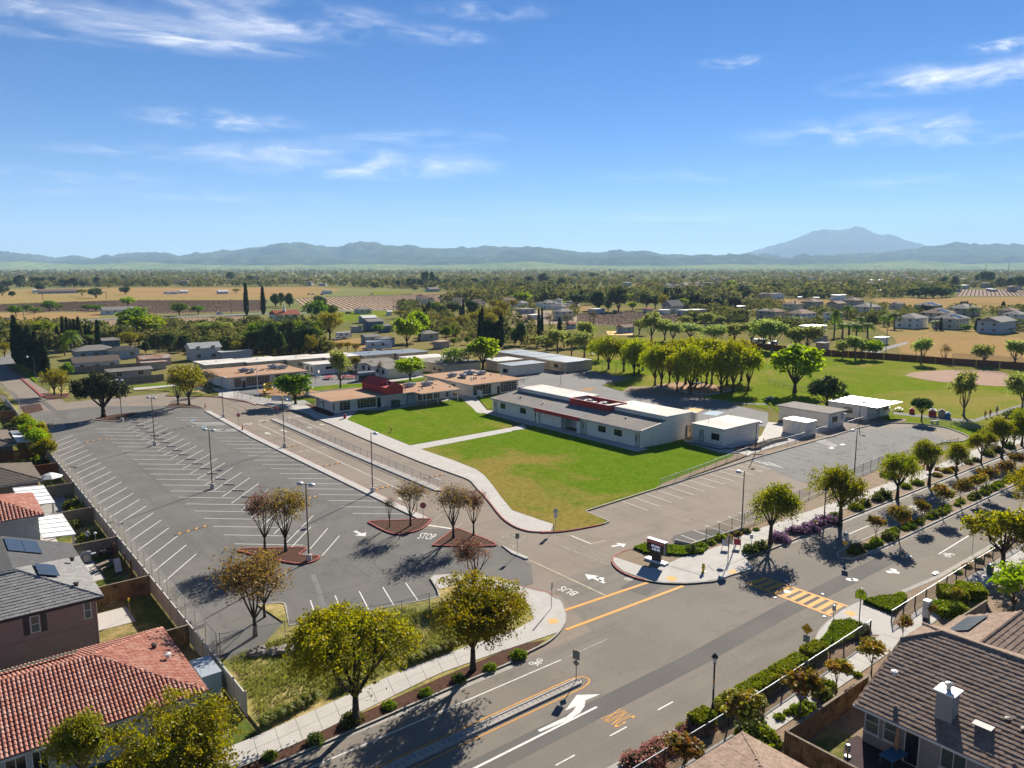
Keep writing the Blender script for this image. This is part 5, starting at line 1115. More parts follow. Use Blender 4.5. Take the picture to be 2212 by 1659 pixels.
def hip_house(name,label,x0,x1,y0,y1,h,k,wall,roofm,over=.5,tile=None,tw=.3,cl_=.36,ridge_axis=None,limit=0,caps=True,z=0.0,gable=False,fascia='fascia',faces=('x','y','X','Y')):
    """hip (or gable) roofed house; k = pitch; tiles on the faces named ('x' faces -X, 'X' faces +X ...)"""
    o = thing(name,label,'house',(x0,y0,z));X,Y = x1 - x0,y1 - y0
    MB().box(0,X,0,Y,-.1,h).build('wall',wall,o)
    a,b,c_,d = x0 - over,x1 + over,y0 - over,y1 + over;ax = ridge_axis or ('x' if X > Y else 'y');half = min(b - a,d - c_) / 2 if not gable else ((d - c_) / 2 if ax == 'x' else (b - a) / 2);top = z + h + half * k;e = z + h
    if ax == 'x': r0 = (a + (0 if gable else half),(c_ + d) / 2);r1 = (b - (0 if gable else half),(c_ + d) / 2)
    else: r0 = ((a + b) / 2,c_ + (0 if gable else half));r1 = ((a + b) / 2,d - (0 if gable else half))
    P_ = {'00': (a,c_,e),'10': (b,c_,e),'11': (b,d,e),'01': (a,d,e),'r0': (*r0,top),'r1': (*r1,top)}
    if ax == 'x': FS = {'y': ('00','10','r1','r0'),'X': ('10','11','r1'),'Y': ('11','01','r0','r1'),'x': ('01','00','r0')}
    else: FS = {'y': ('00','10','r0'),'X': ('10','11','r1','r0'),'Y': ('11','01','r1'),'x': ('01','00','r0','r1')}
    rm = MB();off = Vector(o.location)
    for f in FS.values(): rm.poly([tuple(Vector(P_[q]) - off) for q in f])
    rm.poly([tuple(Vector(P_[q]) - off - Vector((0,0,.02))) for q in ('01','11','10','00')])
    roof = rm.build('roof',roofm,o)
    g = MB();L0 = Vector((a,c_,0)) - off;L1 = Vector((b,d,0)) - off;ez = e - off.z
    g.box(L0.x - .03,L1.x + .03,L0.y - .05,L0.y - .005,ez - .2,ez - .01).box(L0.x - .05,L0.x - .005,L0.y,L1.y,ez - .2,ez - .01).box(L1.x + .005,L1.x + .05,L0.y,L1.y,ez - .2,ez - .01).box(L0.x,L1.x,L1.y + .005,L1.y + .05,ez - .2,ez - .01)
    g.build('gutter',fascia,o)
    if tile:
        for fc in faces:
            q = [Vector(P_[s]) for s in FS[fc]];u = (q[1] - q[0]);nrm = (q[1] - q[0]).cross(q[2] - q[0]).normalized();u.normalize();v = nrm.cross(u).normalized()
            if v.z < 0: v = -v
            tile_field(roof,q[0],u,v,[[((s - q[0]).dot(u),(s - q[0]).dot(v)) for s in q]],tw,cl_,tile,roofm,limit if not isinstance(limit,dict) else limit.get(fc,0))
    if caps:
        for s,r_ in (('00','r0'),('10','r1' if ax == 'x' else 'r0'),('11','r1'),('01','r0' if ax == 'x' else 'r1')):
            if not gable: ridge(roof,P_[s],P_[r_],.11,roofm)
        ridge(roof,P_['r0'],P_['r1'],.11,roofm)
    return o
# left row of houses
L1 = hip_house('house','nearest house at the lower left with red barrel tile roof',-8,13.4,51.9,62.7,2.85,.36,'stucco_pale','tile_red',.55,'barrel',.26,.37,limit={'y': 180,'X': 110},faces=('y','X','Y'))
for a0,a1 in ((.6,1.9),(2.1,3.25),(3.5,4.4),(4.7,5.5),(7.6,8.4)): win(L1,'y',51.9,a0,a1,.9,2.4,2,1,glass='glass')
for a0,b0,c0,d0,zz in ((4.5,60.2,.6,1.3,4.1),(-6,60.2,10.4,1.3,4.1)): pass
MB().add([(8,7.5,4.46),(15.8,7.5,4.46),(15.8,8.6,4.07),(8,8.6,4.07)],[(0,1,2,3)]).build('roof_underlay','green_box',L1).location = (-.3,0,.14)
vents(L1,[(10.6,57.6),(10.2,55.8),(12.3,58.6),(12.7,56.4)],3.6)
ac = thing('utility_box','grey air conditioning box beside the red tiled house and the vinyl fence','utility box',(14.6,55.0,.02));MB().box(0,1.4,0,3.0,0,1.9).build('body','blue_grey',ac);MB().box(-.04,1.44,-.04,3.04,1.902,1.98).build('lid','metal_box',ac)
L2 = hip_house('house','two storey mauve stucco house with grey flat tile hip roof and solar panels',-12,10.0,67.0,76.9,5.4,.36,'stucco_mauve','tile_grey',.45,'flat',.33,.36,limit={'y': 170,'X': 120},faces=('y','X'),fascia='fascia_dark')
wn_ = win(L2,'y',67.0,5.35,6.0,3.6,5.0,1,2,glass='glass_green');win(L2,'y',67.0,9.05,9.6,3.65,5.1,1,2,glass='glass_green')
for a0 in (4.88,6.06): MB().box(a0 + 12,a0 + 12.4,-.05,-.01,3.55,5.05).build('shutter','trim_dark',L2)
MB().box(.1,22.02,-.04,-.01,3.0,3.12).build('wall_band','stucco_mauve',L2);MB().tube((21.95,-.06,0),(21.95,-.06,5.2),.05).build('downpipe','stucco_mauve',L2)
bk = MB();bk.box(0,21.8,9.95,14.4,0,5.2).build('rear_wing','stucco_mauve',L2)
MB().add([(17.0,4.5,7.35),(22.55,4.5,5.35),(22.55,15.0,5.35),(17.0,15.0,7.35),(0,15.0,7.35),(0,4.5,7.35),(17.0,15.0,7.2),(22.55,15.0,5.2)],[(0,1,2,3),(5,0,3,4),(3,2,7,6)]).build('rear_roof','roof_shingle',L2)
def solar(root,P0,u,v,nu,nv,su=1.0,sv=1.6):
    P0,u,v = Vector(P0) - Vector(root.location),Vector(u).normalized(),Vector(v).normalized();n = u.cross(v);n = n if n.z > 0 else -n
    for i in range(nu):
        for j in range(nv):
            q = P0 + u * su * i + v * sv * j + n * .12;c4 = [q,q + u * su * .97,q + u * su * .97 + v * sv * .97,q + v * sv * .97]
            MB().add([tuple(s) for s in c4] + [tuple(s - n * .04) for s in c4],[(0,1,2,3),(0,4,5,1),(1,5,6,2),(2,6,7,3),(3,7,4,0)]).build('solar_panel','solar',root)
solar(L2,(8.0,70.4,6.42),(0,1,0),(-1,0,.36),3,1,1.0,1.6);solar(L2,(7.6,77.2,6.4),(0,1,0),(-1,0,.36),4,2,1.0,1.35);vents(L2,[(6.6,73.6),(8.9,68.6),(9.6,75.0)],6.0)
L4 = hip_house('house','two storey pale blue grey house with dark red barrel tiles beside the white patio covers',-12,9.3,94.6,103.8,5.2,.36,'stucco_pale','tile_red',.5,'barrel',.34,.42,limit={'y': 40,'X': 40},faces=('y','X'))
L5 = hip_house('house','brown stucco house with brown shingle hip roof beside the white umbrella',-12,12.2,120.2,130.8,2.9,.33,'stucco_brown','roof_shingle_brown',.5,'flat',.4,.4,limit=0,faces=('X','y'))
win(L5,'y',120.2,9.2,10.4,1.2,2.3,1,1,glass='blue_grey')
L6 = hip_house('house','tan house with grey brown shingle roof and a white patio cover at the left edge',-12,12.0,148.2,161,2.8,.33,'stucco_brown','roof_shingle_brown',.5,None,faces=())
L7 = hip_house('house','far house of the left row half hidden behind yard shrubs',-14,10.0,176,188,2.8,.33,'stucco_tan','roof_shingle',.5,None,faces=())
def patio_cover(label,x0,x1,y0,y1,z,n,m='white_paint',slope=.25,name='patio_cover'):
    o = thing(name,label,'patio cover',(x0,y0,0));X,Y = x1 - x0,y1 - y0
    MB().add([(0,0,z + slope),(X,0,z),(X,Y,z),(0,Y,z + slope),(0,0,z + slope + .08),(X,0,z + .08),(X,Y,z + .08),(0,Y,z + slope + .08)],[(0,3,2,1),(4,5,6,7),(0,1,5,4),(1,2,6,5),(2,3,7,6),(3,0,4,7)]).build('roof',m,o)
    for i in range(n + 1): y = Y * i / n;MB().add([(0,y - .05,z + slope + .08),(X,y - .05,z + .08),(X,y + .05,z + .08),(0,y + .05,z + slope + .08),(0,y - .05,z + slope + .15),(X,y - .05,z + .15),(X,y + .05,z + .15),(0,y + .05,z + slope + .15)],[(4,5,6,7),(0,1,5,4),(1,2,6,5),(2,3,7,6),(3,0,4,7)]).build('rib','white_paint',o)
    for y in (.3,Y - .3): MB().box(X - .35,X - .15,y - .1,y + .1,0,z + .02).build('post','off_white',o)
    return o
patio_cover('white ribbed patio cover, the nearer of the two by the red tiled pale house',9.4,12.5,93.0,102.0,2.6,5);patio_cover('white ribbed patio cover, the farther one beside the winding garden path',9.0,12.5,107.5,117.3,2.6,5);patio_cover('white patio cover with grey tiled strip beside the leftmost far house',12.6,15.2,148.0,155.5,2.7,1);patio_cover('grey corrugated patio cover next to the white one at the left edge',12.6,15.1,155.6,159,2.7,8,'roof_metal_blue')
# right: big brown roofed house
R1 = thing('house','slate grey house with brown flat tile roof and white capped chimney at the lower right','house',(48.1,22.1,0))
MB().box(0,15.2,-24,0,-.1,2.9).build('wall','stucco_slate',R1)
off = Vector(R1.location);e0,hz,pk = 47.5,2.85,.405
def rz1(x): return hz + (x - e0) * pk if x < 55.75 else hz + (64.0 - x) * pk
Bq,Cq = (53.9,22.6),(55.75,20.6);Bb = (57.6,22.6)
pts = {'A': (47.5,22.6,hz),'B': (*Bq,rz1(53.9)),'C': (*Cq,rz1(55.75)),'D': (55.75,-2,rz1(55.75)),'E': (47.5,-2,hz),'Bb': (*Bb,rz1(57.6)),'F': (64.0,22.6,hz),'G': (64.0,-2,hz)}
rr = MB()
for f in ('AEDCB',('B','C','Bb'),('Bb','C','D','G','F')): rr.poly([tuple(Vector(pts[q]) - off) for q in f][::-1])
rr.poly([tuple(Vector(pts[q]) - off) for q in ('A','B','Bb','F')]);roof1 = rr.build('roof','tile_brown',R1)
u = Vector((0,-1,0));v = Vector((1,0,pk)).normalized();q = [Vector(pts[s]) for s in 'AEDCB']
tile_field(roof1,q[0],u,v,[[((s - q[0]).dot(u),(s - q[0]).dot(v)) for s in q]],.34,.36,'flat','tile_brown',300)
u2 = Vector((0,1,0));v2 = Vector((-1,0,pk)).normalized();q = [Vector(pts[s]) for s in ('G','F','Bb','C','D')]
tile_field(roof1,q[0],u2,v2,[[((s - q[0]).dot(u2),(s - q[0]).dot(v2)) for s in q]],.34,.36,'flat','tile_brown',0)
for a,b in (('B','C'),('C','D'),('Bb','C')): ridge(roof1,pts[a],pts[b],.13,'tile_brown')
MB().box(-.66,-.56,-24,.5,2.66,2.83).build('gutter','trim_white',R1)
for a0,a1,b0,b1 in ((22.0,21.05,1.0,2.55),(20.75,19.8,1.0,2.55),(17.2,15.7,1.0,2.5)): win(R1,'x',48.1,a0,a1,b0,b1,1 if a0 > 18 else 2,2 if a0 > 18 else 1,glass='glass_green',sill=True)
dor(R1,'x',48.1,19.4,18.45,2.5,m='glass',frame='trim_white',lite=False)
ch = MB().box(49.0 - 48.1,50.0 - 48.1,17.1 - 22.1,18.1 - 22.1,3.2,5.35).build('chimney','stucco_slate',R1);MB().box(.75,2.05,-5.15,-3.85,5.352,5.45).build('chimney_cap','white_paint',ch);MB().lathe([(.14,5.45),(.14,5.75),(.24,5.78),(.24,5.9),(.05,5.98)],1.4,-4.5,9).build('flue','steel',ch)
vents(R1,[(50.3,21.3),(52.6,15.2),(52.4,15.0),(53.4,14.2),(50.2,14.4),(49.8,13.4)],4.5)
MB().box(49.4 - 48.1,50.2 - 48.1,-7.1,-6.0,3.9,3.95).build('skylight','off_white',R1)
# rear wing with solar panels
MB().box(9.9,18.2,-7.0,.8,-.1,2.9).build('rear_wing','stucco_slate',R1)
w_ = [Vector(s) - off for s in ((57.5,23.4,3.0),(66.8,23.4,3.0),(66.8,19.1,5.0),(57.5,19.1,5.0),(57.5,14.8,3.0),(66.8,14.8,3.0))]
rw = MB().add([tuple(s) for s in w_],[(0,1,2,3)[::-1],(3,2,5,4)[::-1],(1,5,2)]).build('rear_roof','tile_brown',R1)
tile_field(rw,(57.5,14.8,3.0),(1,0,0),(0,4.3,2.0),[[(0,0),(9.3,0),(9.3,4.74),(0,4.74)]],.34,.36,'flat','tile_brown',0)
tile_field(rw,(66.8,23.4,3.0),(-1,0,0),(0,-4.3,2.0),[[(0,0),(9.3,0),(9.3,4.74),(0,4.74)]],.34,.36,'flat','tile_brown',0)
solar(R1,(65.6,22.4,3.55),(-1,0,0),(0,-1,.465),4,1,1.0,1.7);ridge(rw,(57.5,19.1,5.0),(66.8,19.1,5.0),.13,'tile_brown')
R2 = hip_house('house','brown tiled hip roof cut by the lower edge right of the street',20,38.3,8.0,24.8,2.9,.40,'stucco_slate','tile_brown',.5,'flat',.34,.36,limit={'Y': 90,'X': 60},faces=('Y','X'))
raised('patio',L(3,3,(770,1390),(1060,1530),(1260,1610),(1300,1760),(700,1700),(650,1600),(650,1500),(690,1430)),.13,'purple_brown')
raised('yard',[(42.8,24.3),(48,24.3),(48,2),(42.8,2)],.115,'yard_grass')
# ------------------------------------------------------------------ fences
def net_fence(label,pts,h,step,net='chain_mesh',pm='steel',pr=.035,cat='fence',name='chain_link_fence',rail='steel',z=.05,rr=.03):
    o = thing(name,label,cat,(*pts[0],0));ox,oy = pts[0];P = [(pts[0][0],pts[0][1])]
    for a,b in zip(pts,pts[1:]):
        d = math.dist(a,b);n = max(1,round(d / step))
        for i in range(1,n + 1): P.append((a[0] + (b[0] - a[0]) * i / n,a[1] + (b[1] - a[1]) * i / n))
    pm_ = MB().tube((0,0,-.05),(0,0,h + .06),pr,n=6);me = mesh('post',pm_.v,pm_.f);me.materials.append(M(pm))
    for x,y in P: link('post',me,None,o,(x - ox,y - oy,z))
    for a,b in zip(P,P[1:]):
        L_ = math.dist(a,b);q = MB().add([(0,0,.04),(L_,0,.04),(L_,0,h - .02),(0,0,h - .02)],[(0,1,2,3)])
        link('mesh_panel',mesh('mesh_panel',q.v,q.f),net,o,(a[0] - ox,a[1] - oy,z),math.atan2(b[1] - a[1],b[0] - a[0]))
    for a,b in zip(pts,pts[1:]): MB().tube((a[0] - ox,a[1] - oy,z + h),(b[0] - ox,b[1] - oy,z + h),rr,n=5).build('top_rail',rail,o)
    return o
net_fence('pale chain link fence along the left side of the parking lot',[(17.6,61.3),(17.5,103),(17.3,150),(17.1,191)],1.9,3.05,'chain_mesh_white')
net_fence('pale chain link fence beside the far left lane',[(19.1,210),(18.4,222),(17.6,245)],1.9,3.05,'chain_mesh_white')
net_fence('chain link fence round the bare corner bed at the far left',[W(0,2,170,285),W(0,2,175,235),W(0,2,345,212)],1.8,3.0,'chain_mesh')
net_fence('chain link fence below the front stalls above the rough grass',[W(0,3,1905,675),W(1,3,255,565),W(1,3,1262,372),W(1,3,1500,305)],1.75,9.0,'chain_mesh',rr=.02)
net_fence('grey chain link fence on the island between the two drive lanes',[(58.55,90.6),(58.8,120),(59.5,153.4)],1.15,2.55,'chain_mesh','metal_box',z=.13)
net_fence('low chain link fence at the edge of the lower lawn',L(2,2,(1278,890),(1665,750),(2030,605)),1.1,4.2,'chain_mesh',z=.1)
net_fence('dark chain link fence between the right parking and the planting bed',[(71.2,52.6),(85,53.4),(100,54.8),(121,56.4),(146,54.2)],1.45,2.9,'chain_mesh_dark','pole_brown',rail='pole_dark',rr=.02,z=.1)
net_fence('black railing with silver top rail along the near walk, left of the crossing',[(22,28.75),(47,28.85),(63.8,29.35)],1.15,2.35,'railing_mesh','pole_dark',pr=.06,name='railing_fence',cat='railing',z=.1,rr=.035,rail='metal_box')
net_fence('black railing with silver top rail along the near walk, right of the crossing',[(67.2,29.1),(84,29.3),(125,29.3)],1.15,2.35,'railing_mesh','pole_dark',pr=.06,name='railing_fence',cat='railing',z=.1,rr=.035,rail='metal_box')
net_fence('tall chain link backstop behind the brown infield',L(3,1,(1585,1185),(1880,1200),(2300,1245)),4.5,8,'chain_mesh_dark','pole_dark',rail='pole_dark',name='backstop')
net_fence('chain link fence round the concrete yard and container',L(3,2,(-60,560),(170,520),(430,440),(640,390),(900,310),(1080,270)),1.2,3.2,'chain_mesh',z=.1)
net_fence('chain link fence of the playing field beside the round parking end',L(3,2,(1330,335),(1580,372),(1860,395)),1.2,4.5,'chain_mesh')
net_fence('dark fence of the kindergarten play yard',L(1,1,(-190,1440),(-120,1460),(110,1480),(240,1490),(440,1500),(505,1505)),1.5,2.6,'chain_mesh_dark','pole_dark',rail='pole_dark')
net_fence('chain link fence on the park side of the lone light green tree',L(3,1,(0,1320),(200,1375),(380,1400)),1.2,4,'chain_mesh')
def board_fence(label,a,b,h=1.8,m='wood_fence',bw=.16,name='wood_fence',z=.0):
    o = thing(name,label,'fence',(*a,z),math.atan2(b[1] - a[1],b[0] - a[0]));L_ = math.dist(a,b);n = max(2,int(L_ / bw));rnd = random.Random(int(a[0] * 10 + a[1]))
    bm = MB().box(.004,bw - .008,-.012,.012,.03,h);me = mesh('board',bm.v,bm.f);me.materials.append(M(m))
    for i in range(n): link('board',me,None,o,(i * L_ / n,rnd.uniform(-.008,.008),rnd.uniform(-.02,.02)))
    for k in range(int(L_ / 2.4) + 2): MB().box(-.05,.05,.014,.11,0,h + .05).build('post',m,o).location.x = min(k * 2.4,L_)
    MB().box(-.05,L_ + .05,-.07,.1,h + .03,h + .075).build('cap_rail','wood_grey' if m != 'wood_red' else m,o)
    for q in (.35,h - .3): MB().box(0,L_,.014,.06,q,q + .09).build('rail',m,o)
    return o
board_fence('brown board fence along the near walk before the slate grey house',(42.6,24.5),(53.6,24.5));board_fence('brown board fence closing the yard of the slate grey house, running to the lower edge',(42.6,9),(42.6,24.4),m='wood_fence')
board_fence('dark board fence beside the clipped hedges on the right',W(3,3,1560,425,1.8),W(3,3,1890,215,1.8),m='wood_grey')
for y,x0,m_,lb in ((64.6,14.6,'wood_fence','short brown board fence behind the red tiled house'),(77.9,10.2,'wood_fence','brown board fence between the mauve house lawn and the grill patio'),(91.9,9.5,'wood_grey','weathered board fence behind the grill patio'),(105.6,11.0,'wood_grey','weathered board fence behind the person in the yard'),(119.6,12.6,'wood_grey','weathered board fence by the white umbrella'),(133.6,12.5,'wood_red','reddish board fence behind the brown hip roofed house'),(147.2,2,'wood_red','long reddish board fence before the white patio cover'),(168.5,5,'wood_fence','board fence behind the leftmost tan house'),(189.5,5,'wood_fence','board fence at the far left beside the bare corner bed')):
    board_fence(lb,(x0,y),(16.3,y),m=m_)
vf = thing('vinyl_fence','long tan vinyl panel fence between the houses and the parking lot','fence',(16.45,51.2,0))
pp = MB().box(-.07,.07,-.07,.07,0,1.92);me = mesh('post',pp.v,pp.f);me.materials.append(M('vinyl'));cp = MB().add([(-.09,-.09,1.92),(.09,-.09,1.92),(.09,.09,1.92),(-.09,.09,1.92),(0,0,2.02)],[(0,1,4),(1,2,4),(2,3,4),(3,0,4),(3,2,1,0)]);mc = mesh('cap',cp.v,cp.f);mc.materials.append(M('vinyl_cap'))
pn = MB().box(-.025,.025,.075,2.365,.08,1.72);mp_ = mesh('panel',pn.v,pn.f);mp_.materials.append(M('vinyl'));rl = MB().box(-.045,.045,.072,2.368,1.722,1.84);mr = mesh('rail',rl.v,rl.f);mr.materials.append(M('vinyl_cap'))
for k in range(66):
    ps = link('post',me,None,vf,(0,2.44 * k,0));link('cap',mc,None,ps)
    if k < 65: pl = link('panel',mp_,None,vf,(0,2.44 * k,0));link('rail',mr,None,pl)
ff = thing('field_fence','dark red brown wooden fence behind the playing field','fence',(*W(2,1,1990,1015),0));fp = L(2,1,(1990,1015)) + L(3,1,(0,1030),(400,1075),(1000,1112),(1600,1160),(2212,1200),(2600,1225));ox,oy = fp[0]
for a,b in zip(fp,fp[1:]):
    n = max(1,int(math.dist(a,b) / 5))
    for i in range(n):
        p = (a[0] + (b[0] - a[0]) * i / n - ox,a[1] + (b[1] - a[1]) * i / n - oy);q = (a[0] + (b[0] - a[0]) * (i + .985) / n - ox,a[1] + (b[1] - a[1]) * (i + .985) / n - oy)
        ribbon([p,q],.12,0,2.1,1).build('panel','wood_red',ff)
for lb,pts in (('brown wooden fence in front of the low houses at the upper left',L(0,1,(640,1240),(1000,1215),(1420,1180))),('tan wooden fence behind the small upper left lawn',L(0,1,(1080,1335),(1420,1300)))):
    o = thing('wood_fence',lb,'fence',(*pts[0],0))
    for a,b in zip(pts,pts[1:]):
        n = max(1,int(math.dist(a,b) / 2.4))
        for i in range(n): ribbon([(a[0] + (b[0] - a[0]) * s - pts[0][0],a[1] + (b[1] - a[1]) * s - pts[0][1]) for s in (i / n,(i + .98) / n)],.08,0,2.0,1).build('panel','wood_grey',o)

# ------------------------------------------------------------------ lamps
def lot_lamp(label,x,y,h,heads,z=.0,base=True,az=R(-60),name='parking_lamp'):
    o = thing(name,label,'lamp post',(x,y,z),az,'parking lot lamp posts')
    if base: MB().lathe([(.32,-.05),(.32,.72),(.27,.78)],0,0,12).build('footing','concrete',o)
    MB().tube((0,0,.3),(0,0,h),.085,.06,8).build('pole','pole_brown',o)
    for s in ((-1,1) if heads == 2 else (1,)):
        MB().tube((0,0,h - .08),(s * .5,0,h - .05),.035,n=5).build('arm','pole_dark',o)
        hd = MB().lathe([(.3,h - .2),(.36,h - .12),(.36,h + .0),(.2,h + .1),(.03,h + .12)],s * .75,0,12).build('lamp_head','metal_box',o);MB().lathe([(.27,h - .215),(.27,h - .2)],s * .75,0,10).build('lens','sign_white',hd)
    return o
for n,x,y,hd,lb in (('a',33.28,171.9,2,'double headed lamp post on the island beside the big dark oak'),('b',33.09,144.9,2,'double headed lamp post second from the far end of the parking middle row'),('c',32.6,110.7,2,'double headed lamp post third along the parking middle row'),('d',50.74,128.6,1,'single headed lamp post on the aisle divider opposite the front building'),('e',49.84,94.35,1,'single headed lamp post on the aisle divider nearest the camera'),('f',32.12,75.96,2,'double headed lamp post on the red kerbed tree island'),('g',51.2,163,1,'single headed lamp post near the far end of the aisle divider')):
    lot_lamp(lb,x,y,8.8,hd)
lot_lamp('tall lamp post behind the first street tree in the right parking',77.7,52.2,7.5,1,base=False,az=R(150));x,y = W(3,2,772,397,7.5);lot_lamp('tall lamp post in the middle of the right parking edge',x,y,7.5,1,base=False,az=R(150))
lot_lamp('lamp post beside the raised garden boxes',112.0,73.3,5.6,1,base=False,az=R(-30));lot_lamp('lamp post by the beige building at the round parking end',*W(3,2,785,368),5.0,1,base=False,az=R(-30))
def post_lamp(label,x,y,h):
    o = thing('ornamental_lamp',label,'lamp post',(x,y,.1),0,'black ornamental street lamps')
    MB().lathe([(.2,-.05),(.2,.15),(.14,.3),(.12,.9),(.14,.95),(.075,1.02),(.06,h - .7),(.1,h - .62),(.1,h - .56)],0,0,12).build('pole','pole_dark',o)
    MB().lathe([(.1,h - .56),(.2,h - .2),(.2,h - .16)],0,0,8).build('globe','sign_white',o);MB().lathe([(.25,h - .16),(.17,h - .02),(.05,h + .1),(.02,h + .22)],0,0,10).build('cap','pole_dark',o);return o
l1_ = post_lamp('black ornamental street lamp with small sign beside the hedge cube',42.38,30.13,4.8);post_lamp('black ornamental street lamp beside the purple flowers across the street',87.5,47.0,4.6)
MB().box(-.32,-.07,-.02,.02,2.75,3.1).build('sign_panel','sign_yellow',l1_).rotation_euler = (0,0,R(28));MB().box(-.32,-.07,-.022,.022,2.35,2.74).build('sign_panel','sign_white',l1_).rotation_euler = (0,0,R(28))
gl = thing('lane_lamp','pale green curved street lamp beside the cypress row at the far left','lamp post',(*W(0,1,308,1290),.1));MB().path([(0,0,0),(0,0,6.6),(-.5,.3,7.0),(-1.4,.9,6.9)],[.1,.07,.06,.05]).build('pole','green_box',gl);MB().lathe([(.4,6.3),(.25,6.6),(.08,6.9)],-1.5,1.0,10).build('shade','blue_grey',gl)

# ------------------------------------------------------------------ signs (built facing -X, then turned)
def sign(label,x,y,h,az,plates,pm='steel',z=.1,name='road_sign',r=.03):
    """plates: (kind, width, height, centre z, face material, extra)"""
    o = thing(name,label,'sign',(x,y,z),az);MB().tube((0,0,-.05),(0,0,h),r,n=6).build('post',pm,o)
    for kind,a,b,cz,fm,ex in plates:
        if kind == 'rect': q = [(-a / 2,-b / 2),(a / 2,-b / 2),(a / 2,b / 2),(-a / 2,b / 2)]
        elif kind == 'diamond': q = [(0,-b / 2),(a / 2,0),(0,b / 2),(-a / 2,0)]
        elif kind == 'oct': q = [(a / 2 * math.cos(R(22.5 + 45 * i)) / math.cos(R(22.5)),a / 2 * math.sin(R(22.5 + 45 * i)) / math.cos(R(22.5))) for i in range(8)]
        else: q = [(-a / 2,-b / 2),(a / 2,-b / 2),(a / 2,b * .12),(0,b / 2),(-a / 2,b * .12)]
        def plate(k,x0,x1,mt,nm,par):
            n = len(q);vs = [(x0,-s * k,t_ * k + cz) for s,t_ in q] + [(x1,-s * k,t_ * k + cz) for s,t_ in q]
            return MB().add(vs,[tuple(range(n))[::-1],tuple(range(n,2 * n))] + [(i,(i + 1) % n,(i + 1) % n + n,i + n) for i in range(n)]).build(nm,mt,par)
        pl = plate(1,-.045,-.035,'black' if ex and ex.get('edge') else fm,'plate',o)
        if ex and ex.get('edge'): plate(.93,-.050,-.0455,fm,'face',pl)
        if ex and ex.get('text'):
            for ln,(tx,sx,sy,zz,tm) in enumerate(ex['text']): lettering(tx,sx,sy,(-.056,0,cz + zz),0,tm,pl,rot=(R(90),0,R(-90)))
        if ex and ex.get('art'): ex['art'](pl,cz)
    return o
def flat_art(par,m_,polys,cz,d=-.056):
    for p in polys: MB().poly([(d,-a,b + cz) for a,b in p][::-1]).build('pictogram',m_,par)
def person_poly(x,s,walk=1):
    c = [(x + .055 * s * math.cos(R(i * 45)),.30 * s + .055 * s * math.sin(R(i * 45))) for i in range(8)]
    return [c,[(x - .07 * s,.23 * s),(x + .07 * s,.23 * s),(x + .06 * s,-.03 * s),(x - .06 * s,-.03 * s)],[(x - .06 * s,-.02 * s),(x,-.02 * s),(x - .06 * s,-.3 * s),(x - .13 * s,-.3 * s)],[(x,-.02 * s),(x + .06 * s,-.02 * s),(x + .13 * s,-.3 * s),(x + .07 * s,-.3 * s)],[(x - .07 * s,.22 * s),(x - .05 * s,.15 * s),(x - .17 * s,.02 * s),(x - .19 * s,.06 * s)],[(x + .07 * s,.22 * s),(x + .05 * s,.15 * s),(x + .16 * s,.02 * s),(x + .19 * s,.06 * s)]]
def art_school(pl,cz):
    flat_art(pl,'black',person_poly(-.10,.62) + person_poly(.12,.74),cz + .08);flat_art(pl,'black',[[(-.44,-.2),(.44,-.2),(.44,-.185),(-.44,-.185)],[(-.17,-.33),(-.05,-.25),(-.05,-.30),(.12,-.28),(.12,-.34),(-.05,-.35),(-.05,-.41)]],cz)
def ring_p(x,y,r,n=12): return [[(x + r * math.cos(2 * math.pi * i / n),y + r * math.sin(2 * math.pi * i / n)),(x + r * math.cos(2 * math.pi * (i + 1) / n),y + r * math.sin(2 * math.pi * (i + 1) / n)),(x + r * .75 * math.cos(2 * math.pi * (i + 1) / n),y + r * .75 * math.sin(2 * math.pi * (i + 1) / n)),(x + r * .75 * math.cos(2 * math.pi * i / n),y + r * .75 * math.sin(2 * math.pi * i / n))] for i in range(n)]
def art_bike(pl,cz): flat_art(pl,'black',ring_p(-.16,-.04,.11) + ring_p(.16,-.04,.11) + [[(-.17,-.05),(-.15,-.03),(-.05,.12),(-.07,.12)],[(-.07,.1),(-.07,.12),(.12,.12),(.12,.1)],[(.1,.12),(.12,.12),(.17,-.04),(.15,-.04)],[(-.06,.12),(-.04,.12),(.01,-.05),(-.01,-.05)],[(0,-.05),(.02,-.05),(.12,.1),(.1,.1)]],cz)
def art_keep(pl,cz): flat_art(pl,'black',[[(-.2,.22),(-.02,.22),(-.02,.05),(-.1,-.08),(-.2,.05)],[(.0,-.3),(.08,-.3),(.13,-.05),(.13,.1),(.2,.1),(.1,.28),(0,.1),(.06,.1),(.05,-.05)]],cz)
sign('lime school crossing sign showing two walkers and an arrow at the right corner',65.27,31.09,3.1,R(14),[('pent',.95,1.05,2.62,'sign_lime',{'edge': 1,'art': art_school})],r=.055)
sign('yellow bicycle warning diamond over a SHARE THE ROAD plate beside the hedge',54.57,30.12,3.45,R(14),[('diamond',.95,.95,2.95,'sign_yellow',{'edge': 1,'art': art_bike}),('rect',.52,.62,2.12,'sign_pale',{'edge': 1,'text': [('SHARE',.38,.12,.17,'black'),('THE',.24,.12,0,'black'),('ROAD',.34,.12,-.17,'black')]})],'pole_brown')
sign('white keep right sign over a yellow diamond at the tip of the planted median',79.03,39.8,2.85,R(14),[('rect',.62,.8,2.42,'sign_white',{'art': art_keep}),('diamond',.62,.62,1.6,'sign_yellow',None)])
sign('grey back of a stop sign with tan board on the left corner walk',45.01,50.43,2.62,R(125),[('oct',.76,.76,2.22,'sign_back',None),('rect',.5,.7,1.45,'stucco_tan',None)],'pole_brown')
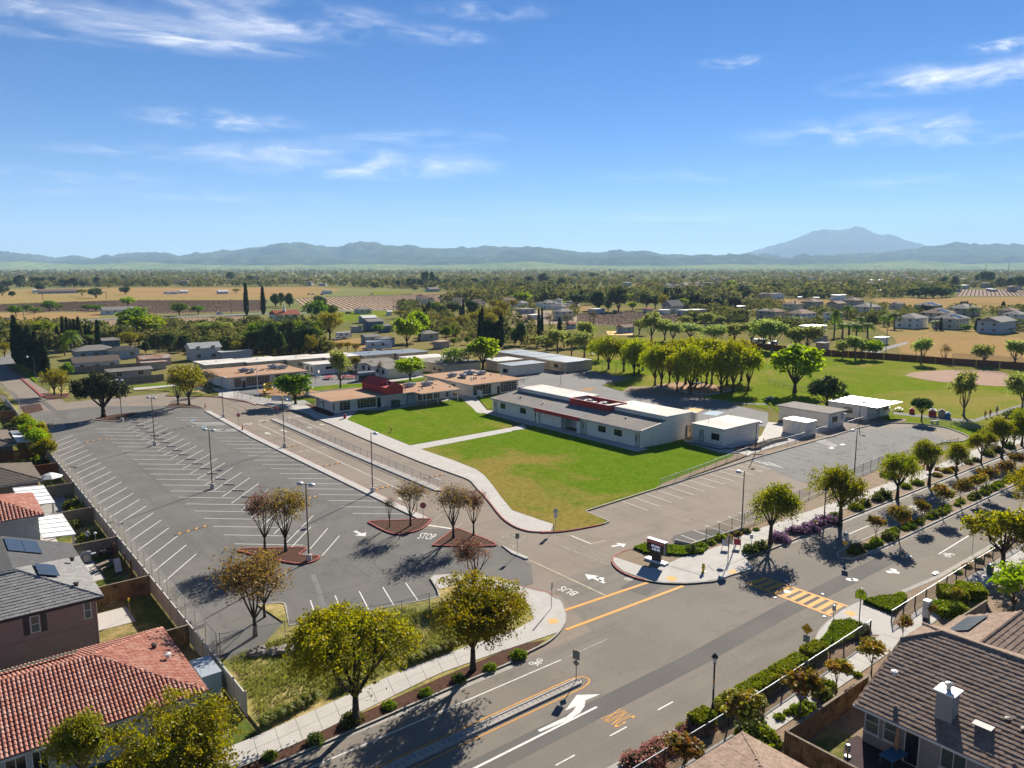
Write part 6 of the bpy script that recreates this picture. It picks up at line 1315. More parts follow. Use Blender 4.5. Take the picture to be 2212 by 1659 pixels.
sign('grey back of a keep right sign over a diamond on the narrow median',38.14,39.78,2.55,R(20),[('rect',.6,.72,2.15,'sign_back',None),('diamond',.58,.58,1.5,'sign_back',None)],'pole_brown')
sign('red STOP sign on the parking island by the bare trees',48.52,78.65,2.65,R(55),[('oct',.76,.76,2.27,'sign_red',{'text': [('STOP',.52,.24,0,'sign_white')]})])
sign('white double panel rules sign at the tip of the lawn',59.81,66.39,2.7,R(45),[('rect',.46,.6,2.35,'sign_white',{'text': [('BUS',.34,.16,.14,'black'),('ONLY',.34,.14,-.1,'black')]}),('rect',.42,.5,1.75,'sign_white',None)])
sign('small grey back sign on the small entrance median',51.16,63.15,2.45,R(60),[('rect',.45,.6,2.1,'sign_back',None)])
sign('tan house shaped back of a school crossing sign at the sign corner',67.33,46.75,3.2,R(190),[('pent',.9,1.0,2.7,'stucco_tan',None)],'pole_brown',r=.045)
sign('small red and white bus stop sign beside the ground cover corner',61.59,31.61,2.4,R(30),[('rect',.32,.5,2.1,'sign_white',{'text': [('BUS',.22,.12,.0,'paint_blue')]})])
sign('pale street name sign behind the near railing',*W(3,2,1762,1470),3.0,R(40),[('rect',.8,.5,2.7,'sign_pale',{'text': [('Rose Ave',.6,.16,0,'green_box')]})])
sign('round faded stop sign where the aisle island begins',*W(1,2,187,295),2.5,R(48),[('oct',.75,.75,2.15,'sign_red',{'text': [('STOP',.52,.24,0,'sign_white')]})])
sign('faded stop sign on the aisle divider near the crossing bars',*W(0,2,2065,362),2.5,R(48),[('oct',.75,.75,2.15,'sign_red',{'text': [('STOP',.52,.24,0,'sign_white')]})])
sign('small walk sign behind the red folding sign',*W(2,2,2062,1470),2.2,R(40),[('rect',.35,.45,1.95,'sign_white',None)])
for lb,a,b,hgt_ in (('white banner on the kindergarten fence, the left one',(135,1492),(225,1498),1.3),('white banner on the kindergarten fence, the right one',(240,1498),(308,1502),1.4),('white banner on posts right of the front building',(1912,1450),(1955,1460),1.5),('white board with red text on the small upper left lawn',(-525,1400),(-455,1396),1.6)):
    p,q = W(1,1,*a),W(1,1,*b);o = thing('banner',lb,'banner',(*p,.1),math.atan2(q[1] - p[1],q[0] - p[0]));L_ = math.dist(p,q);MB().box(0,L_,-.02,.02,.5,.5 + hgt_).build('panel','sign_white',o)
    for s in (0,L_): MB().tube((s,.04,0),(s,.04,.5 + hgt_),.04).build('post','steel',o)
    if 'red' in lb: MB().box(.2,L_ - .2,-.03,-.021,1.4,1.9).build('print','sign_red',o)
# electronic school sign
pa,pb = W(2,2,1160,1515),W(2,2,1338,1576);az = math.atan2(pb[1] - pa[1],pb[0] - pa[0]);Lb = math.dist(pa,pb)
es = thing('school_sign','dark electronic school sign showing date and time on a white footing','sign',(*pa,.1),az)
MB().box(0,Lb,-.4,.4,0,.22).build('footing','white_paint',es);MB().box(Lb * .30,Lb * .70,-.16,.16,.22,1.15).build('pedestal','sign_panel',es)
bx = MB().box(Lb * .08,Lb * .92,-.26,.26,1.1,2.45).build('cabinet','sign_panel',es);MB().box(Lb * .06,Lb * .94,-.28,.28,2.452,2.52).build('top_trim','metal_box',bx);MB().box(Lb * .9,Lb * .935,-.275,-.262,1.12,2.44).build('side_trim','metal_box',bx)
hd = MB().box(Lb * .1,Lb * .89,-.285,-.262,2.12,2.42).build('header_panel','sign_red',bx);glow('led',(.75,.78,1.0),.3)
lettering('Gehringer Elementary School',Lb * .70,.17,(Lb * .495,-.293,2.27),0,'sign_white',hd,rot=(R(90),0,0))
lettering('4/5/2021',Lb * .42,.24,(Lb * .52,-.268,1.82),0,'led',bx,rot=(R(90),0,0));lettering('4:43 PM',Lb * .38,.24,(Lb * .52,-.268,1.46),0,'led',bx,rot=(R(90),0,0))
# hydrants, bins, cones, folding signs
def hydrant(label,x,y):
    o = thing('fire_hydrant',label,'fire hydrant',(x,y,.12),0,'yellow fire hydrants');MB().lathe([(.2,0),(.2,.06),(.12,.08),(.12,.62),(.15,.64),(.15,.7),(.1,.8),(.03,.86)],0,0,10).build('body','hydrant_yellow',o)
    for d in ((.24,0),(-.24,0),(0,-.24)): MB().tube((0,0,.48),(*d,.48),.06,n=7).build('outlet','hydrant_yellow',o)
    o.scale = (1.15,1.15,1.15);return o
hydrant('yellow fire hydrant on the sign corner walk',*W(2,2,1652,1635));hydrant('yellow fire hydrant on the upper lawn beside the wide walk',*W(1,2,1170,418));hydrant('yellow fire hydrant among the purple flowers',*W(3,2,408,1248))
bn = thing('trash_bin','maroon trash bin on the walk before the upper lawn','bin',(*W(1,2,768,302),.12));MB().lathe([(.28,0),(.33,.85)],0,0,12).build('body','red_metal',bn);MB().lathe([(.35,.852),(.35,.92),(.2,.98)],0,0,12).build('lid','pole_dark',bn)
def cone(label,x,y,h=.9,z=.12):
    o = thing('traffic_cone',label,'cone',(x,y,z),0,'orange traffic cones');MB().lathe([(.17,.04),(.03,h)],0,0,10).build('body','cone_orange',o);MB().box(-.2,.2,-.2,.2,0,.04).build('base','pole_dark',o);return o
cone('orange cone at the far tip of the aisle divider',*W(0,2,1774,205),1.1);cone('orange cone on the aisle divider beside the hatched space',*W(0,2,2096,400),1.1);cone('orange cone on the far walk behind the third street tree',*W(3,2,1238,850));cone('orange cone on the far walk beyond the street tree',*W(3,2,1345,735));cone('orange cone under the third street tree',*W(3,2,1120,830));cone('orange cone by the annex ramp',*W(2,2,1773,540),.8);cone('thin orange cone by the raised garden boxes',*W(2,2,2172,520),1.1)
def folding(label,x,y,az,m_='sign_red'):
    o = thing('folding_sign',label,'sign',(x,y,.13),az);MB().add([(-.05,-.35,1.0),(-.05,.35,1.0),(-.2,.35,.35),(-.2,-.35,.35)],[(0,1,2,3)]).build('panel',m_,o)
    for sx in (-.35,.35):
        for sy in (-.38,.38): MB().tube((0,sy,1.05),(sx,sy,0),.02,n=5).build('leg','steel',o)
    return o
folding('red folding sign on the walk behind the sign corner',*W(2,2,1945,1420),R(30));folding('red folding sign on the far walk, left of the pair',*W(3,2,1385,775),R(30));folding('red folding sign on the far walk, right of the pair',*W(3,2,1457,778),R(30));folding('white folding barricade beside the yellow tape',*W(2,2,1845,1430),R(30),'sign_white')
fl = thing('flagpole','tall white flagpole before the upper left school building','flagpole',(*W(1,1,18,1440),.1));MB().tube((0,0,0),(0,0,7.4),.1,.05,8).build('pole','white_paint',fl);MB().lathe([(.16,7.4),(.16,7.5),(.03,7.62)],0,0,8).build('finial','steel',fl)
hb = thing('basketball_hoop_mast','notice post on the mulch bed before the front building','post',(*W(1,1,585,1580),.1));MB().tube((0,0,0),(0,0,2.6),.08).build('post','pole_brown',hb);MB().box(-1.0,.1,-.1,.1,2.4,2.6).build('beam','pole_brown',hb);MB().box(-.85,-.1,-.03,.03,1.3,2.3).build('panel','sign_white',hb)

# ------------------------------------------------------------------ play yards
def hoop(label,x,y,az):
    o = thing('basketball_hoop',label,'basketball hoop',(x,y,.05),az,'court basketball hoops');MB().path([(0,0,0),(0,0,2.9),(.9,0,3.2)],[.07,.06,.05]).build('pole','steel',o)
    MB().add([(.95,.8 * math.cos(R(i * 30)),3.3 + .5 * math.sin(R(i * 30)) if i < 7 else 3.0) for i in range(13)][:12] + [(1.0,.8 * math.cos(R(i * 30)),3.3 + .5 * math.sin(R(i * 30)) if i < 7 else 3.0) for i in range(12)],[tuple(range(12)),tuple(range(12,24))[::-1]]).build('backboard','white_paint',o)
    MB().lathe([(.23,2.98),(.23,3.0)],1.25,0,12).build('rim','cone_orange',o)
hoop('basketball hoop nearest the classrooms on the ball court',*W(2,1,137,1285),R(-40));hoop('basketball hoop in the middle of the ball court',*W(2,1,420,1335),R(-40));hoop('basketball hoop at the park edge of the ball court',*W(2,1,825,1245),R(140));hoop('low basketball hoop on the kindergarten court',*W(1,1,515,1325),R(-40))
def picnic(label,x,y,az,m_='toy_red',s=1.0,L_=2.4):
    o = thing('picnic_table',label,'picnic table',(x,y,.06),az,'picnic tables');o.scale = (s,s,s);MB().box(-L_ / 2,L_ / 2,-.4,.4,.7,.76).build('table_top',m_,o)
    for q in (-.75,.75): MB().box(-L_ / 2,L_ / 2,q - .14,q + .14,.42,.47).build('bench',m_,o)
    for e in (-L_ / 2 + .3,L_ / 2 - .3): MB().tube((e,-.7,0),(e,.05,.7),.04,n=5).tube((e,.7,0),(e,-.05,.7),.04,n=5).build('leg','steel',o)
for k,(x,lb) in enumerate(((620,'first'),(650,'second'),(755,'third'),(800,'fourth'),(850,'fifth'))): picnic('red picnic table on the kindergarten court, %s from the left' % lb,*W(1,1,x,1285 - (4 if k > 1 else 0)),R(10 + 50 * (k < 2)),'toy_red',1.0,3.2)
picnic('blue picnic table on the kindergarten court',*W(1,1,537,1270),R(20),'blue_top',.8);picnic('white picnic table nearest the awning building',*W(3,1,1020,1545),R(20),'off_white',.9);picnic('white picnic table by the dark pine at the round parking end',*W(3,1,1130,1560),R(20),'off_white',.9);picnic('grey picnic table under the park trees',*W(2,1,690,1080),R(20),'steel');picnic('dark picnic table in the shade left of the beige building',*W(3,1,20,1470),R(30),'blue_top')
ps = thing('play_structure','yellow spiral slide play tower with a peaked roof on orange bark','play structure',(*W(1,1,150,1405),.08))
for a,b in ((0,0),(1.4,0),(0,1.4),(1.4,1.4)): MB().tube((a,b,0),(a,b,3.0),.06).build('post','toy_yellow',ps)
MB().box(-.1,1.5,-.1,1.5,1.5,1.6).build('deck','toy_green',ps);MB().add([(-.3,-.3,3.0),(1.7,-.3,3.0),(1.7,1.7,3.0),(-.3,1.7,3.0),(.7,.7,4.1)],[(0,1,4),(1,2,4),(2,3,4),(3,0,4),(3,2,1,0)]).build('roof','stucco_tan',ps)
spl = [(-1.2 + 1.0 * math.cos(R(a)),.4 + 1.0 * math.sin(R(a)),2.6 - 2.2 * (a + 20) / 560) for a in range(-20,541,35)];MB().path(spl,[.36] * len(spl),8).build('spiral_slide','toy_yellow',ps)
MB().tube((2.6,.7,0),(2.6,.7,2.4),.05).tube((4.2,.7,0),(4.2,.7,2.4),.05).tube((1.4,.7,2.4),(4.2,.7,2.4),.05).box(2.6,5.4,.1,.9,.9,1.0).build('climber','toy_yellow',ps)
g2 = thing('play_structure','green climbing frame with arched top under the park trees','play structure',(*W(2,1,1590,1370),.06))
for i in range(4):
    for j in range(2): MB().tube((i * 2.2,j * 1.8,0),(i * 2.2,j * 1.8,2.9),.07).build('post','toy_green' if i % 2 else 'wood_red',g2)
MB().box(0,4.4,0,1.8,1.2,1.3).build('deck','toy_green',g2);MB().path([(0,.9,3.0),(.2,.9,4.2),(1.1,.9,4.6),(2.0,.9,4.2),(2.2,.9,3.0)],[.25] * 5).build('arch','toy_green',g2);MB().add([(-.1,.3,1.2),(-.1,1.3,1.2),(-2.4,1.3,.2),(-2.4,.3,.2),(-.1,.3,1.3),(-.1,1.3,1.3),(-2.4,1.3,.3),(-2.4,.3,.3)],[(4,5,6,7),(0,3,2,1),(0,4,7,3),(1,2,6,5)]).build('slide','toy_green',g2)
swf = thing('swing_set','blue green swing frame at the edge of the ball court','swing set',(*W(2,1,720,1210),.05));dx_ = Vector(W(2,1,960,1245)) - Vector(W(2,1,720,1210));n_ = 4
for i in range(n_ + 1): MB().tube((dx_.x * i / n_,dx_.y * i / n_,0),(dx_.x * i / n_,dx_.y * i / n_,3.2),.07).build('post','toy_green',swf)
MB().tube((0,0,3.2),(dx_.x,dx_.y,3.2),.06).build('top_bar','toy_green',swf)
for i in range(6):
    q = dx_ * (i + .7) / 6.4;MB().tube((q.x,q.y,3.2),(q.x,q.y,.6),.012,n=4).build('chain','steel',swf);MB().box(q.x - .2,q.x + .2,q.y - .1,q.y + .1,.55,.6).build('seat','pole_dark',swf)
def toy_house(label,x,y,m1,m2,s=1.0):
    o = thing('toy_playhouse',label,'playhouse',(x,y,.05),R(20));o.scale = (s,s,s);MB().box(-.9,-.7,-.7,.7,0,1.2).box(.7,.9,-.7,.7,0,1.2).box(-.699,.699,.5,.7,0,1.2).build('wall',m1,o);MB().add([(-1,-.8,1.2),(1,-.8,1.2),(1,.8,1.2),(-1,.8,1.2),(-1,0,1.75),(1,0,1.75)],[(0,1,5,4),(2,3,4,5),(0,4,3),(1,2,5)]).build('roof',m2,o)
toy_house('red toy car house with white roof by the field',*W(3,1,1420,1605),'toy_red','off_white');toy_house('brown toy playhouse next to the blue toy',*W(3,1,1500,1612),'stucco_tan','wood_grey');toy_house('small red toy box left of the dark pine',*W(3,1,1242,1580),'toy_red','toy_red',.7);toy_house('bright blue toy house on the path edge',*W(3,1,1550,1625),'blue_top','blue_top',.8)
# raised garden boxes, concrete bench
for k,(x,y) in enumerate(((1960,590),(2080,580),(2110,560),(2150,545),(2190,530),(2240,515),(2310,500))):
    X,Y = W(2,2,x,y);o = thing('garden_box','wooden raised garden box beside the right parking, %s from the left' % 'first second third fourth fifth sixth seventh'.split()[k],'planter',(X,Y,.12),R(-3),'raised garden boxes')
    MB().box(0,2.6,0,.07,0,.4).box(0,2.6,1.1,1.17,0,.4).box(0,.07,.071,1.099,0,.4).box(2.53,2.6,.071,1.099,0,.4).build('frame','wood_grey',o);MB().box(.07,2.53,.071,1.099,.0,.32).build('soil','bark_mulch',o)
for lb,q in (('pale concrete bench at the round parking end',(1440,345)),):
    o = thing('concrete_bench',lb,'bench',(*W(3,2,*q),.1),R(-15));MB().box(-1,1,-.3,.3,.4,.6).build('seat','concrete',o)
    for e in (-.8,.8): MB().box(e - .1,e + .1,-.25,.25,0,.4).build('leg','concrete',o)
for k,y in enumerate(range(18)):      # wheel stops
    yy = 103.5 + 3.85 * k
    o = MB().box(-.9,.9,-.09,.09,0,.13).build('wheel_stop','concrete_old',None,loc=(35.2,yy,.0),rz=R(-42));tag(o,'grey concrete wheel stop of the zigzag parking row, %s from the near end' % nth(k),'wheel stop','wheel stops of the middle row')
for k,q in enumerate(((428,380),(457,378))):
    x,y = W(0,2,*q);o = thing('bollard','yellow bollard in the oak shadow, the %s of two' % ('left','right')[k],'bollard',(x,y,0));MB().lathe([(.09,0),(.09,1.0),(.05,1.06)],0,0,8).build('post','hydrant_yellow',o);MB().lathe([(.1,.6),(.1,.7)],0,0,8).build('band','sign_white',o)
cb = thing('utility_cabinet','white utility cabinet on the near walk beside the clipped hedges','cabinet',(*W(3,3,1362,395),.12));MB().box(-.25,.25,-.2,.2,0,.4).build('base','pole_dark',cb);MB().box(-.3,.3,-.25,.25,.402,1.9).build('body','off_white',cb);MB().box(-.33,.33,-.28,.28,1.902,1.97).build('lid','white_paint',cb)
cb = thing('utility_cabinet','teal green utility cabinet under the light green tree at the right edge','cabinet',(*W(3,2,1915,1655),.12));MB().box(-.3,.3,-.25,.25,0,1.1).build('body','green_box',cb);MB().box(-.33,.33,-.28,.28,1.102,1.17).build('lid','blue_grey',cb)
# patio furniture
um = thing('patio_umbrella','closed tan patio umbrella beside the slate grey house','umbrella',(*W(3,3,1100,1620),.13));MB().tube((0,0,0),(0,0,2.5),.03).build('pole','steel',um);MB().lathe([(.1,.9),(.2,1.1),(.17,1.6),(.13,2.1),(.04,2.5)],0,0,9).build('canopy','canvas_tan',um)
tb = thing('patio_table','blue slatted patio table under the closed umbrella','table',(*W(3,3,1080,1640),.13),R(-8))
for i in range(7): MB().box(-.9,.9,-.5 + i * .145,-.37 + i * .145,.7,.74).build('slat','blue_top',tb)
for a,b in ((-.8,-.4),(.8,-.4),(-.8,.4),(.8,.4)): MB().tube((a,b,0),(a,b,.7),.03).build('leg','blue_top',tb)
wu = thing('patio_umbrella','open white umbrella in the yard of the brown hip roofed house','umbrella',(14.2,124.5,.02));MB().tube((0,0,0),(0,0,2.4),.04).build('pole','steel',wu);MB().lathe([(1.6,1.95),(.8,2.35),(.05,2.6)],0,0,8).build('canopy','white_paint',wu)
gr = thing('grill','steel barbecue grill against the weathered fence of the patio','grill',(13.0,90.6,.06));MB().box(-.35,.35,-.25,.25,.1,.9).build('cabinet','steel',gr);MB().path([(-.4,0,1.0),(0,0,1.05),(.4,0,1.0)],[.25,.27,.25],8).build('lid','steel',gr);MB().box(-.9,-.36,-.22,.22,.85,.9).box(.36,.9,-.22,.22,.85,.9).build('side_shelf','metal_box',gr)
tb = thing('work_table','dark work table beside the grill on the patio','table',(15.0,90.9,.06));MB().box(-.7,.7,-.3,.3,.85,.9).build('table_top','pole_dark',tb);MB().box(-.65,.65,-.28,.28,.35,.38).build('shelf','pole_dark',tb)
for a,b in ((-.65,-.25),(.65,-.25),(-.65,.25),(.65,.25)): MB().tube((a,b,0),(a,b,.85),.03).build('leg','pole_dark',tb)
picnic('weathered wooden picnic table on the grill patio',14.2,87.6,R(30),'wood_grey',.9);picnic('white low table on the grill patio',12.3,87.9,R(5),'off_white',.6)
for k,(x,y) in enumerate(((15.4,88.6),(15.6,84.6),(15.7,82.4))): o = thing('pergola_post','orange brown post on the grill patio, %s from the back' % 'first second third'.split()[k],'post',(x,y,.05));MB().box(-.07,.07,-.07,.07,0,2.2).build('post','wood_red',o);MB().box(-.12,.12,-.12,.12,0,.1).build('base','concrete_old',o)
hm = thing('hammock_stand','striped hammock chair on a dark stand in the grill patio','hammock',(14.9,84.9,.06));MB().tube((-.8,-.6,.05),(.8,.6,.05),.04).tube((-.8,.6,.05),(.8,-.6,.05),.04).tube((0,0,.05),(.1,.3,1.9),.05).build('stand','pole_dark',hm);MB().add([(-.3,.1,1.7),(.3,.2,1.7),(.35,-.2,.6),(-.3,-.3,.6),(-.3,-.7,.5),(.3,-.6,.5)],[(0,1,2,3),(3,2,5,4)]).build('seat','sign_white',hm)
sn = thing('garden_torch','thin garden torch in the lawn behind the mauve house','torch',(13.6,73.6,.02));MB().tube((0,0,0),(0,0,1.5),.02).build('pole','wood_grey',sn);MB().lathe([(.05,1.5),(.1,1.65),(.07,1.8)],0,0,8).build('flame_cup','hydrant_yellow',sn)
bq = thing('patio_heater','small steel patio heater on the curved patio edge','heater',(*W(3,3,685,1580),.13));MB().lathe([(.2,0),(.06,.1),(.06,.4),(.16,.45),(.16,.8),(.1,.9)],0,0,10).build('body','steel',bq);MB().lathe([(.22,.05),(.22,.1)],0,0,10).build('base','pole_dark',bq)

# ------------------------------------------------------------------ people
mat('skin',(.42,.26,.19),(.40,.25,.18),rough=.6);mat('hair',(.03,.02,.015),(.04,.028,.02),rough=.7);mat('cloth_grey',(.28,.29,.32),(.25,.26,.29),rough=.9);mat('cloth_white',(.62,.64,.68),(.57,.59,.63),rough=.9);mat('cloth_dark',(.03,.035,.05),(.025,.03,.045),rough=.9);mat('cloth_red',(.42,.03,.03),(.36,.03,.03),rough=.9);mat('cloth_yellow',(.62,.45,.05),(.55,.4,.05),rough=.9);mat('cloth_blue',(.10,.20,.34),(.09,.18,.3),rough=.9)
def person(label,x,y,az,H_,top,bottom,arms=(.25,-.2),step=.14,z=.05,bend=0.0):
    s = H_ / 1.75;V_ = [(0,0,.95),(0,.01,1.18),(.02 + bend,0,1.42),(.03 + bend,0,1.53),(.05 + bend * 1.3,0,1.66),(.05 + bend * 1.3,0,1.74)];Rr = [.15,.14,.15,.055,.095,.07]
    E_ = [(0,1),(1,2),(2,3),(3,4),(4,5)]
    for sd,st in ((-1,step),(1,-step)):
        b = len(V_);V_ += [(0,sd * .09,.88),(st * .6,sd * .1,.48),(st,sd * .1,.08),(st + .13,sd * .1,.03)];Rr += [.10,.068,.045,.04];E_ += [(0,b),(b,b + 1),(b + 1,b + 2),(b + 2,b + 3)]
    for sd,sw in ((-1,arms[0]),(1,arms[1])):
        b = len(V_);V_ += [(.02 + bend,sd * .19,1.40),(sw * .4 + bend,sd * .25,1.13),(sw + bend,sd * .24,.90),(sw * 1.2 + bend,sd * .23,.80)];Rr += [.06,.045,.036,.035];E_ += [(2,b),(b,b + 1),(b + 1,b + 2),(b + 2,b + 3)]
    me = bpy.data.meshes.new('body');me.from_pydata([(a * s,b * s,c * s) for a,b,c in V_],E_,[]);o = bpy.data.objects.new('body',me);C.objects.link(o)
    md_ = o.modifiers.new('s','SKIN');o.modifiers.new('u','SUBSURF').render_levels = 1
    for i,r_ in enumerate(Rr): me.skin_vertices[0].data[i].radius = (r_ * s,r_ * s);me.skin_vertices[0].data[i].use_root = (i == 0)
    dg = bpy.context.evaluated_depsgraph_get();nm = bpy.data.meshes.new_from_object(o.evaluated_get(dg));bpy.data.objects.remove(o)
    nm.materials.clear()
    for q in (top,bottom,'skin','pole_dark'): nm.materials.append(M(q))
    for p in nm.polygons:
        c = p.center / s;side = abs(c.y) > .2
        p.material_index = 2 if c.z > 1.5 or (side and c.z < 1.15) else 3 if c.z < .09 else 1 if c.z < .98 else 0
    nm.shade_smooth();r = thing('person',label,'person',(x,y,z),az);link('body',nm,None,r)
    MB().lathe([(.10 * s,1.66 * s),(.108 * s,1.72 * s),(.085 * s,1.79 * s),(.03 * s,1.815 * s)],(.045 + bend * 1.3) * s,0,10).build('hair','hair',r,True);return r
person('person in a yellow top walking on the field path',*W(3,1,1875,1618),R(200),1.55,'cloth_yellow','cloth_dark',arms=(.3,-.1));person('person in a red top walking on the field path',*W(3,1,1918,1610),R(200),1.55,'cloth_red','cloth_dark');person('person in a pale grey shirt standing on the field path',*W(3,1,1975,1587),R(190),1.75,'cloth_grey','cloth_dark',arms=(.05,.0),step=.04)
person('person in a blue coat below the young tree by the field path',*W(3,1,1688,1615),R(120),1.4,'cloth_blue','cloth_blue',step=.05);person('person in a white shirt bending over in the shaded yard',14.1,97.0,R(60),1.7,'cloth_white','cloth_dark',arms=(.35,.3),step=.06,z=.03,bend=.12)
gs = thing('garden_statue','small white stand beside the person in the shaded yard','statue',(15.0,97.2,.02));MB().lathe([(.15,0),(.05,.15),(.05,.8),(.18,.9),(.2,1.05),(.08,1.15)],0,0,9).build('body','white_paint',gs);MB().lathe([(.2,0),(.2,.05)],0,0,9).build('foot','off_white',gs)

# ------------------------------------------------------------------ shrubs, hedges, ground cover
def leaf_patch(name,label,poly,h,n,leaf,m_,core=.6,z=.1,seed=1):
    """ground cover nobody could count: leaves over a low dark bed"""
    rs = np.random.RandomState(seed);xs = [p[0] for p in poly];ys = [p[1] for p in poly];c = []
    while len(c) < n:
        x,y = rs.uniform(min(xs),max(xs)),rs.uniform(min(ys),max(ys))
        if inside(x,y,poly): c.append((x,y,z + h * (rs.uniform(.5,1.05) + .12 * math.sin(x * 2.1) * math.cos(y * 1.7))))
    c = np.array(c);nr = np.tile(np.array([0,0,1.0]),(n,1));me = leaf_mesh(name,c,leaf,rs,nr,None,spread=1.2);me.materials.append(M(m_));o = link(name,me);tag(o,label,'ground cover',None,'stuff')
    raised('bed_soil',[(x,y) for x,y in poly],z + h * core,'hedge_core',z0=.05,parent=o);return o
leaf_patch('ground_cover','green ground cover triangle behind the bicycle sign at the right corner',L(3,3,(560,415),(700,402),(850,455),(845,520),(560,640),(440,640),(420,620),(490,540)),.35,5200,.12,'leaf_cover',seed=2)
leaf_patch('ground_cover','olive green ground cover wedge beside the lime school sign',L(3,3,(820,235),(1000,200),(1180,180),(1200,215),(1100,330),(1080,345)),.4,3800,.12,'leaf_cover',seed=3)
leaf_patch('ground_cover','bright green ground cover behind the electronic sign',L(2,2,(1050,1430),(1150,1395),(1300,1400),(1500,1425),(1680,1440),(1650,1475),(1480,1495),(1300,1480),(1150,1475)),.3,4200,.13,'leaf_cover',seed=4)
def hedge(label,x0,x1,y0,y1,h,seed,m_='leaf_hedge'):
    return put_plant(box_hedge(seed,abs(x1 - x0),abs(y1 - y0),h,m_),((x0 + x1) / 2,(y0 + y1) / 2,.1),label,'clipped_hedge','hedge','clipped hedges along the near street')
hedge('clipped hedge cube left of the black ornamental lamp',40.0,41.7,29.3,30.5,1.1,5);hedge('long clipped hedge right of the black ornamental lamp',43.2,49.6,29.4,30.6,1.0,6);hedge('clipped hedge block left of the bicycle sign',50.1,53.9,29.5,30.7,.95,7);hedge('short clipped hedge block right of the bicycle sign',54.9,57.3,29.7,30.9,.9,8)
for lb,a,b,h,sd in (('large clipped hedge behind the white cabinet',(1480,215),(1700,240),1.3,9),('low clipped hedge before the dark board fence',(1440,330),(1680,320),.8,10),('clipped hedge block at the right of the near walk',(1700,190),(1800,200),1.2,12)):
    p,q = W(3,3,*a),W(3,3,*b);put_plant(box_hedge(sd,max(2.2,math.dist(p,q)),2.2,h,'leaf_hedge',.12,150),((p[0] + q[0]) / 2,(p[1] + q[1]) / 2,.1),lb,'clipped_hedge','hedge','clipped hedges along the near street',rz=math.atan2(q[1] - p[1],q[0] - p[0]))
MD = {k: mound(40 + i,*a) for i,(k,a) in enumerate({'green': (.8,.7,.6,420,.15,'leaf_cover'),'dark': (.9,.8,.8,420,.15,'leaf_shrub'),'purple': (1.5,.9,.7,900,.13,'flower_purple'),'pink': (1.2,.8,.7,800,.11,'flower_pink'),'hedge': (.7,.7,.55,380,.14,'leaf_hedge'),'red': (.8,.7,.6,420,.14,'leaf_crape')}.items())}
def shrub(k,P_,label,group,sc=1.0,name='shrub'): x,y = P_;return put_plant(MD[k],(x,y,.1),label,name,'shrub',group,(x * 3.7) % 6.28,sc)
for i,q in enumerate(((110,1350),(260,1290),(370,1262),(430,1225),(520,1195))): shrub('purple',W(3,2,*q),'purple flowering mound by the far kerb, %s from the street tree' % 'first second third fourth fifth'.split()[i],'purple flower mounds',(1,1,.9,.95,1)[i],'purple_flowers')
for i,q in enumerate(((1120,1640),(1230,1570),(1330,1500),(1420,1450),(1560,1365),(1650,1330))): shrub('pink',W(2,3,*q),'pink flowering bush along the near railing, %s from the lower edge' % 'first second third fourth fifth sixth'.split()[i],'pink flower bushes',(1.1,1.1,.9,.8,.95,.9)[i],'pink_flowers')
rnd = random.Random(5)
for i in range(46): shrub(rnd.choice(['green','green','hedge','green','dark']),(81 + i * 1.25 + rnd.uniform(-.5,.5),39.8 + rnd.uniform(-.45,.5)),'low green shrub in the street median, %s from its tip' % nth(i),'shrubs of the planted median',rnd.uniform(.55,.95))
for i,(q,k,s_) in enumerate((((760,1085),'green',1.6),((830,1050),'dark',1.3),((1000,980),'dark',1.7),((940,1010),'dark',1.3),((570,1160),'dark',1.1),((1190,900),'hedge',1.5),((1290,870),'green',1.5),((1460,800),'red',1.2),((1540,765),'red',1.4),((1600,745),'red',1.2),((1730,690),'dark',1.1),((1790,670),'dark',1.0),((1900,620),'dark',1.6),((1980,590),'dark',1.6),((2080,555),'dark',1.6),((1010,800),'dark',1.3),((1070,815),'dark',1.2),((1740,545),'red',1.2),((1800,525),'red',1.2),((1900,480),'green',1.4))):
    shrub(k,W(3,2,*q),'low %s shrub in the strip along the far walk, %s in the strip' % ({'dark': 'dark','green': 'green','hedge': 'yellow green','red': 'reddish'}[k],nth(i)),'shrubs along the far walk',s_ * .72)
for i,(q,k,s_) in enumerate((((1640,1420),'green',1.0),((1560,1455),'dark',1.1),((1720,1385),'hedge',.9),((1800,1350),'hedge',1.2),((1950,1310),'red',.8),((2030,1290),'dark',.7),((2110,1270),'green',.6),((1870,1330),'red',.7),((2060,1460),'dark',1.2),((2150,1430),'dark',1.2))): shrub(k,W(2,2,*q),'shrub in the bed behind the sign corner walk, %s from the sign' % nth(i),'shrubs behind the sign corner',s_ * .85)
for i,(q,k,s_,lb) in enumerate((((280,1190),'green',1.1,'round white flowered shrub beside the board fence'),((470,1060),'dark',1.1,'dark round shrub beside the board fence'),((340,1150),'green',.9,'green shrub behind the round white flowered one'),((100,1240),'hedge',.7,'yellow green tuft at the near walk edge'),((170,1200),'hedge',.6,'second yellow green tuft at the near walk edge'),((520,970),'green',1.0,'green spiky shrub by the near walk'),((770,870),'hedge',.6,'small upright shrub in the bare bed'),((690,830),'dark',.6,'low dark shrub in the bare bed'),((350,790),'green',.7,'green shrub behind the near railing'),((1150,180),'hedge',.8,'yellow flowered shrub by the olive ground cover'),((820,490),'dark',.9,'dark shrub at the end of the left railing'))): shrub(k,W(3,3,*q),lb,'shrubs of the near bed',s_ * .8)
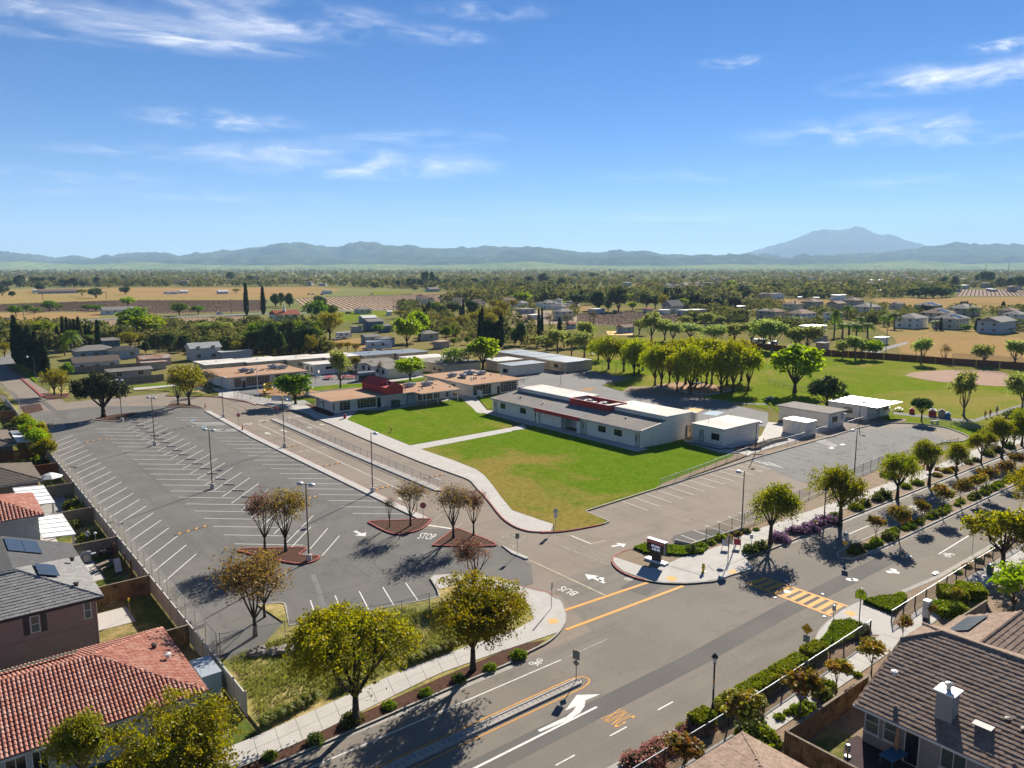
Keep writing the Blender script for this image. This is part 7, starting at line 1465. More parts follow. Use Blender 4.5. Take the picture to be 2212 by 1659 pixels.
for i,(q,k,s_) in enumerate((((2080,1400),'dark',1.4),((2150,1450),'green',1.5),((2020,1450),'green',1.0),((1480,1330),'hedge',.6),((1380,1430),'hedge',.6))): shrub(k,W(2,3,*q),'leafy shrub between the near railing and the brown hip roof, %s' % ('behind the cube','rightmost','in the middle','by the pink flowers','lowest')[i],'shrubs by the hip roof',s_)
for i in range(14): shrub(rnd.choice(['dark','red','green']),(84 + i * 2.6,29.8 + rnd.uniform(0,.6)),'small shrub between the railing and the near kerb, %s from the crossing' % nth(i),'shrubs behind the near kerb',rnd.uniform(.4,.8))
for i in range(9): shrub(rnd.choice(['green','dark','green']),(13 + i * 3.0,45.3 + rnd.uniform(-.1,.5)),'low creeping shrub in the left mulch strip, %s from the lower edge' % nth(i),'shrubs of the left mulch strip',rnd.uniform(.5,.9))
# ornamental grass clumps and rough grass
def clump(seed,n=130,h=.8,r=.45,m_='leaf_grass'):
    rs = np.random.RandomState(seed);mb = MB()
    for i in range(n):
        a = rs.uniform(0,6.28);b = rs.uniform(.15,1.0);x,y = rs.normal(size=2) * r * .15;ln = h * rs.uniform(.7,1.1);dx,dy = math.cos(a) * r * b,math.sin(a) * r * b;sx,sy = -math.sin(a) * .025,math.cos(a) * .025
        m1 = (x + dx * .5,y + dy * .5,ln * .75);t1 = (x + dx * 1.3,y + dy * 1.3,ln * (1.0 - .55 * b))
        mb.add([(x - sx,y - sy,0),(x + sx,y + sy,0),(m1[0] + sx,m1[1] + sy,m1[2]),(m1[0] - sx,m1[1] - sy,m1[2]),t1],[(0,1,2,3),(3,2,4)])
    me = mesh('blades',mb.v,mb.f);at = me.attributes.new('tint','FLOAT','FACE');at.data.foreach_set('value',np.random.RandomState(seed).uniform(0,1,len(mb.f)).astype(np.float32));me.materials.append(M(m_));return me
GC = [clump(s_) for s_ in (61,62,63)]
for i,q in enumerate(((60,1310),(130,1270),(200,1240),(280,1200),(350,1160),(430,1110),(500,1080),(740,990),(800,960),(880,930),(1330,760),(1400,735),(1470,705),(1540,680),(1620,650),(1690,630))):
    x,y = W(1,3,*q);o = link('ornamental_grass',GC[i % 3],None,None,(x,y,.1),i * 1.1);o.scale = (1.3,1.3,1.15);tag(o,'arching clump of ornamental grass beside the left walk, %s from the lower edge' % nth(i),'grass clump','ornamental grass along the left walk')
def tufts(name,label,poly,n,h,m_,seed,z=.1):
    rs = np.random.RandomState(seed);xs = [p[0] for p in poly];ys = [p[1] for p in poly];mb = MB();k = 0
    while k < n:
        x,y = rs.uniform(min(xs),max(xs)),rs.uniform(min(ys),max(ys))
        if not inside(x,y,poly): continue
        k += 1;pr = .5 + .5 * math.sin(x * .7) * math.cos(y * .9 + 1)
        for _ in range(3):
            a = rs.uniform(0,6.28);r_ = rs.uniform(.05,.22);hh = h * rs.uniform(.5,1.2) * (.5 + pr);s_ = .035;mb.add([(x - s_ * math.sin(a),y + s_ * math.cos(a),z - .02),(x + s_ * math.sin(a),y - s_ * math.cos(a),z - .02),(x + r_ * math.cos(a),y + r_ * math.sin(a),z + hh)],[(0,1,2)])
    me = mesh(name,mb.v,mb.f);at = me.attributes.new('tint','FLOAT','FACE');at.data.foreach_set('value',rs.uniform(0,1,len(mb.f)).astype(np.float32));me.materials.append(M(m_));o = link(name,me);tag(o,label,'grass',None,'stuff');return o
tufts('rough_grass','tall rough grass on the slope below the parking lot',[(17,49),(27,50),(39,50),(40.5,53),(34,59),(26,61),(18.2,60)],9000,.30,'leaf_grass',7)
def boulder(label,x,y,s,seed):
    rs = np.random.RandomState(seed);mb = MB().lathe([(.55,-.1),(.62,.2),(.5,.42),(.2,.55)],0,0,9);v = [(a * (1.2 + .3 * rs.normal()) * s,b * (1 + .15 * rs.normal()) * s,c * s * (1 + .15 * rs.normal())) for a,b,c in mb.v]
    tag(link('boulder',mesh('boulder',v,mb.f,False),'rock',None,(x,y,.08)),label,'boulder','boulders on the rough slope')
for i,(q,s_) in enumerate((((-10,690),1.0),((30,680),1.0),((150,680),.9),((265,665),1.1),((300,680),.7))): boulder('brown grey boulder on the rough slope, %s from the left' % 'first second third fourth fifth'.split()[i],*W(1,3,*q),s_,i)
for i,y in enumerate(sorted(rnd.choice([110,112,114,116,100,104,122,137,140,143,150,158,163,170,175,180,186,193,198]) + rnd.uniform(-1.5,1.5) for _ in range(22))):
    put_plant(MD[rnd.choice(['dark','green','hedge'])],(rnd.uniform(13.2,15.7),y,.02),'garden shrub in the yards by the vinyl fence, %s from the near end' % nth(i),'shrub','shrub','yard shrubs along the vinyl fence',rnd.uniform(0,6),rnd.uniform(.9,1.8))
for i,(y,h_) in enumerate(((141,5.0),(145,5.5),(149,6.0),(152.5,5.5),(156,4.6),(166,4.2),(171,4.5))):
    tm = LB if i % 2 else NT[0];k = h_ / (5.1 if i % 2 else 7.5);put_tree(tm,(15.6 + rnd.uniform(-.3,.3),y,.02),'leafy yard tree rising over the vinyl fence, %s from the near end' % 'first second third fourth fifth sixth seventh'.split()[i],'yard_tree','tree','yard trees over the vinyl fence',k * .8,i,k)
# ------------------------------------------------------------------ fields beyond the school
mat('vineyard_soil',(.185,.115,.078),(.235,.155,.105),scale=.05,rough=1,fine=.8);mat('vineyard_tan',(.43,.30,.195),(.37,.255,.165),scale=.04,rough=1,fine=.6)
mat('vine_wood',(.15,.10,.075),(.12,.082,.062),scale=1,rough=1)
def fld(name,m_,*pts,z=.0,c=0): return raised(name,[W(*p) for p in pts],z,m_,z0=-.03)
PA = fld('pasture','pasture',(0,1,-300,520),(0,1,300,505),(0,1,900,498),(0,1,2212,492),(1,1,500,488),(1,1,760,510),(1,1,520,580),(0,1,2212,600),(0,1,1000,610),(0,1,0,640),(0,1,-300,650))
fld('pasture','dry_field',(0,1,850,500),(0,1,2212,493),(1,1,480,490),(1,1,440,560),(0,1,2212,575),(0,1,1150,565),z=.02)
VY1 = [W(*p) for p in ((0,1,-300,650),(0,1,0,640),(0,1,1050,606),(0,1,2212,606),(1,1,100,606),(1,1,60,700),(0,1,1300,722),(0,1,900,700),(0,1,0,705),(0,1,-300,715))]
raised('vineyard_ground',VY1,.01,'vineyard_soil',z0=-.03)
VY2 = [W(*p) for p in ((1,1,330,592),(1,1,560,580),(1,1,1150,562),(1,1,1700,545),(1,1,1720,590),(1,1,1330,660),(1,1,1250,690),(1,1,800,688),(1,1,400,660))]
raised('vineyard_ground',VY2,.012,'vineyard_tan',z0=-.03)
fld('dry_yard','dry_field',(0,1,-300,725),(0,1,0,712),(0,1,880,708),(0,1,860,752),(0,1,160,790),(0,1,-300,830))
VY3 = [W(*p) for p in ((0,1,500,800),(0,1,1040,770),(0,1,2190,735),(0,1,2150,800),(0,1,1400,822),(0,1,700,850))]
raised('vineyard_ground',VY3,.012,'vineyard_tan',z0=-.03)
fld('country_road','asphalt_far',(0,1,-300,830),(0,1,200,792),(0,1,1040,756),(0,1,2212,716),(1,1,700,690),(1,1,1300,678),(1,1,1310,686),(1,1,700,699),(0,1,2212,728),(0,1,1040,768),(0,1,200,806),(0,1,-300,850),z=.03)
fld('green_meadow','field_grass',(0,1,1380,830),(0,1,2160,800),(1,1,300,760),(1,1,780,700),(1,1,1200,695),(1,1,1100,742),(1,1,790,790),(1,1,0,830),(0,1,1900,900),(0,1,1450,900))
fld('green_meadow','field_grass',(1,1,1000,532),(1,1,1300,530),(1,1,1280,545),(1,1,1010,550),z=.02)
fld('dry_yard','dry_field',(1,1,640,950),(1,1,900,930),(1,1,1200,1000),(1,1,1150,1040),(1,1,900,1035))
fld('dry_field','dry_field',(1,1,1350,545),(1,1,2212,525),(1,1,2212,560),(1,1,1400,575))
fld('dry_field','dry_field',(2,1,280,505),(2,1,1050,492),(2,1,1720,505),(2,1,1700,530),(2,1,1000,545),(2,1,300,530))
fld('dry_field','dry_field',(2,1,380,660),(2,1,680,655),(2,1,700,690),(2,1,400,700))
VY4 = [W(*p) for p in ((2,1,560,720),(2,1,1040,700),(2,1,1470,738),(2,1,1420,795),(2,1,1000,835),(2,1,560,800))]
raised('vineyard_ground',VY4,.01,'vineyard_soil',z0=-.03)
fld('poppy_bed','tactile',(2,1,815,870),(2,1,1040,870),(2,1,1050,905),(2,1,830,905),z=.02)
fld('dry_field','dry_field',(2,1,1980,610),(3,1,0,596),(3,1,420,596),(3,1,700,625),(3,1,0,650),(2,1,1980,660))
fld('dry_field','dry_field',(3,1,880,590),(3,1,1300,585),(3,1,2400,570),(3,1,2400,690),(3,1,1600,670),(3,1,1000,650))
fld('dry_field','dry_field',(3,1,1090,930),(3,1,1400,905),(3,1,1700,905),(3,1,2500,930),(3,1,2500,1160),(3,1,1650,1115),(3,1,1150,1060),z=.01)
fld('green_meadow','pasture',(3,1,930,830),(3,1,2400,880),(3,1,2400,925),(3,1,1700,905),(3,1,1400,905),(3,1,1090,930),z=.005)
VY5 = [W(*p) for p in ((3,1,1640,512),(3,1,2400,512),(3,1,2400,566),(3,1,1640,568))]
raised('vineyard_ground',VY5,.01,'vineyard_soil',z0=-.03)
fld('farm_lane','asphalt_far',(3,1,820,1050),(3,1,1230,955),(3,1,1190,985),(3,1,1000,1040),(3,1,950,1070),z=.02)
fld('farm_yard','dirt',(2,1,0,690),(2,1,560,700),(2,1,560,800),(2,1,0,820),z=.01)
def vines(label,poly,ang,row,step,h,seed):
    rs = np.random.RandomState(seed);cx = sum(p[0] for p in poly) / len(poly);cy = sum(p[1] for p in poly) / len(poly);r = max(math.dist(p,(cx,cy)) for p in poly);V_,F_ = [],[];c,s = math.cos(ang),math.sin(ang)
    for i in range(int(-r / row),int(r / row)):
        for j in range(int(-r / step),int(r / step)):
            x = cx + j * step * c - i * row * s + rs.uniform(-.15,.15);y = cy + j * step * s + i * row * c + rs.uniform(-.15,.15)
            if not inside(x,y,poly): continue
            b = len(V_);hh = h * rs.uniform(.7,1.2);a = rs.uniform(0,3);q = .16;V_ += [(x - q,y - q,0),(x + q,y - q,0),(x,y + q,0),(x + .45 * math.cos(a),y + .45 * math.sin(a),hh),(x - .45 * math.cos(a),y - .45 * math.sin(a),hh)];F_ += [(b,b + 1,b + 3),(b + 1,b + 2,b + 3),(b + 2,b,b + 4),(b,b + 1,b + 4)]
    o = link('vineyard',mesh('vineyard',V_,F_),'vine_wood');tag(o,label,'vineyard',None,'stuff')
vines('dark vineyard rows beyond the left country road',VY1,R(52),3.2,2.2,1.1,1);vines('vineyard rows on pale soil behind the red roofed church',VY2,R(70),4.2,2.4,1.0,2);vines('young vines on tan soil before the country road',VY3,R(60),3.2,2.4,.7,3);vines('brown vineyard rows behind the park trees',VY4,R(20),2.8,1.8,1.0,4);vines('brown vineyard rows by the far right oaks',VY5,R(20),4,3,1.0,5)

# ------------------------------------------------------------------ trees beyond the parking lot: kinds
def kind(seed,leafm,h=9,r=4.2,base=2.0,n=110,nl=22,leaf=.42,cr=.9,**k): return make_tree(seed,h,r,base,.26,6,n,nl,leaf,cr,leafm,k.pop('bark','bark'),**k),h * 1.02,r * 1.05
KD = {'spring': [kind(101,'leaf_spring'),kind(102,'leaf_spring',r=3.8)],'park': [kind(103,'leaf_park',base=1.9,r=3.6,n=130,nl=28,leaf=.28,cr=1.2,twig=1,shell=.4),kind(104,'leaf_park',base=1.9,r=3.3,n=130,nl=28,leaf=.28,cr=1.2,twig=1,shape='vase',shell=.4),kind(105,'leaf_park',base=1.8,r=3.8,n=130,nl=28,leaf=.28,cr=1.2,twig=1,shell=.4)],
      'pale': [kind(106,'leaf_pale',r=3.6,base=2.2,nl=17,leaf=.38,shape='vase',bark='bark_grey'),kind(107,'leaf_pale',r=3.9,base=2.2,nl=17,leaf=.38,bark='bark_grey')],'mid': [kind(108,'leaf_mid'),kind(109,'leaf_mid',r=4.8)],'dark': [kind(110,'leaf_dark',base=1.2,r=4.4),kind(111,'leaf_dark',base=1.0,r=3.6),kind(112,'leaf_dark',base=.8,r=3.2,shape='cone')],
      'olive': [kind(113,'leaf_olive',nl=15,leaf=.34,twig=1),kind(114,'leaf_olive',r=5.0,nl=15,leaf=.34,twig=1)],'bare': [kind(115,'leaf_sparse',n=150,nl=2,leaf=.2,twig=4,shape='vase',shell=.3)],'umbrella': [kind(116,'leaf_dark',base=3.5,r=4.8,h=8,shape='umbrella')],
      'dome': [kind(117,'leaf_dark',base=.6,r=5.4,h=8,n=150,nl=40)],'willow': [kind(118,'leaf_pale',r=5.2,base=2.0,n=130,nl=22,leaf=.3,droop=.4,bark='bark')]}
CY = [(cypress_mesh(120,10,1.0),10,1.0),(cypress_mesh(121,10,.8),10,.8)];PM = [(palm_mesh(122,7.5,3.2),8.6,3.2),(palm_mesh(123,7,2.6),8,2.6)]
KD['cypress'] = CY;KD['palm'] = PM;cnt = {}
NAMES = {'spring': 'light_green_tree','park': 'park_tree','pale': 'pale_green_tree','mid': 'green_tree','dark': 'evergreen_tree','olive': 'olive_green_tree','bare': 'bare_tree','umbrella': 'umbrella_pine','dome': 'dense_round_tree','willow': 'willow_tree','cypress': 'cypress_tree','palm': 'palm_tree'}
def hpx(x,y,v):
    lo,hi = .3,90
    for _ in range(30):
        mid = (lo + hi) / 2
        if px_of(x,y,mid)[1] > v: lo = mid
        else: hi = mid
    return lo
def far_tree(k,c,r,x,yb,yt,label,wpx=None,group=None):
    X,Y = W(c,r,x,yb);h = hpx(X,Y,t(c,r,x,yt)[1]);i = cnt.get(k,0);cnt[k] = i + 1;tm,mh,mr = KD[k][i % len(KD[k])];sz = h / mh;sx = sz
    if wpx: sx = (wpx / 8) * px_of(X,Y,0)[2] / FOC / mr * (1.22 if k in ('park','pale','spring','mid') else 1.05)
    else: sx = sz * (.9 + .25 * ((i * 37) % 10) / 10)
    o = put_tree(tm,(X,Y,0),label,NAMES[k],'tree',group,sx,(i * 1.7) % 6.28,sz);return o
TR = [ # kind, tile, (x, foot, top, width) ... , label stem
 ('park',2,'slender yellow green grove tree by the climbing frame',[(1235,1340,1000,200),(1290,1350,1010,210),(1360,1320,980,200),(1425,1395,1060,190),(1540,1415,1000,260),(1600,1330,930,260),(1725,1330,945,240),(1805,1410,985,260),(1855,1340,985,220),(1910,1400,960,240),(1980,1300,950,240),(2040,1385,1035,210),(1500,1330,950,240),(1680,1330,960,220)]),
 ('park',2,'yellow green park tree between the ball court and the meadow',[(1055,1260,950,230),(1095,1240,960,200),(965,1220,950,200),(835,1200,905,240),(745,1120,930,170),(1130,1210,960,200)]),
 ('pale',2,'pale green tree behind the tan classrooms',[(625,1095,870,200),(515,1080,930,150),(395,1060,870,170),(300,1040,910,180),(640,990,800,190),(450,1010,860,190),(220,1010,920,140)]),
 ('pale',2,'pale green tree in the row at the back of the park',[(1205,955,725,190),(1320,950,760,190),(1390,960,810,170),(1540,950,815,230),(1740,990,815,210),(1920,975,800,210),(2170,1030,770,260),(2070,985,800,190),(1100,900,760,150),(1480,830,735,130),(1575,800,710,110),(1670,850,720,150),(1770,820,740,140)]),
 ('pale',3,'pale green tree along the red brown field fence',[(35,1045,790,230),(330,1060,840,250),(645,1105,945,150),(755,1115,925,170),(805,1105,940,120),(1320,1155,945,180),(1865,1170,985,190),(2130,1160,960,220),(2300,1160,940,220),(230,1050,830,200)]),
 ('spring',3,'bright green tree by the red brown field fence',[(915,1115,940,150)]),('bare',3,'bare brown tree by the red brown field fence',[(1525,1145,980,140),(170,800,700,90)]),
 ('spring',3,'big light green tree alone at the corner of the playing field',[(230,1400,1005,430)]),('dome',3,'dense dark green round tree behind the beige building',[(510,1530,1285,400)]),('umbrella',3,'small dark pine with leaning trunk at the round parking end',[(1325,1650,1450,240)]),
 ('pale',3,'thin young pale tree standing in the playing field by the path',[(1690,1605,1250,230)]),('pale',3,'thin young pale tree at the right edge of the playing field',[(2195,1545,1230,240)]),('dark',3,'dark bush tree at the right edge beside the path',[(2150,1690,1530,260)]),
 ('palm',3,'tall palm among the right hand houses',[(570,915,665,130),(680,760,640,110),(190,840,740,150),(260,820,745,120),(790,860,735,130),(880,800,730,90),(1000,830,735,100),(1040,820,720,110),(1090,850,700,150),(1255,830,750,90),(700,930,790,170),(640,920,800,130),(760,930,800,150),(860,930,790,150),(1330,830,760,100),(1450,860,770,120),(1770,750,655,120),(2010,740,675,60)]),
 ('cypress',3,'thin dark cypress among the right hand houses',[(1268,700,640,22),(1290,705,645,22),(1312,710,635,22),(1334,715,640,24),(1356,718,648,24),(1378,720,655,24),(1400,722,655,24),(1425,722,660,24),(1490,860,755,24),(1805,870,760,40),(1825,870,765,36),(1665,655,615,18),(1680,655,615,18),(1700,655,612,18),(1720,655,612,18),(2030,680,615,30),(412,505,440,18)]),
 ('dark',3,'dark evergreen tree beyond the right hand houses',[(70,540,455,110),(705,530,430,140),(745,535,450,120),(1260,580,500,100),(1300,580,490,130),(1360,585,485,150),(1430,585,485,150),(1500,580,490,130),(1540,575,495,100),(1610,490,385,90),(1520,480,400,120),(1840,470,365,150),(1880,480,350,120),(2010,490,400,120),(2080,500,410,130),(2180,510,390,150),(1250,510,440,70),(270,540,480,110),(960,500,440,50)]),
 ('mid',3,'leafy tree between the right hand houses',[(600,520,470,110),(510,560,485,100),(130,530,470,110),(1710,870,815,90),(1880,880,830,90),(1970,880,835,90),(2060,880,840,90),(1190,840,800,130),(480,720,665,90),(980,740,695,90),(430,810,765,90),(1560,850,785,80),(1610,530,470,120)]),
 ('spring',1,'bright spring green tree behind the long white roofed row',[(1305,1010,740,240),(1410,960,705,190)]),('olive',1,'olive green spreading tree beside the white pickup',[(640,940,690,250)]),('mid',1,'round green tree beside the red roofed church',[(512,810,612,180)]),('dark',1,'dark tree behind the round one at the church',[(560,690,565,150),(290,665,530,110)]),('mid',1,'green tree right of the church',[(640,770,640,140),(1060,890,815,100)]),
 ('pale',1,'tall thin tree on the strip behind the front building',[(730,1362,1060,190)]),('olive',1,'small olive tree by the grey gabled classrooms',[(862,1220,1080,120)]),('spring',1,'bright green tree on the small lawn by the grey gabled classrooms',[(1332,1300,1092,260)]),('mid',1,'rich green tree beside the yellow slide',[(342,1505,1240,310)]),('willow',1,'pale willow like tree between the classroom blocks',[(1712,1215,995,320)]),('spring',1,'large spring green tree right of the willow like one',[(1960,1205,935,280)]),('bare',1,'bare shrub tree against the grey gabled classrooms',[(990,1230,1120,80),(1075,1270,1125,90),(1530,1210,1130,90)]),
 ('dark',1,'dark evergreen in the thick grove left of the pickup',[(0,1080,860,150),(60,1090,830,160),(130,1085,790,150),(200,1080,850,150),(300,1085,770,90),(370,1080,840,170),(460,1075,820,160),(250,1040,800,170),(430,1000,790,150),(90,1000,800,160)]),
 ('mid',1,'green tree in the thick grove left of the pickup',[(150,1010,790,200),(350,1000,790,200),(500,960,780,150),(530,1010,830,120),(20,1010,800,180)]),('olive',1,'small yellow green tree in the dry yard by the recreational vehicle',[(480,1090,890,120),(640,1040,950,130),(720,1050,960,110),(790,1040,960,90),(860,1050,970,80)]),
 ('cypress',1,'dark cypress of the dense row behind the classrooms',[(1935,1005,720,40),(1955,1005,675,40),(1978,1005,790,44),(2000,1005,780,44),(2022,1006,790,44),(2045,1006,800,44),(2068,1006,800,44),(2092,1006,790,44),(2118,1006,740,48)]),('cypress',1,'slim dark cypress before the tan vineyard',[(1358,725,660,20),(1395,725,650,22),(1408,725,635,20),(1440,735,655,24),(1478,750,640,30),(1497,745,615,22),(1768,760,650,24),(1790,745,600,24)]),('cypress',1,'tall lone cypress left of the church',[(65,725,492,36)]),('cypress',0,'tall lone cypress by the country road',[(2132,730,462,36)]),
 ('dark',1,'dark evergreen behind the tan vineyard',[(170,660,535,110),(215,655,540,90),(1280,690,640,90),(1640,720,640,110),(1700,730,620,120),(1860,760,600,130),(1610,750,650,100),(1230,500,420,60),(1330,500,410,60),(1370,500,410,70),(1465,480,350,70),(1520,480,340,60),(1420,490,420,80),(1560,480,400,80),(1130,480,430,60),(1650,470,420,110),(1760,470,420,110),(1890,480,405,130),(2000,490,430,120),(2080,470,405,90),(1700,500,440,100)]),
 ('olive',1,'brown green tree in the belt behind the blue houses',[(1550,830,730,140),(1660,870,740,150),(1780,850,730,150),(1900,830,700,160),(2010,900,700,170),(2100,860,650,160),(1250,760,690,160),(2140,790,590,140),(1980,780,660,150),(2050,700,590,120)]),('mid',1,'fresh green tree in the belt before the cypress row',[(1725,940,815,120),(1640,960,830,130),(1708,990,930,80),(1825,985,915,60),(1540,740,620,110)]),
 ('spring',0,'big bright green tree among the left houses',[(1270,935,732,300)]),('spring',0,'bright green tree behind the cypress row',[(400,980,790,200),(1110,660,572,130)]),('mid',0,'dark green tree behind the big bright one on the left',[(1180,850,665,260),(1090,900,730,170)]),('olive',0,'yellowish tree among the left houses',[(1130,1030,865,220),(1200,1010,880,140),(240,900,770,180),(330,870,760,150)]),('dark',0,'clipped dark green tree beside the white barn',[(1370,1060,895,130),(1465,1065,885,130),(1590,1050,890,160),(1260,1060,950,110)]),
 ('bare',0,'grey bare bushy tree before the green meadow',[(1450,900,790,110),(1750,960,800,150),(1900,950,780,180),(1680,1000,850,160),(2000,1000,850,150),(2080,960,830,130)]),('willow',0,'grey green bushy tree before the green meadow',[(1800,960,780,220),(1900,960,770,220),(1680,930,800,180),(2000,960,820,180)]),('mid',0,'green tree at the left of the meadow grove',[(2190,960,800,150),(2140,1030,880,150),(2200,1060,870,150)]),('olive',0,'thin brown tree beside the white barn',[(2040,1100,950,130)]),
 ('palm',0,'palm tree among the left houses',[(630,1075,850,170),(748,1005,890,140),(558,1080,985,100),(600,1050,880,130)]),('cypress',0,'dark cypress behind the palms on the left',[(505,1020,830,36),(555,1010,752,34),(592,1005,757,34),(622,1000,790,34),(655,1005,772,34),(692,1005,755,40),(750,1000,815,34),(780,1000,825,34),(855,1020,780,46),(0,990,840,40)]),
 ('olive',0,'yellow autumn tinted tree on the far red kerbed island',[(472,1425,1185,250),(533,1440,1225,190)]),('mid',0,'bright feathery tree beside the far island',[(590,1275,1140,110)]),('bare',0,'bare tree on the mulch island before the upper left school building',[(1540,1512,1190,250)]),('olive',0,'olive tree on the mulch island before the upper left school building',[(1636,1512,1140,330)]),('bare',0,'greyish bare tree on the lawn before the upper left school building',[(1815,1415,1200,190)]),
 ('mid',0,'green tree in the open dry field',[(1550,735,625,150),(1712,725,650,120),(830,700,645,120),(430,700,605,130),(760,690,640,110),(140,750,650,120),(230,700,640,110),(300,720,670,100),(500,690,640,90)]),('dark',0,'dark oak at the edge of the pasture',[(830,585,498,140),(1085,555,488,90),(20,565,470,120),(105,572,520,80),(350,530,450,120),(170,500,385,120),(60,500,430,130),(440,470,400,130),(330,480,400,150),(640,490,400,120),(720,490,440,110),(560,490,420,120),(1070,430,385,60),(1990,440,350,110),(2180,450,390,130),(840,480,390,90)]),('olive',0,'rusty olive tree at the edge of the pasture',[(710,570,503,110),(2040,545,500,90),(940,500,455,90)]),
 ('dark',2,'large dark evergreen beyond the brown vineyard',[(745,690,508,200),(920,702,488,190),(560,658,548,150),(600,640,495,60),(1160,675,545,140),(1240,672,560,100),(2000,585,460,190),(1740,530,460,100),(1810,590,515,80),(1770,690,570,160),(1910,695,568,140),(1700,520,455,90),(680,640,540,100),(830,700,600,90),(60,540,450,130),(140,470,390,150),(270,470,370,120),(430,500,400,130),(700,420,365,100),(1030,430,380,90),(1480,420,385,70),(540,410,375,70),(300,620,520,110)]),('olive',2,'brownish tree beyond the brown vineyard',[(1300,690,548,100),(1540,540,465,130),(1210,520,440,130),(1100,560,470,110),(390,620,540,100),(10,690,590,90)]),('spring',2,'light green tree beyond the brown vineyard',[(85,645,535,170),(1890,540,435,100),(1060,610,545,90),(1630,600,545,80),(1040,690,620,90),(460,660,610,60),(1480,660,590,90)]),
 ('cypress',2,'dark cypress beyond the brown vineyard',[(1540,690,560,24),(1560,690,550,26),(1585,690,555,26),(1605,690,545,26),(1630,690,590,22),(1650,690,590,22),(1670,690,590,22),(1690,690,590,22),(1710,690,585,22),(1320,610,500,30),(1345,612,500,30),(1370,612,500,30),(1395,612,500,30),(1420,612,500,30),(1445,612,500,30),(1160,590,510,26),(1185,590,510,26),(1210,592,515,26),(1240,592,520,26),(1270,592,520,26),(230,925,680,26),(258,920,670,24),(410,880,755,34)]),
 ('dark',2,'dark tree at the left end of the classrooms row',[(80,990,780,140),(30,990,870,90),(20,1000,850,70)]),('bare',2,'bare brown tree before the brown vineyard',[(700,840,690,130),(330,860,720,120),(130,850,720,120),(480,830,720,120)]),
 ('olive',0,'low olive bush by the far left lane',[(40,1090,960,180),(90,900,770,170),(20,870,760,150)])]
ORD = 'first second third fourth fifth sixth seventh eighth ninth tenth eleventh twelfth thirteenth fourteenth fifteenth sixteenth seventeenth eighteenth nineteenth twentieth'.split()
for k,c,lb,pts in TR:
    srt = sorted(range(len(pts)),key=lambda i: pts[i][0])
    for rank,i in enumerate(srt):
        x,yb,yt,wd = pts[i];L_ = lb if len(pts) == 1 else (lb + ', ' + (ORD[rank] if rank < 20 else 'twenty-first twenty-second twenty-third twenty-fourth'.split()[min(rank - 20,3)]) + ' from the left')
        far_tree(k,c,1,x,yb,yt,L_,wd,None if len(pts) == 1 else lb.split(',')[0] + ' group')
# the tight cypress row beside the far left lane throws the barred shadows
a,b = W(0,1,150,1148),W(0,1,400,1250)
for i in range(22):
    s = i / 21;X,Y = a[0] + (b[0] - a[0]) * s,a[1] + (b[1] - a[1]) * s;tm,mh,mr = CY[i % 2];h = 13.5 - 5.0 * s + (2.0 if i % 5 == 0 else 0) - (1.5 if i % 4 == 1 else 0)
    put_tree(tm,(X,Y,0),'tall cypress in the tight row by the far left lane, %s from far' % (ORD + ['twenty-first','twenty-second'])[i],'cypress_tree','tree','cypress row beside the lane',1.25,i,h / mh)

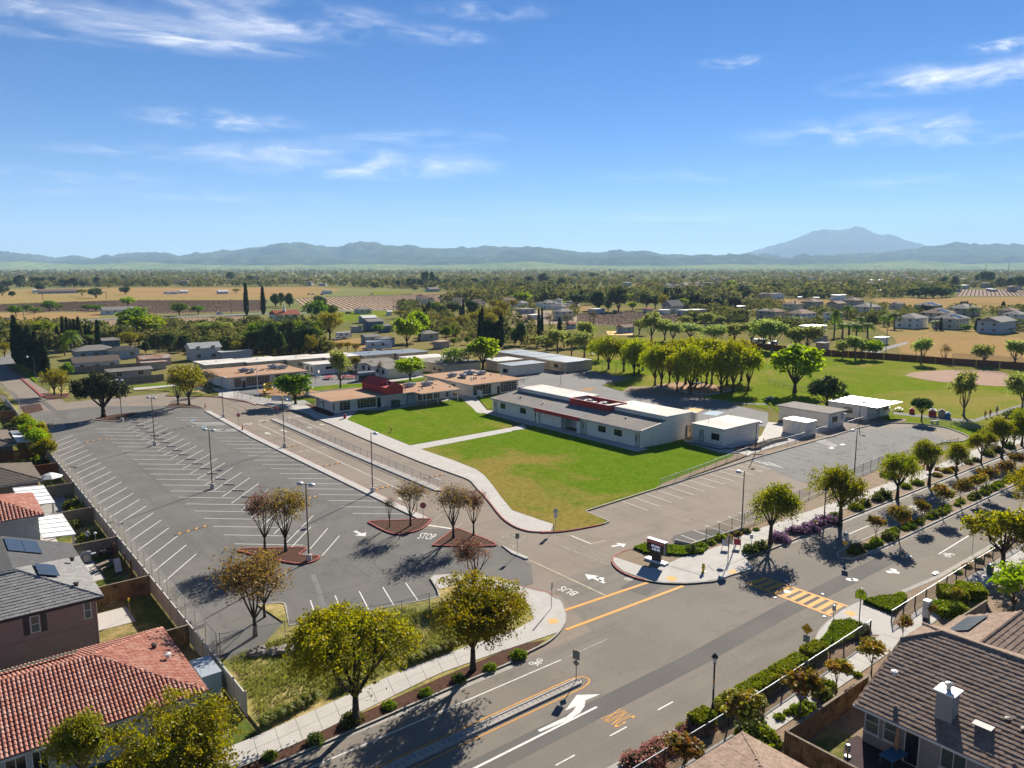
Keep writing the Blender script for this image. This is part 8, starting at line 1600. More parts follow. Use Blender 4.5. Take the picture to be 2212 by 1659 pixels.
# ------------------------------------------------------------------ houses beyond
RNDH = random.Random(9)
for n_,q in (('white',(.80,.78,.74)),('cream',(.72,.63,.49)),('taupe',(.44,.38,.32)),('bluegrey',(.40,.47,.54)),('grey',(.52,.51,.50)),('blue',(.10,.18,.26))): mat('wall_' + n_,q,tuple(x * .92 for x in q),rough=.85)
mat('roof_brownfar',(.29,.195,.145),(.25,.17,.128),scale=.8,rough=.95);mat('roof_greyfar',(.30,.275,.25),(.26,.24,.22),scale=.8,rough=.95);mat('roof_redfar',(.36,.10,.07),(.31,.088,.06),scale=.8,rough=.95);mat('roof_rust',(.30,.13,.075),(.42,.36,.32),scale=.5,rough=.7);mat('roof_whitefar',(.70,.68,.65),(.62,.6,.57),rough=.6);mat('roof_dark',(.085,.085,.09),(.07,.07,.075),scale=.8,rough=.95)
def cottage(label,c,x0,x1,yb,he,wall,roofm,roof='hip',pitch=.38,ratio=.7,wins=True,solar_=False,az=None,group=None,chimney=False,name='house',cat='house',over=.5):
    """x0..x1: picture width (zoom pixels), yb: foot of the nearest corner, he: eave height in metres"""
    cx = (x0 + x1) / 2;X,Y = W(c,1,cx,yb);dep = px_of(X,Y,0)[2];wm = (x1 - x0) / 4 * dep / FOC;a = wm / (.78 + .62 * ratio);b = a * ratio;az = 0.0 if az is None else az
    if az: a = wm;b = wm * ratio
    o = thing(name,label,cat,(X,Y,0),az,group);ox,oy = (-a * .5 + .05 * b,.0) if not az else (-a / 2,0)
    MB().box(ox,ox + a,oy,oy + b,-.1,he).build('wall',wall,o);A_,B_,C_,D_ = ox - over,ox + a + over,oy - over,oy + b + over
    along_x = a >= b;half = min(a,b) / 2 + over;rz_ = half * pitch
    if roof == 'flat': MB().box(A_,B_,C_,D_,he,he + .3).build('roof',roofm,o)
    else:
        g = half if roof == 'hip' else 0.0
        if along_x: r0,r1 = (A_ + g,(C_ + D_) / 2,he + rz_),(B_ - g,(C_ + D_) / 2,he + rz_);F_ = [(0,1,5,4),(1,2,5),(2,3,4,5),(3,0,4),(3,2,1,0)]
        else: r0,r1 = ((A_ + B_) / 2,C_ + g,he + rz_),((A_ + B_) / 2,D_ - g,he + rz_);F_ = [(0,1,4),(1,2,5,4),(2,3,5),(3,0,4,5),(3,2,1,0)]
        MB().add([(A_,C_,he),(B_,C_,he),(B_,D_,he),(A_,D_,he),r0,r1],F_).build('roof',roofm,o)
    if wins:
        st = [1.0] if he < 4 else [.9,3.6]
        for z0 in st:
            for k in range(max(1,int(a / 4))): q = ox + a * (k + .5) / max(1,int(a / 4));window(o,'y',oy,q - .7,q + .7,z0,z0 + 1.3,2,1)
            for k in range(max(1,int(b / 4))): q = oy + b * (k + .5) / max(1,int(b / 4));window(o,'x',ox,q - .7,q + .7,z0,z0 + 1.3,2,1)
    if solar_:
        zz = he + .25;MB().add([(ox + a * .2,C_ + .6,he + .6 * pitch + .1),(ox + a * .6,C_ + .6,he + .6 * pitch + .1),(ox + a * .6,C_ + half * .8,he + half * .8 * pitch + .1),(ox + a * .2,C_ + half * .8,he + half * .8 * pitch + .1)],[(0,1,2,3)]).build('solar_array','solar',o)
    if chimney: MB().box(ox + a * .1,ox + a * .1 + .9,oy - .4,oy + .5,0,he + rz_ + .8).build('chimney',wall,o)
    return o
for c,x0,x1,yb,he,wl2,rf2,kw,lb in (
    (3,1,200,775,5.2,'wall_taupe','roof_brownfar',{},'two storey taupe house at the left end of the right hand row'),(3,165,345,700,5.2,'wall_cream','roof_brownfar',{'chimney': True},'two storey cream house with pale chimney behind the taupe one'),(3,210,485,795,5.2,'wall_white','roof_brownfar',{},'two storey white house with brown hip roof behind the palms'),(3,330,530,675,5.2,'wall_taupe','roof_brownfar',{},'brown roofed house behind the white one with palms'),(3,515,690,790,5.0,'wall_bluegrey','roof_brownfar',{},'blue grey house behind the tall palm'),(3,545,720,690,5.0,'wall_taupe','roof_brownfar',{'roof': 'gable'},'brown gabled house left of the dry field'),(3,690,880,660,5.2,'wall_taupe','roof_brownfar',{},'two storey taupe house at the edge of the dry field'),(3,790,1050,725,5.0,'wall_cream','roof_greyfar',{'chimney': True},'cream house with long grey roof behind the palms'),(3,1080,1230,680,4.0,'wall_cream','roof_brownfar',{},'tan house with low red brown roof at the dry field'),
    (3,1170,1470,845,5.4,'wall_white','roof_greyfar',{},'large white two storey house with grey brown roof'),(3,1330,1580,715,5.4,'wall_taupe','roof_greyfar',{'solar_': True},'house with solar panels behind the row of thin cypresses'),(3,1395,1720,790,5.2,'wall_cream','roof_brownfar',{'solar_': True},'brown roofed house with solar panels in the middle of the right hand row'),(3,1505,1840,850,5.4,'wall_cream','roof_greyfar',{'solar_': True},'tan two storey house with a large solar roof'),(3,1620,1930,740,5.0,'wall_taupe','roof_greyfar',{'chimney': True},'taupe house with chimney behind the large solar roof'),(3,1870,2260,885,5.6,'wall_bluegrey','roof_greyfar',{'roof': 'gable','ratio': .5},'long blue grey two storey house at the right edge'),(3,2040,2230,760,5.0,'wall_taupe','roof_brownfar',{},'brown roofed house behind the long blue grey one'),(3,2090,2320,800,5.0,'wall_white','roof_greyfar',{},'white house at the right edge behind the long blue grey one'),
    (3,330,560,880,2.8,'wall_grey','roof_metal_blue',{'roof': 'flat','wins': False},'blue grey flat farm shed behind the field fence'),(3,420,550,960,2.6,'wall_taupe','roof_brownfar',{},'low brown roofed house behind the field fence'),(3,440,560,1030,2.4,'wall_taupe','roof_greyfar',{'roof': 'flat','wins': False},'low grey shed against the field fence'),(3,935,1075,985,2.7,'wall_white','roof_whitefar',{'roof': 'flat','wins': False,'ratio': .4},'white shipping container beside the farm lane'),
    (2,2145,2300,770,5.2,'wall_taupe','roof_greyfar',{},'grey brown two storey house left of the right hand row'),(2,930,1085,885,2.8,'wall_bluegrey','roof_brownfar',{'roof': 'gable'},'low brown gabled house beside the orange poppy bed'),(2,1330,1520,715,5.0,'wall_cream','roof_greyfar',{'roof': 'gable','pitch': .8},'steep grey roofed house before the dark cypresses'),(2,1455,1730,735,3.4,'wall_grey','roof_white',{'roof': 'flat','ratio': .4},'long grey flat shed before the dark cypresses'),(2,1285,1385,725,2.8,'wall_white','roof_whitefar',{'roof': 'flat','wins': False},'small white shed before the steep roofed house'),(2,1145,1240,712,2.8,'wall_cream','roof_redfar',{},'small red roofed house behind the brown vineyard'),(2,685,830,720,3.0,'wall_bluegrey','roof_metal_blue',{'roof': 'flat','wins': False},'blue farm shed at the edge of the brown vineyard'),(2,385,560,775,5.2,'wall_cream','roof_greyfar',{},'two storey cream farmhouse among bare trees'),(2,280,400,680,4.6,'wall_white','roof_greyfar',{},'white two storey house beyond the bare trees'),(2,410,480,610,4.6,'wall_cream','roof_redfar',{},'cream house with red roof beyond the white one'),(2,480,570,850,2.6,'wall_grey','roof_redfar',{'roof': 'gable'},'low red brown roof behind the pale trees'),(2,60,230,720,3.0,'wall_grey','roof_greyfar',{'roof': 'flat'},'grey flat farm building left of the white house'),(2,150,270,770,2.6,'wall_white','roof_whitefar',{'roof': 'flat','wins': False},'white trailer home by the bare trees'),(2,1930,2040,690,2.8,'wall_grey','roof_whitefar',{'roof': 'flat'},'low pale farm building before the dry field'),(2,960,1050,480,5,'wall_bluegrey','roof_greyfar',{},'far blue grey house beyond the dry field'),(2,1330,1400,500,5,'wall_white','roof_greyfar',{},'far white house left of the brown one beyond the dry field'),(2,1400,1470,505,5,'wall_cream','roof_brownfar',{},'far cream house beyond the dry field'),
    (1,140,405,775,3.4,'wall_white','roof_redfar',{'roof': 'gable','ratio': .8},'white church with wide red roof beside the lone cypress'),(1,865,1015,720,3.0,'wall_cream','roof_greyfar',{'roof': 'hip'},'cream house on the green meadow before the tan vineyard'),(1,905,1060,800,3.0,'wall_bluegrey','roof_whitefar',{'roof': 'gable'},'white roofed barn behind the blue houses'),(1,945,1120,870,4.8,'wall_blue','roof_greyfar',{'roof': 'gable'},'dark blue two storey house in the middle distance'),(1,1080,1205,880,3.2,'wall_blue','roof_greyfar',{},'dark blue single storey house beside the two storey one'),(1,925,1080,980,3.0,'wall_bluegrey','roof_greyfar',{'roof': 'gable'},'pale blue gabled house behind the recreational vehicle'),(1,1050,1220,1000,3.0,'wall_bluegrey','roof_greyfar',{},'grey roofed house wing right of the recreational vehicle'),(1,1420,1600,950,3.0,'wall_grey','roof_greyfar',{},'grey house hidden behind the spring green trees'),(1,1550,1690,1020,2.5,'wall_taupe','roof_rust',{'roof': 'flat','wins': False},'low brown shed behind the classrooms'),(1,1130,1180,735,2.6,'wall_white','roof_whitefar',{'roof': 'gable','wins': False},'small white shed by the green meadow'),(1,830,930,880,2.6,'wall_grey','roof_greyfar',{'roof': 'flat','wins': False},'low grey sheds left of the dark blue house'),(1,575,670,550,3.4,'wall_white','roof_greyfar',{},'white farm shed beyond the tan vineyard'),(1,1480,1600,530,3.4,'wall_grey','roof_greyfar',{'roof': 'gable'},'long grey farm building beyond the tan vineyard'),(1,1780,1920,590,3,'wall_bluegrey','roof_metal_blue',{'roof': 'flat'},'blue farm sheds at the end of the tan vineyard'),(1,1900,2050,600,3,'wall_grey','roof_greyfar',{'roof': 'flat'},'grey farm sheds at the end of the tan vineyard'),
    (0,890,1160,725,3.0,'wall_white','roof_greyfar',{'roof': 'gable','ratio': .5},'long grey roofed farmhouse beside the country road'),(0,640,1030,1215,2.9,'wall_grey','roof_shingle_brown',{'roof': 'gable','ratio': .55},'long grey shingled house behind the brown wooden fence'),(0,650,1000,1110,3.0,'wall_bluegrey','roof_greyfar',{'ratio': .6},'pale blue house with white roof edge behind the long grey one'),(0,935,1210,1110,3.0,'wall_bluegrey','roof_dark',{'ratio': .6},'pale blue house with dark roof beside the utility pole'),(0,885,1040,1030,3.6,'wall_blue','roof_greyfar',{'roof': 'gable'},'blue gabled house under the yellowish tree'),(0,1200,1490,1170,2.4,'wall_taupe','roof_rust',{'roof': 'gable','wins': False,'pitch': .25},'rusty roofed barn beside the white barn'),(0,1635,1920,1120,4.2,'wall_grey','roof_metal_white',{'roof': 'gable','ratio': .6,'pitch': .5},'pale metal barn with ribbed roof behind the classrooms'),(0,1915,2180,1115,2.6,'wall_grey','roof_metal_white',{'roof': 'flat','wins': False,'ratio': .4},'low pale metal shed beside the ribbed barn'),(0,940,1300,1285,2.5,'wall_taupe','roof_gravel',{'roof': 'gable','pitch': .2,'ratio': .45},'low weathered shed behind the small upper left lawn'),(0,1240,1430,1205,2.2,'wall_taupe','roof_rust',{'roof': 'flat','wins': False,'ratio': .4},'low rusty shed roof behind the weathered one'),
    (0,365,650,545,3.0,'wall_grey','roof_brownfar',{'roof': 'gable','ratio': .3},'long low brown building at the edge of the pasture'),(0,280,330,540,3.5,'wall_white','roof_whitefar',{},'small white barn at the edge of the pasture'),(0,1420,1480,550,2.6,'wall_white','roof_whitefar',{'roof': 'flat','wins': False},'white trailer in the pasture, left one'),(0,1480,1545,552,3.0,'wall_white','roof_whitefar',{'roof': 'flat','wins': False},'white box shed in the pasture'),(0,1550,1630,545,2.6,'wall_white','roof_whitefar',{'roof': 'gable','wins': False},'pale shed right of the white box in the pasture'),(0,1880,1980,550,3.0,'wall_white','roof_whitefar',{'roof': 'gable'},'white farm shed near the lone cypress')):
    cottage(lb,c,x0,x1,yb,he,wl2,rf2,**kw)
# church steeple is part of the church
chr_ = [o for o in scene.objects if o.get('label','').startswith('white church')][0];MB().tube((0,4,5),(0,4,10.5),.9,.08,6).build('steeple','white_paint',chr_)
# far suburb: many small houses, alike at this distance
pool = [cottage('far',2,1000 + 30 * i,1060 + 30 * i,480,3.0 + 2.2 * (i % 2),('wall_white','wall_cream','wall_grey','wall_taupe')[i % 4],('roof_greyfar','roof_brownfar','roof_whitefar','roof_brownfar')[i % 4],wins=False,roof=('hip','gable','flat','hip')[i % 4]) for i in range(4)]
LBL = ('small far house with grey roof in the hazy suburb','small far house with brown gable in the hazy suburb','small far white flat building in the hazy suburb','small far brown roofed house in the hazy suburb');used = set()
for n_i in range(270):
    if n_i < 170: u_,v_ = RNDH.uniform(1480,2212),RNDH.uniform(598,632)
    else: u_,v_ = RNDH.uniform(0,1480),RNDH.uniform(594,618)
    X,Y = w(u_,v_);i = RNDH.randrange(4);p = pool[i]
    if i in used: q = dup(p,(X,Y,0),RNDH.uniform(0,3))
    else: q = p;q.location = (X,Y,0);used.add(i)
    q.name = 'far_house';q['label'] = LBL[i];q['group'] = LBL[i] + ' group';q.scale = (RNDH.uniform(.9,1.5),) * 3
for n_i in range(44):
    c,x0,x1,y0,y1 = ((2,0,560,560,690),(1,1350,2200,570,690),(3,0,900,470,590),(2,1500,2212,480,600))[n_i % 4]
    X,Y = W(c,1,RNDH.uniform(x0,x1),RNDH.uniform(y0,y1));q = dup(pool[n_i % 4 if n_i % 4 != 2 else 0],(X,Y,0),RNDH.uniform(0,3));q.name = 'farm_house';q['label'] = 'small house half hidden among the trees beyond the school';q['group'] = 'houses among the trees';q.scale = (RNDH.uniform(.8,1.1),) * 3
for i,(c,x0,x1,yb) in enumerate(((3,1660,1830,440),(3,1350,1450,440),(3,970,1190,555),(3,1455,1580,420),(3,565,715,605),(3,0,180,590),(3,1660,1760,505),(3,1000,1220,500),(3,870,1100,450))): cottage('large pale low building in the right distance, %s in the list from left to right' .replace(' in the list','') % 'eighth sixth third seventh second first ninth fifth fourth'.split()[i],c,x0,x1,yb,5,'wall_white' if i % 3 else 'wall_grey','roof_whitefar' if i % 2 == 0 else 'roof_greyfar',roof='flat',ratio=.5,wins=False,name='low_building',cat='building',group='large low buildings in the right distance')

# ------------------------------------------------------------------ vehicles
mat('car_white',(.72,.72,.72),(.70,.70,.70),rough=.3,spec=.5);mat('car_dark',(.03,.035,.045),(.03,.035,.04),rough=.3,spec=.5);mat('car_silver',(.38,.40,.42),(.36,.38,.40),rough=.3,spec=.5);mat('car_blue',(.10,.17,.26),(.09,.15,.24),rough=.3,spec=.5)
def car(label,x,y,az,m_,kind_='suv',name='parked_car',cat='car',group='vehicles in the yards'):
    o = thing(name,label,cat,(x,y,.02),az,group);lo = [(-2.2,.35),(2.2,.35),(2.25,.75),(1.2,.95),(-2.2,.98)]
    cab = {'suv': [(-2.1,.98),(1.0,.96),(.45,1.6),(-1.9,1.62)],'sedan': [(-1.5,.98),(1.1,.96),(.4,1.42),(-1.0,1.42)],'pickup': [(-.6,.98),(1.1,.96),(.6,1.65),(-.5,1.65)]}[kind_]
    def slab(pr,wd,nm,mt,par):
        n = len(pr);vs = [(a,-wd,b) for a,b in pr] + [(a,wd,b) for a,b in pr];return MB().add(vs,[tuple(range(n)),tuple(range(n,2 * n))[::-1]] + [(i,i + n,(i + 1) % n + n,(i + 1) % n) for i in range(n)]).build(nm,mt,par)
    slab(lo,.88,'body',m_,o);cb_ = slab(cab,.78,'cabin',m_,o);slab([(a * .93 + (0 if a > 0 else -.02),b * .96 + (.06 if b > 1.2 else .04)) for a,b in cab],.795,'side_window','glass',cb_)
    for a in (-1.35,1.4):
        for b in (-.82,.82): MB().tube((a,b - .1,.35),(a,b + .1,.35),.35,n=10).build('wheel','black',o)
    for b in (-.6,.6): MB().box(2.2,2.27,b - .15,b + .15,.6,.72).build('headlight','sign_white',o)
    return o
car('white sports utility car driving on the country road',*W(0,1,1900,727),R(-10),'car_white','suv','driving_car',group=None);car('white pickup parked under the olive green tree',*W(1,1,705,948),R(20),'car_white','pickup');car('silver pickup parked before the recreational vehicle',*W(1,1,968,1035),R(10),'car_silver','pickup');car('dark sedan parked on the green meadow',*W(1,1,797,722),R(15),'car_dark','sedan')
for i,(c,x,y,m_,lb) in enumerate(((3,90,590,'car_white','white car left of the trailers'),(3,540,600,'car_silver','silver car by the grey farm shed'),(3,720,585,'car_white','white car right of the grey farm shed'),(3,470,585,'toy_red','red car among the trailers'),(1,455,555,'car_silver','silver camper car beyond the tan vineyard'),(1,490,557,'car_white','white camper car beyond the tan vineyard'),(1,570,560,'car_blue','blue car by the white farm shed'),(1,1000,557,'car_white','white car at the far edge of the tan vineyard'),(2,290,765,'car_white','white van car among the bare trees'),(2,890,708,'car_blue','blue car before the dark evergreens'),(0,70,780,'car_silver','grey car at the left edge of the dry yard'),(3,40,990,'car_white','white car behind the field fence'),(2,2110,968,'car_white','white car behind the back row of the park'),(2,2150,970,'car_silver','silver car behind the back row of the park'))): car(lb,*W(c,1,x,y),R(20 + 70 * (i % 3)),m_,'suv')
def camper(label,x,y,az,L_,h,stripe=False):
    o = thing('camper_trailer',label,'camper',(x,y,0),az,'campers and trailers');MB().add([(-L_ / 2,-1.2,.6),(L_ / 2,-1.2,.6),(L_ / 2 + .3,-1.2,h * .6),(L_ / 2 - .3,-1.2,h),(-L_ / 2,-1.2,h),(-L_ / 2,1.2,.6),(L_ / 2,1.2,.6),(L_ / 2 + .3,1.2,h * .6),(L_ / 2 - .3,1.2,h),(-L_ / 2,1.2,h)],[(0,1,2,3,4),(9,8,7,6,5),(0,5,6,1),(1,6,7,2),(2,7,8,3),(3,8,9,4),(4,9,5,0)]).build('body','car_white',o)
    for b in (-1.05,1.05):
        for a in (-.6,.4): MB().tube((a,b - .1,.38),(a,b + .1,.38),.38,n=9).build('wheel','black',o)
    for a in (-L_ * .3,L_ * .1): MB().box(a,a + 1.1,-1.23,-1.201,h * .55,h * .8).build('window','glass',o)
    if stripe:
        for k in range(4): MB().add([(-L_ / 2 + .3,-1.215,1.0 + .3 * k),(L_ / 2 - 1,-1.215,1.9 + .15 * k),(L_ / 2 - 1,-1.215,1.98 + .15 * k),(-L_ / 2 + .3,-1.215,1.1 + .3 * k)],[(0,1,2,3)]).build('swoosh','car_blue',o)
        MB().box(L_ / 2 - .15,L_ / 2 + .32,-.8,.8,h * .62,h * .85).build('window','glass',o)
    return o
camper('large white recreational vehicle with blue swooshes behind the classrooms',*W(1,1,1060,1035),R(-22),9.5,3.6,True);camper('cream camper trailer beside the white pickup',*W(1,1,758,935),R(-15),6.5,2.9);camper('white camper in the right distance, left one',*W(3,1,275,600),R(10),8,3);camper('white camper in the right distance, right one',*W(3,1,415,605),R(80),7,3);camper('white camper by the oaks in the right distance',*W(3,1,1280,500),R(10),8,3)

# ------------------------------------------------------------------ utility poles
def upole(label,c,x,yb,yt):
    X,Y = W(c,1,x,yb);h = hpx(X,Y,t(c,1,x,yt)[1]);o = thing('utility_pole',label,'utility pole',(X,Y,0),R(30),'wooden utility poles');k = max(1,px_of(X,Y,0)[2] / 350)
    MB().tube((0,0,-.2),(0,0,h),.16 * k,.11 * k,6).build('pole','wood_grey',o);MB().box(-1.1,1.1,-.07 * k,.07 * k,h - .9,h - .7).build('crossarm','wood_grey',o)
for i,q in enumerate(((0,1185,1190,960),(0,210,785,635),(0,920,590,530),(0,1998,720,590),(1,1188,690,600),(1,1645,830,715),(1,940,890,790),(2,1045,925,740),(3,1018,1050,840),(2,2018,820,735),(0,370,600,545),(3,1875,420,290),(3,2070,420,285))): upole('wooden utility pole, %s' % ('beside the pale blue houses on the left','in the dry yard at the far left','in the pasture','by the white car on the country road','in the middle of the tan vineyard','among the brown green trees','by the dark blue house','before the brown vineyard','by the white shipping container','beside the grey brown house','at the left of the pasture','at the far right, a tall mast','at the right edge, a tall mast')[i],*q)

# ------------------------------------------------------------------ the far wood: a mass of trees out to the hills
fields = [[W(*p) for p in q] for q in (((0,1,-600,495),(0,1,2212,488),(1,1,760,490),(1,1,1750,530),(1,1,1700,600),(1,1,1300,690),(1,1,700,780),(0,1,1400,880),(0,1,600,860),(0,1,-600,900)),((2,1,250,485),(2,1,1750,490),(2,1,1750,535),(2,1,300,540)),((2,1,540,690),(2,1,1500,700),(2,1,1500,840),(2,1,540,840)),((2,1,1960,590),(3,1,700,590),(3,1,2500,560),(3,1,2500,690),(2,1,1960,680)),((3,1,900,800),(3,1,2500,860),(3,1,2500,1700),(2,1,300,1700),(2,1,300,930),(2,1,1000,900),(2,1,2000,960),(3,1,400,1000)),((3,1,1600,500),(3,1,2500,505),(3,1,2500,580),(3,1,1600,575)))]
rs = np.random.RandomState(77);C1,T1,S1 = [],[],[];nT = 0
def blob(X,Y,h,r,q,tint,leaf):
    d = rs.normal(size=(q,3));d /= np.linalg.norm(d,axis=1,keepdims=True);d *= rs.uniform(.45,1,(q,1)) ** .5
    C1.append(np.stack([X + d[:,0] * r,Y + d[:,1] * r,h * .55 + d[:,2] * h * .45],1));T1.append(np.clip(tint + rs.uniform(-.2,.2,q),0,1));S1.append(np.full((q,1),leaf))
tries = 0
while nT < 11500 and tries < 90000:
    tries += 1;u_ = rs.uniform(-120,2340);v_ = 579.5 + 74 * rs.uniform(0,1) ** 1.7;X,Y = w(u_,v_);dist = math.hypot(X,Y)
    if dist > 7600: continue
    if any(inside(X,Y,f) for f in fields): continue
    dens = .5 + .5 * math.sin(X * .006 + 1.3) * math.cos(Y * .005) + .25 * math.sin(X * .021) * math.sin(Y * .017)
    if rs.uniform() > .55 + .6 * dens: continue
    h = rs.uniform(4,11) * (1.25 if rs.uniform() < .12 else 1);r = h * rs.uniform(.35,.6)
    if rs.uniform() < .06: r = h * .16;h *= 1.5
    if dist > 2600: h *= 1.15;r *= 1.6
    blob(X,Y,h,r,26 if dist < 1500 else 14,rs.uniform(0,1),r * .62);nT += 1
cen = np.concatenate(C1);me = leaf_mesh('far_wood',cen,np.concatenate(S1),rs,None,np.concatenate(T1),aspect=1.2);me.materials.append(M('leaf_far'))
tag(link('far_wood',me),'hazy mass of trees stretching from the farms to the foot of the hills','trees',None,'stuff')
# nearer filler brush between the farm houses
C1,T1,S1 = [],[],[];nT = 0;tries = 0
brush = [[W(*p) for p in q] for q in (((1,1,1250,640),(1,1,2212,600),(2,1,560,620),(2,1,560,700),(2,1,350,1000),(1,1,1650,1010),(1,1,1450,880),(1,1,1250,760)),((0,1,1350,830),(0,1,2212,830),(1,1,600,800),(1,1,620,1060),(1,1,0,1090),(0,1,1950,1060),(0,1,1300,1000)),((0,1,-200,870),(0,1,520,850),(0,1,900,900),(0,1,1200,960),(0,1,600,1050),(0,1,420,1000),(0,1,130,1000),(0,1,-200,1050)),((3,1,0,650),(3,1,1000,680),(3,1,2300,700),(3,1,2300,880),(3,1,900,800),(3,1,300,870),(3,1,0,850)),((2,1,1480,690),(3,1,0,640),(3,1,0,800),(2,1,1450,800)))]
HS = []
for o in scene.objects:
    if o.parent is None and o.get('category') in ('house','building','car','camper') and o.location.length > 230 and not o.name.startswith('far_house'):
        a,b = o.location.x,o.location.y;l = math.hypot(a,b);HS.append((a,b,-b / l,a / l))

while nT < 3200 and tries < 90000:
    tries += 1;q = brush[rs.randint(len(brush))];i,j = rs.randint(len(q)),rs.randint(len(q));s,k2 = rs.uniform(),rs.uniform();p3 = q[rs.randint(len(q))];X = q[i][0] * s * k2 + q[j][0] * (1 - s) * k2 + p3[0] * (1 - k2);Y = q[i][1] * s * k2 + q[j][1] * (1 - s) * k2 + p3[1] * (1 - k2)
    if not inside(X,Y,q) or any(inside(X,Y,f) for f in fields[1:3]): continue
    if any(abs(X - a) < 60 and abs(Y - b) < 60 and abs((X - a) * c + (Y - b) * d) < 12 and -16 < -(X - a) * d + (Y - b) * c < 45 for a,b,c,d in HS): continue
    h = rs.uniform(1.0,3.6) if rs.uniform() < .65 else rs.uniform(3.5,7.0);blob(X,Y,h,h * rs.uniform(.45,.8),56,rs.uniform(0,1),h * .2);nT += 1
cen = np.concatenate(C1);me = leaf_mesh('brush',cen,np.concatenate(S1),rs,None,np.concatenate(T1),aspect=1.3);me.materials.append(M('leaf_far'));tag(link('brush',me),'low brush and scrub between the farm houses','brush',None,'stuff')

# ------------------------------------------------------------------ hills
from mathutils import noise as NZ
def hills(name,D,depth,sil,m_,rough,seed,base=0.0,u0=-260,u1=2480,du=7,rows=26):
    us = np.arange(u0,u1,du);vs = np.interp(us,[p[0] for p in sil],[p[1] for p in sil]);V_,F_ = [],[]
    for i,u_ in enumerate(us):
        dx = (u_ - 1106) / FOC;top = max(5.0,(575 - vs[i]) / FOC * D + CAM_H)
        for j in range(rows):
            s = j / (rows - 1);d = D + depth * (s - .62);k = 1.0 if False else (math.sin(min(s / .62,1) * math.pi / 2) ** 1.25 if s <= .62 else math.cos((s - .62) / .38 * math.pi / 2))
            X,Y = fwd(dx * d,d);n_ = NZ.fractal((X / 900 + seed,Y / 900,seed),1.0,2.1,5);g = NZ.fractal((X / 330 + seed,Y / 330,3.0),1.0,2.0,4)
            z = top * d / D * k + (n_ * .9 + abs(g) * -.7) * rough * min(1,k * 3) * (1 - .75 * (abs(s - .62) < .03));V_.append((X,Y,max(z,-12 if k > .02 else -15)))
    n = rows
    for i in range(len(us) - 1):
        for j in range(rows - 1): F_.append((i * n + j,(i + 1) * n + j,(i + 1) * n + j + 1,i * n + j + 1))
    o = link(name,mesh(name,V_,F_,True),m_);o['kind'] = 'structure';return o
def hillmat(name,c1,c2,c3,s):
    m,nt,bs = newmat(name);v = pos(nt);col = mixc(nt,rng_(nt,noise(nt,v,s,6,.68),.42,.56),c1,c2);col = mixc(nt,rng_(nt,noise(nt,v,s * 5,4,.7),.5,.66),col,c3);nt.links.new(col,bs.inputs['Base Color']);bs.inputs['Roughness'].default_value = 1;bs.inputs['Specular IOR Level'].default_value = 0
hillmat('hill_wood',(.035,.055,.022),(.05,.07,.026),(.10,.13,.04),.0012);hillmat('hill_grass',(.20,.24,.07),(.15,.20,.055),(.06,.085,.03),.0016);hillmat('hill_far',(.05,.06,.035),(.065,.075,.04),(.09,.10,.05),.0008)
S1 = [(-260,549),(0,546),(75,551),(130,558),(185,557),(207,559),(250,554),(317,551),(370,547.5),(400,551),(435,544.5),(450,547.5),(502,544),(553,535),(613,529),(658,530),(733,534),(758,529.5),(803,528),(853,531.5),(928,534.7),(1008,540.5),(1060,535),(1106,532.7),(1168,535),(1230,541),(1271,545),(1311,547.5),(1370,544),(1396,541.5),(1431,550),(1460,549),(1486,551.5),(1531,550.7),(1581,551),(1640,556),(1700,558),(1760,557),(1800,554),(1850,551),(1900,543),(1950,538),(1990,538),(2010,537),(2040,533),(2075,531),(2105,534),(2130,532),(2160,530),(2212,533),(2480,536)]
hills('hills',12500,5200,S1,'hill_wood',120,3.1,rows=44)
S3 = [(-260,572),(60,566),(200,573),(330,568),(480,574),(620,573),(760,572),(900,574),(1020,571),(1150,566),(1240,572),(1400,575),(1560,570),(1700,573),(1850,569),(1960,565),(2080,571),(2212,567),(2480,570)]
hills('foothills',8300,2200,S3,'hill_grass',26,7.7,rows=22)
S4 = [(-260,556),(0,560),(120,562),(300,560),(500,561),(700,556),(900,552),(1080,556),(1200,553),(1330,557),(1500,556),(1640,560),(1760,556),(1880,558),(2000,553),(2100,549),(2212,552),(2480,550)]
hills('hills',10300,2600,S4,'hill_wood',95,5.3,rows=34)
DI = [(-260,590),(1480,590),(1540,570),(1581,553),(1610,547),(1655,534),(1700,521),(1740,504),(1765,497),(1780,498),(1800,502),(1820,497),(1835,495.5),(1850,498),(1868,504),(1890,511),(1905,509),(1918,510),(1940,519),(1965,527),(1990,535),(2030,541),(2100,552),(2200,570),(2480,590)]
hills('mountain',21000,6500,DI,'hill_far',120,9.1,u0=1480,u1=2260,du=4,rows=34)

# ------------------------------------------------------------------ haze and high cirrus
hz = MB();cs_ = [fwd(a,b) for a,b in ((-24000,-2600),(24000,-2600),(24000,27500),(-24000,27500))]
hz.prism(cs_,-40,1180);hz.f.append((7,6,5,4));ho = hz.build("haze",None);ho['kind'] = 'stuff';ho['label'] = 'pale blue haze over the whole valley'
m = bpy.data.materials.new('haze');m.use_nodes = True;nt = m.node_tree;nt.nodes.clear();out = nd(nt,'ShaderNodeOutputMaterial');pv = nd(nt,'ShaderNodeVolumePrincipled')
pv.inputs['Color'].default_value = (.47,.71,1.0,1);pv.inputs['Density'].default_value = HAZE;pv.inputs['Anisotropy'].default_value = .0;nt.links.new(pv.outputs[0],out.inputs['Volume']);ho.data.materials.append(m)
m = bpy.data.materials.new('cirrus');m.use_nodes = True;nt = m.node_tree;nt.nodes.clear();out = nd(nt,'ShaderNodeOutputMaterial');MATS['cirrus'] = m
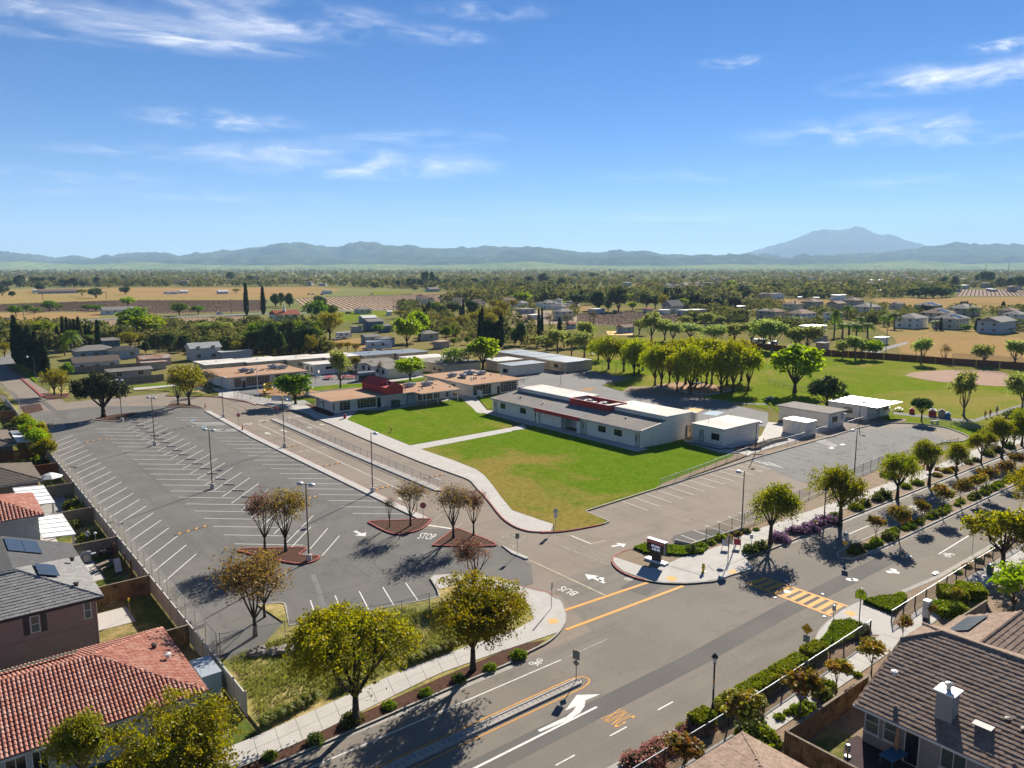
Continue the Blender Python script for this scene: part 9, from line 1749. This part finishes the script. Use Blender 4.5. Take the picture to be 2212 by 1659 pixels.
oc = pos(nt,True);oi = nd(nt,'ShaderNodeObjectInfo');ad = nd(nt,'ShaderNodeVectorMath',operation='ADD');mpd = mapped(nt,oc,(2.2,.85,1));nt.links.new(mpd,ad.inputs[0]);nt.links.new(oi.outputs['Location'],ad.inputs[1])
nz = noise(nt,ad.outputs[0],1.2,8,.56,.5);nz2 = noise(nt,ad.outputs[0],4.0,6,.65,.4);ln = nd(nt,'ShaderNodeVectorMath',operation='LENGTH');nt.links.new(oc,ln.inputs[0]);fall = rng_(nt,ln.outputs['Value'],.15,1.0,1,0)
def mm(op,a,b):
    n = nd(nt,'ShaderNodeMath',operation=op)
    for i,x in enumerate((a,b)):
        if isinstance(x,float): n.inputs[i].default_value = x
        else: nt.links.new(x,n.inputs[i])
    return n.outputs[0]
al = mm('MULTIPLY',mm('MULTIPLY',rng_(nt,nz,.34,.84),fall),mm('ADD',mm('MULTIPLY',nz2,.7),.45));at = nd(nt,'ShaderNodeAttribute',attribute_name='strength',attribute_type='OBJECT');al = mm('MULTIPLY',al,at.outputs['Fac'])
df = nd(nt,'ShaderNodeBsdfDiffuse');df.inputs[0].default_value = (.9,.9,.9,1);tl = nd(nt,'ShaderNodeBsdfTranslucent');tl.inputs[0].default_value = (1,1,1,1);ds = nd(nt,'ShaderNodeMixShader');ds.inputs[0].default_value = .75;nt.links.new(df.outputs[0],ds.inputs[1]);nt.links.new(tl.outputs[0],ds.inputs[2])
tp_ = nd(nt,'ShaderNodeBsdfTransparent');mx = nd(nt,'ShaderNodeMixShader');nt.links.new(al,mx.inputs[0]);nt.links.new(tp_.outputs[0],mx.inputs[1]);nt.links.new(ds.outputs[0],mx.inputs[2]);nt.links.new(mx.outputs[0],out.inputs[0])
def cloud(u_,v_,wu,hv,k,turn=0.0):
    """thin sheet of cirrus 7 km up, centred where bearing and elevation put it"""
    Zc = 7000.0;X,Y = w(u_,v_,Zc);d = math.hypot(X,Y);Xn,Yn = w(u_,v_ + hv,Zc);Xf,Yf = w(u_,v_ - hv,Zc)
    rl = (math.hypot(Xn,Yn) - math.hypot(Xf,Yf)) / 2;ra = wu / FOC * px_of(X,Y,Zc)[2];g = MB().add([(-1,-1,0),(1,-1,0),(1,1,0),(-1,1,0)],[(0,1,2,3)])
    o = link('cloud',mesh('cloud',g.v,g.f),'cirrus',None,(X,Y,Zc));o.rotation_euler = (0,0,math.atan2(Y,X) - R(90) + turn);o.scale = (ra,abs(rl),1);o['strength'] = float(k) * .85;o['kind'] = 'structure';return o
for q in ((180,50,620,60,1.5),(560,40,520,60,1.2),(420,85,330,30,.9,.1),(480,262,240,30,.95),(780,355,420,48,1.2),(600,330,320,34,.7),(950,78,160,26,.6,.3),(1050,25,200,30,.4),(2080,165,330,46,1.25),(2190,95,140,22,.9),(1880,285,330,46,.9),(1580,135,110,20,.5),(2080,300,200,26,.6),(120,385,330,26,.5),(420,425,420,22,.4),(1400,470,520,26,.35),(900,300,300,30,.4),(1500,380,300,24,.3),(300,330,260,24,.35),(2000,390,300,22,.35),(1650,500,420,18,.4),(700,480,500,20,.4)): cloud(*q)
for az_,el_,s_ in ((-80,18,6000),(-120,14,8000),(80,16,7000),(130,20,6000),(175,15,8000),(-160,24,6000),(60,26,5000)):
    d = 7000 / math.tan(R(el_));X,Y = fwd(math.sin(R(az_)) * d,math.cos(R(az_)) * d);g = MB().add([(-1,-1,0),(1,-1,0),(1,1,0),(-1,1,0)],[(0,1,2,3)]);o = link('cloud',mesh('cloud',g.v,g.f),'cirrus',None,(X,Y,7000));o.scale = (s_,s_ * .6,1);o['strength'] = 1.1;o['kind'] = 'structure'
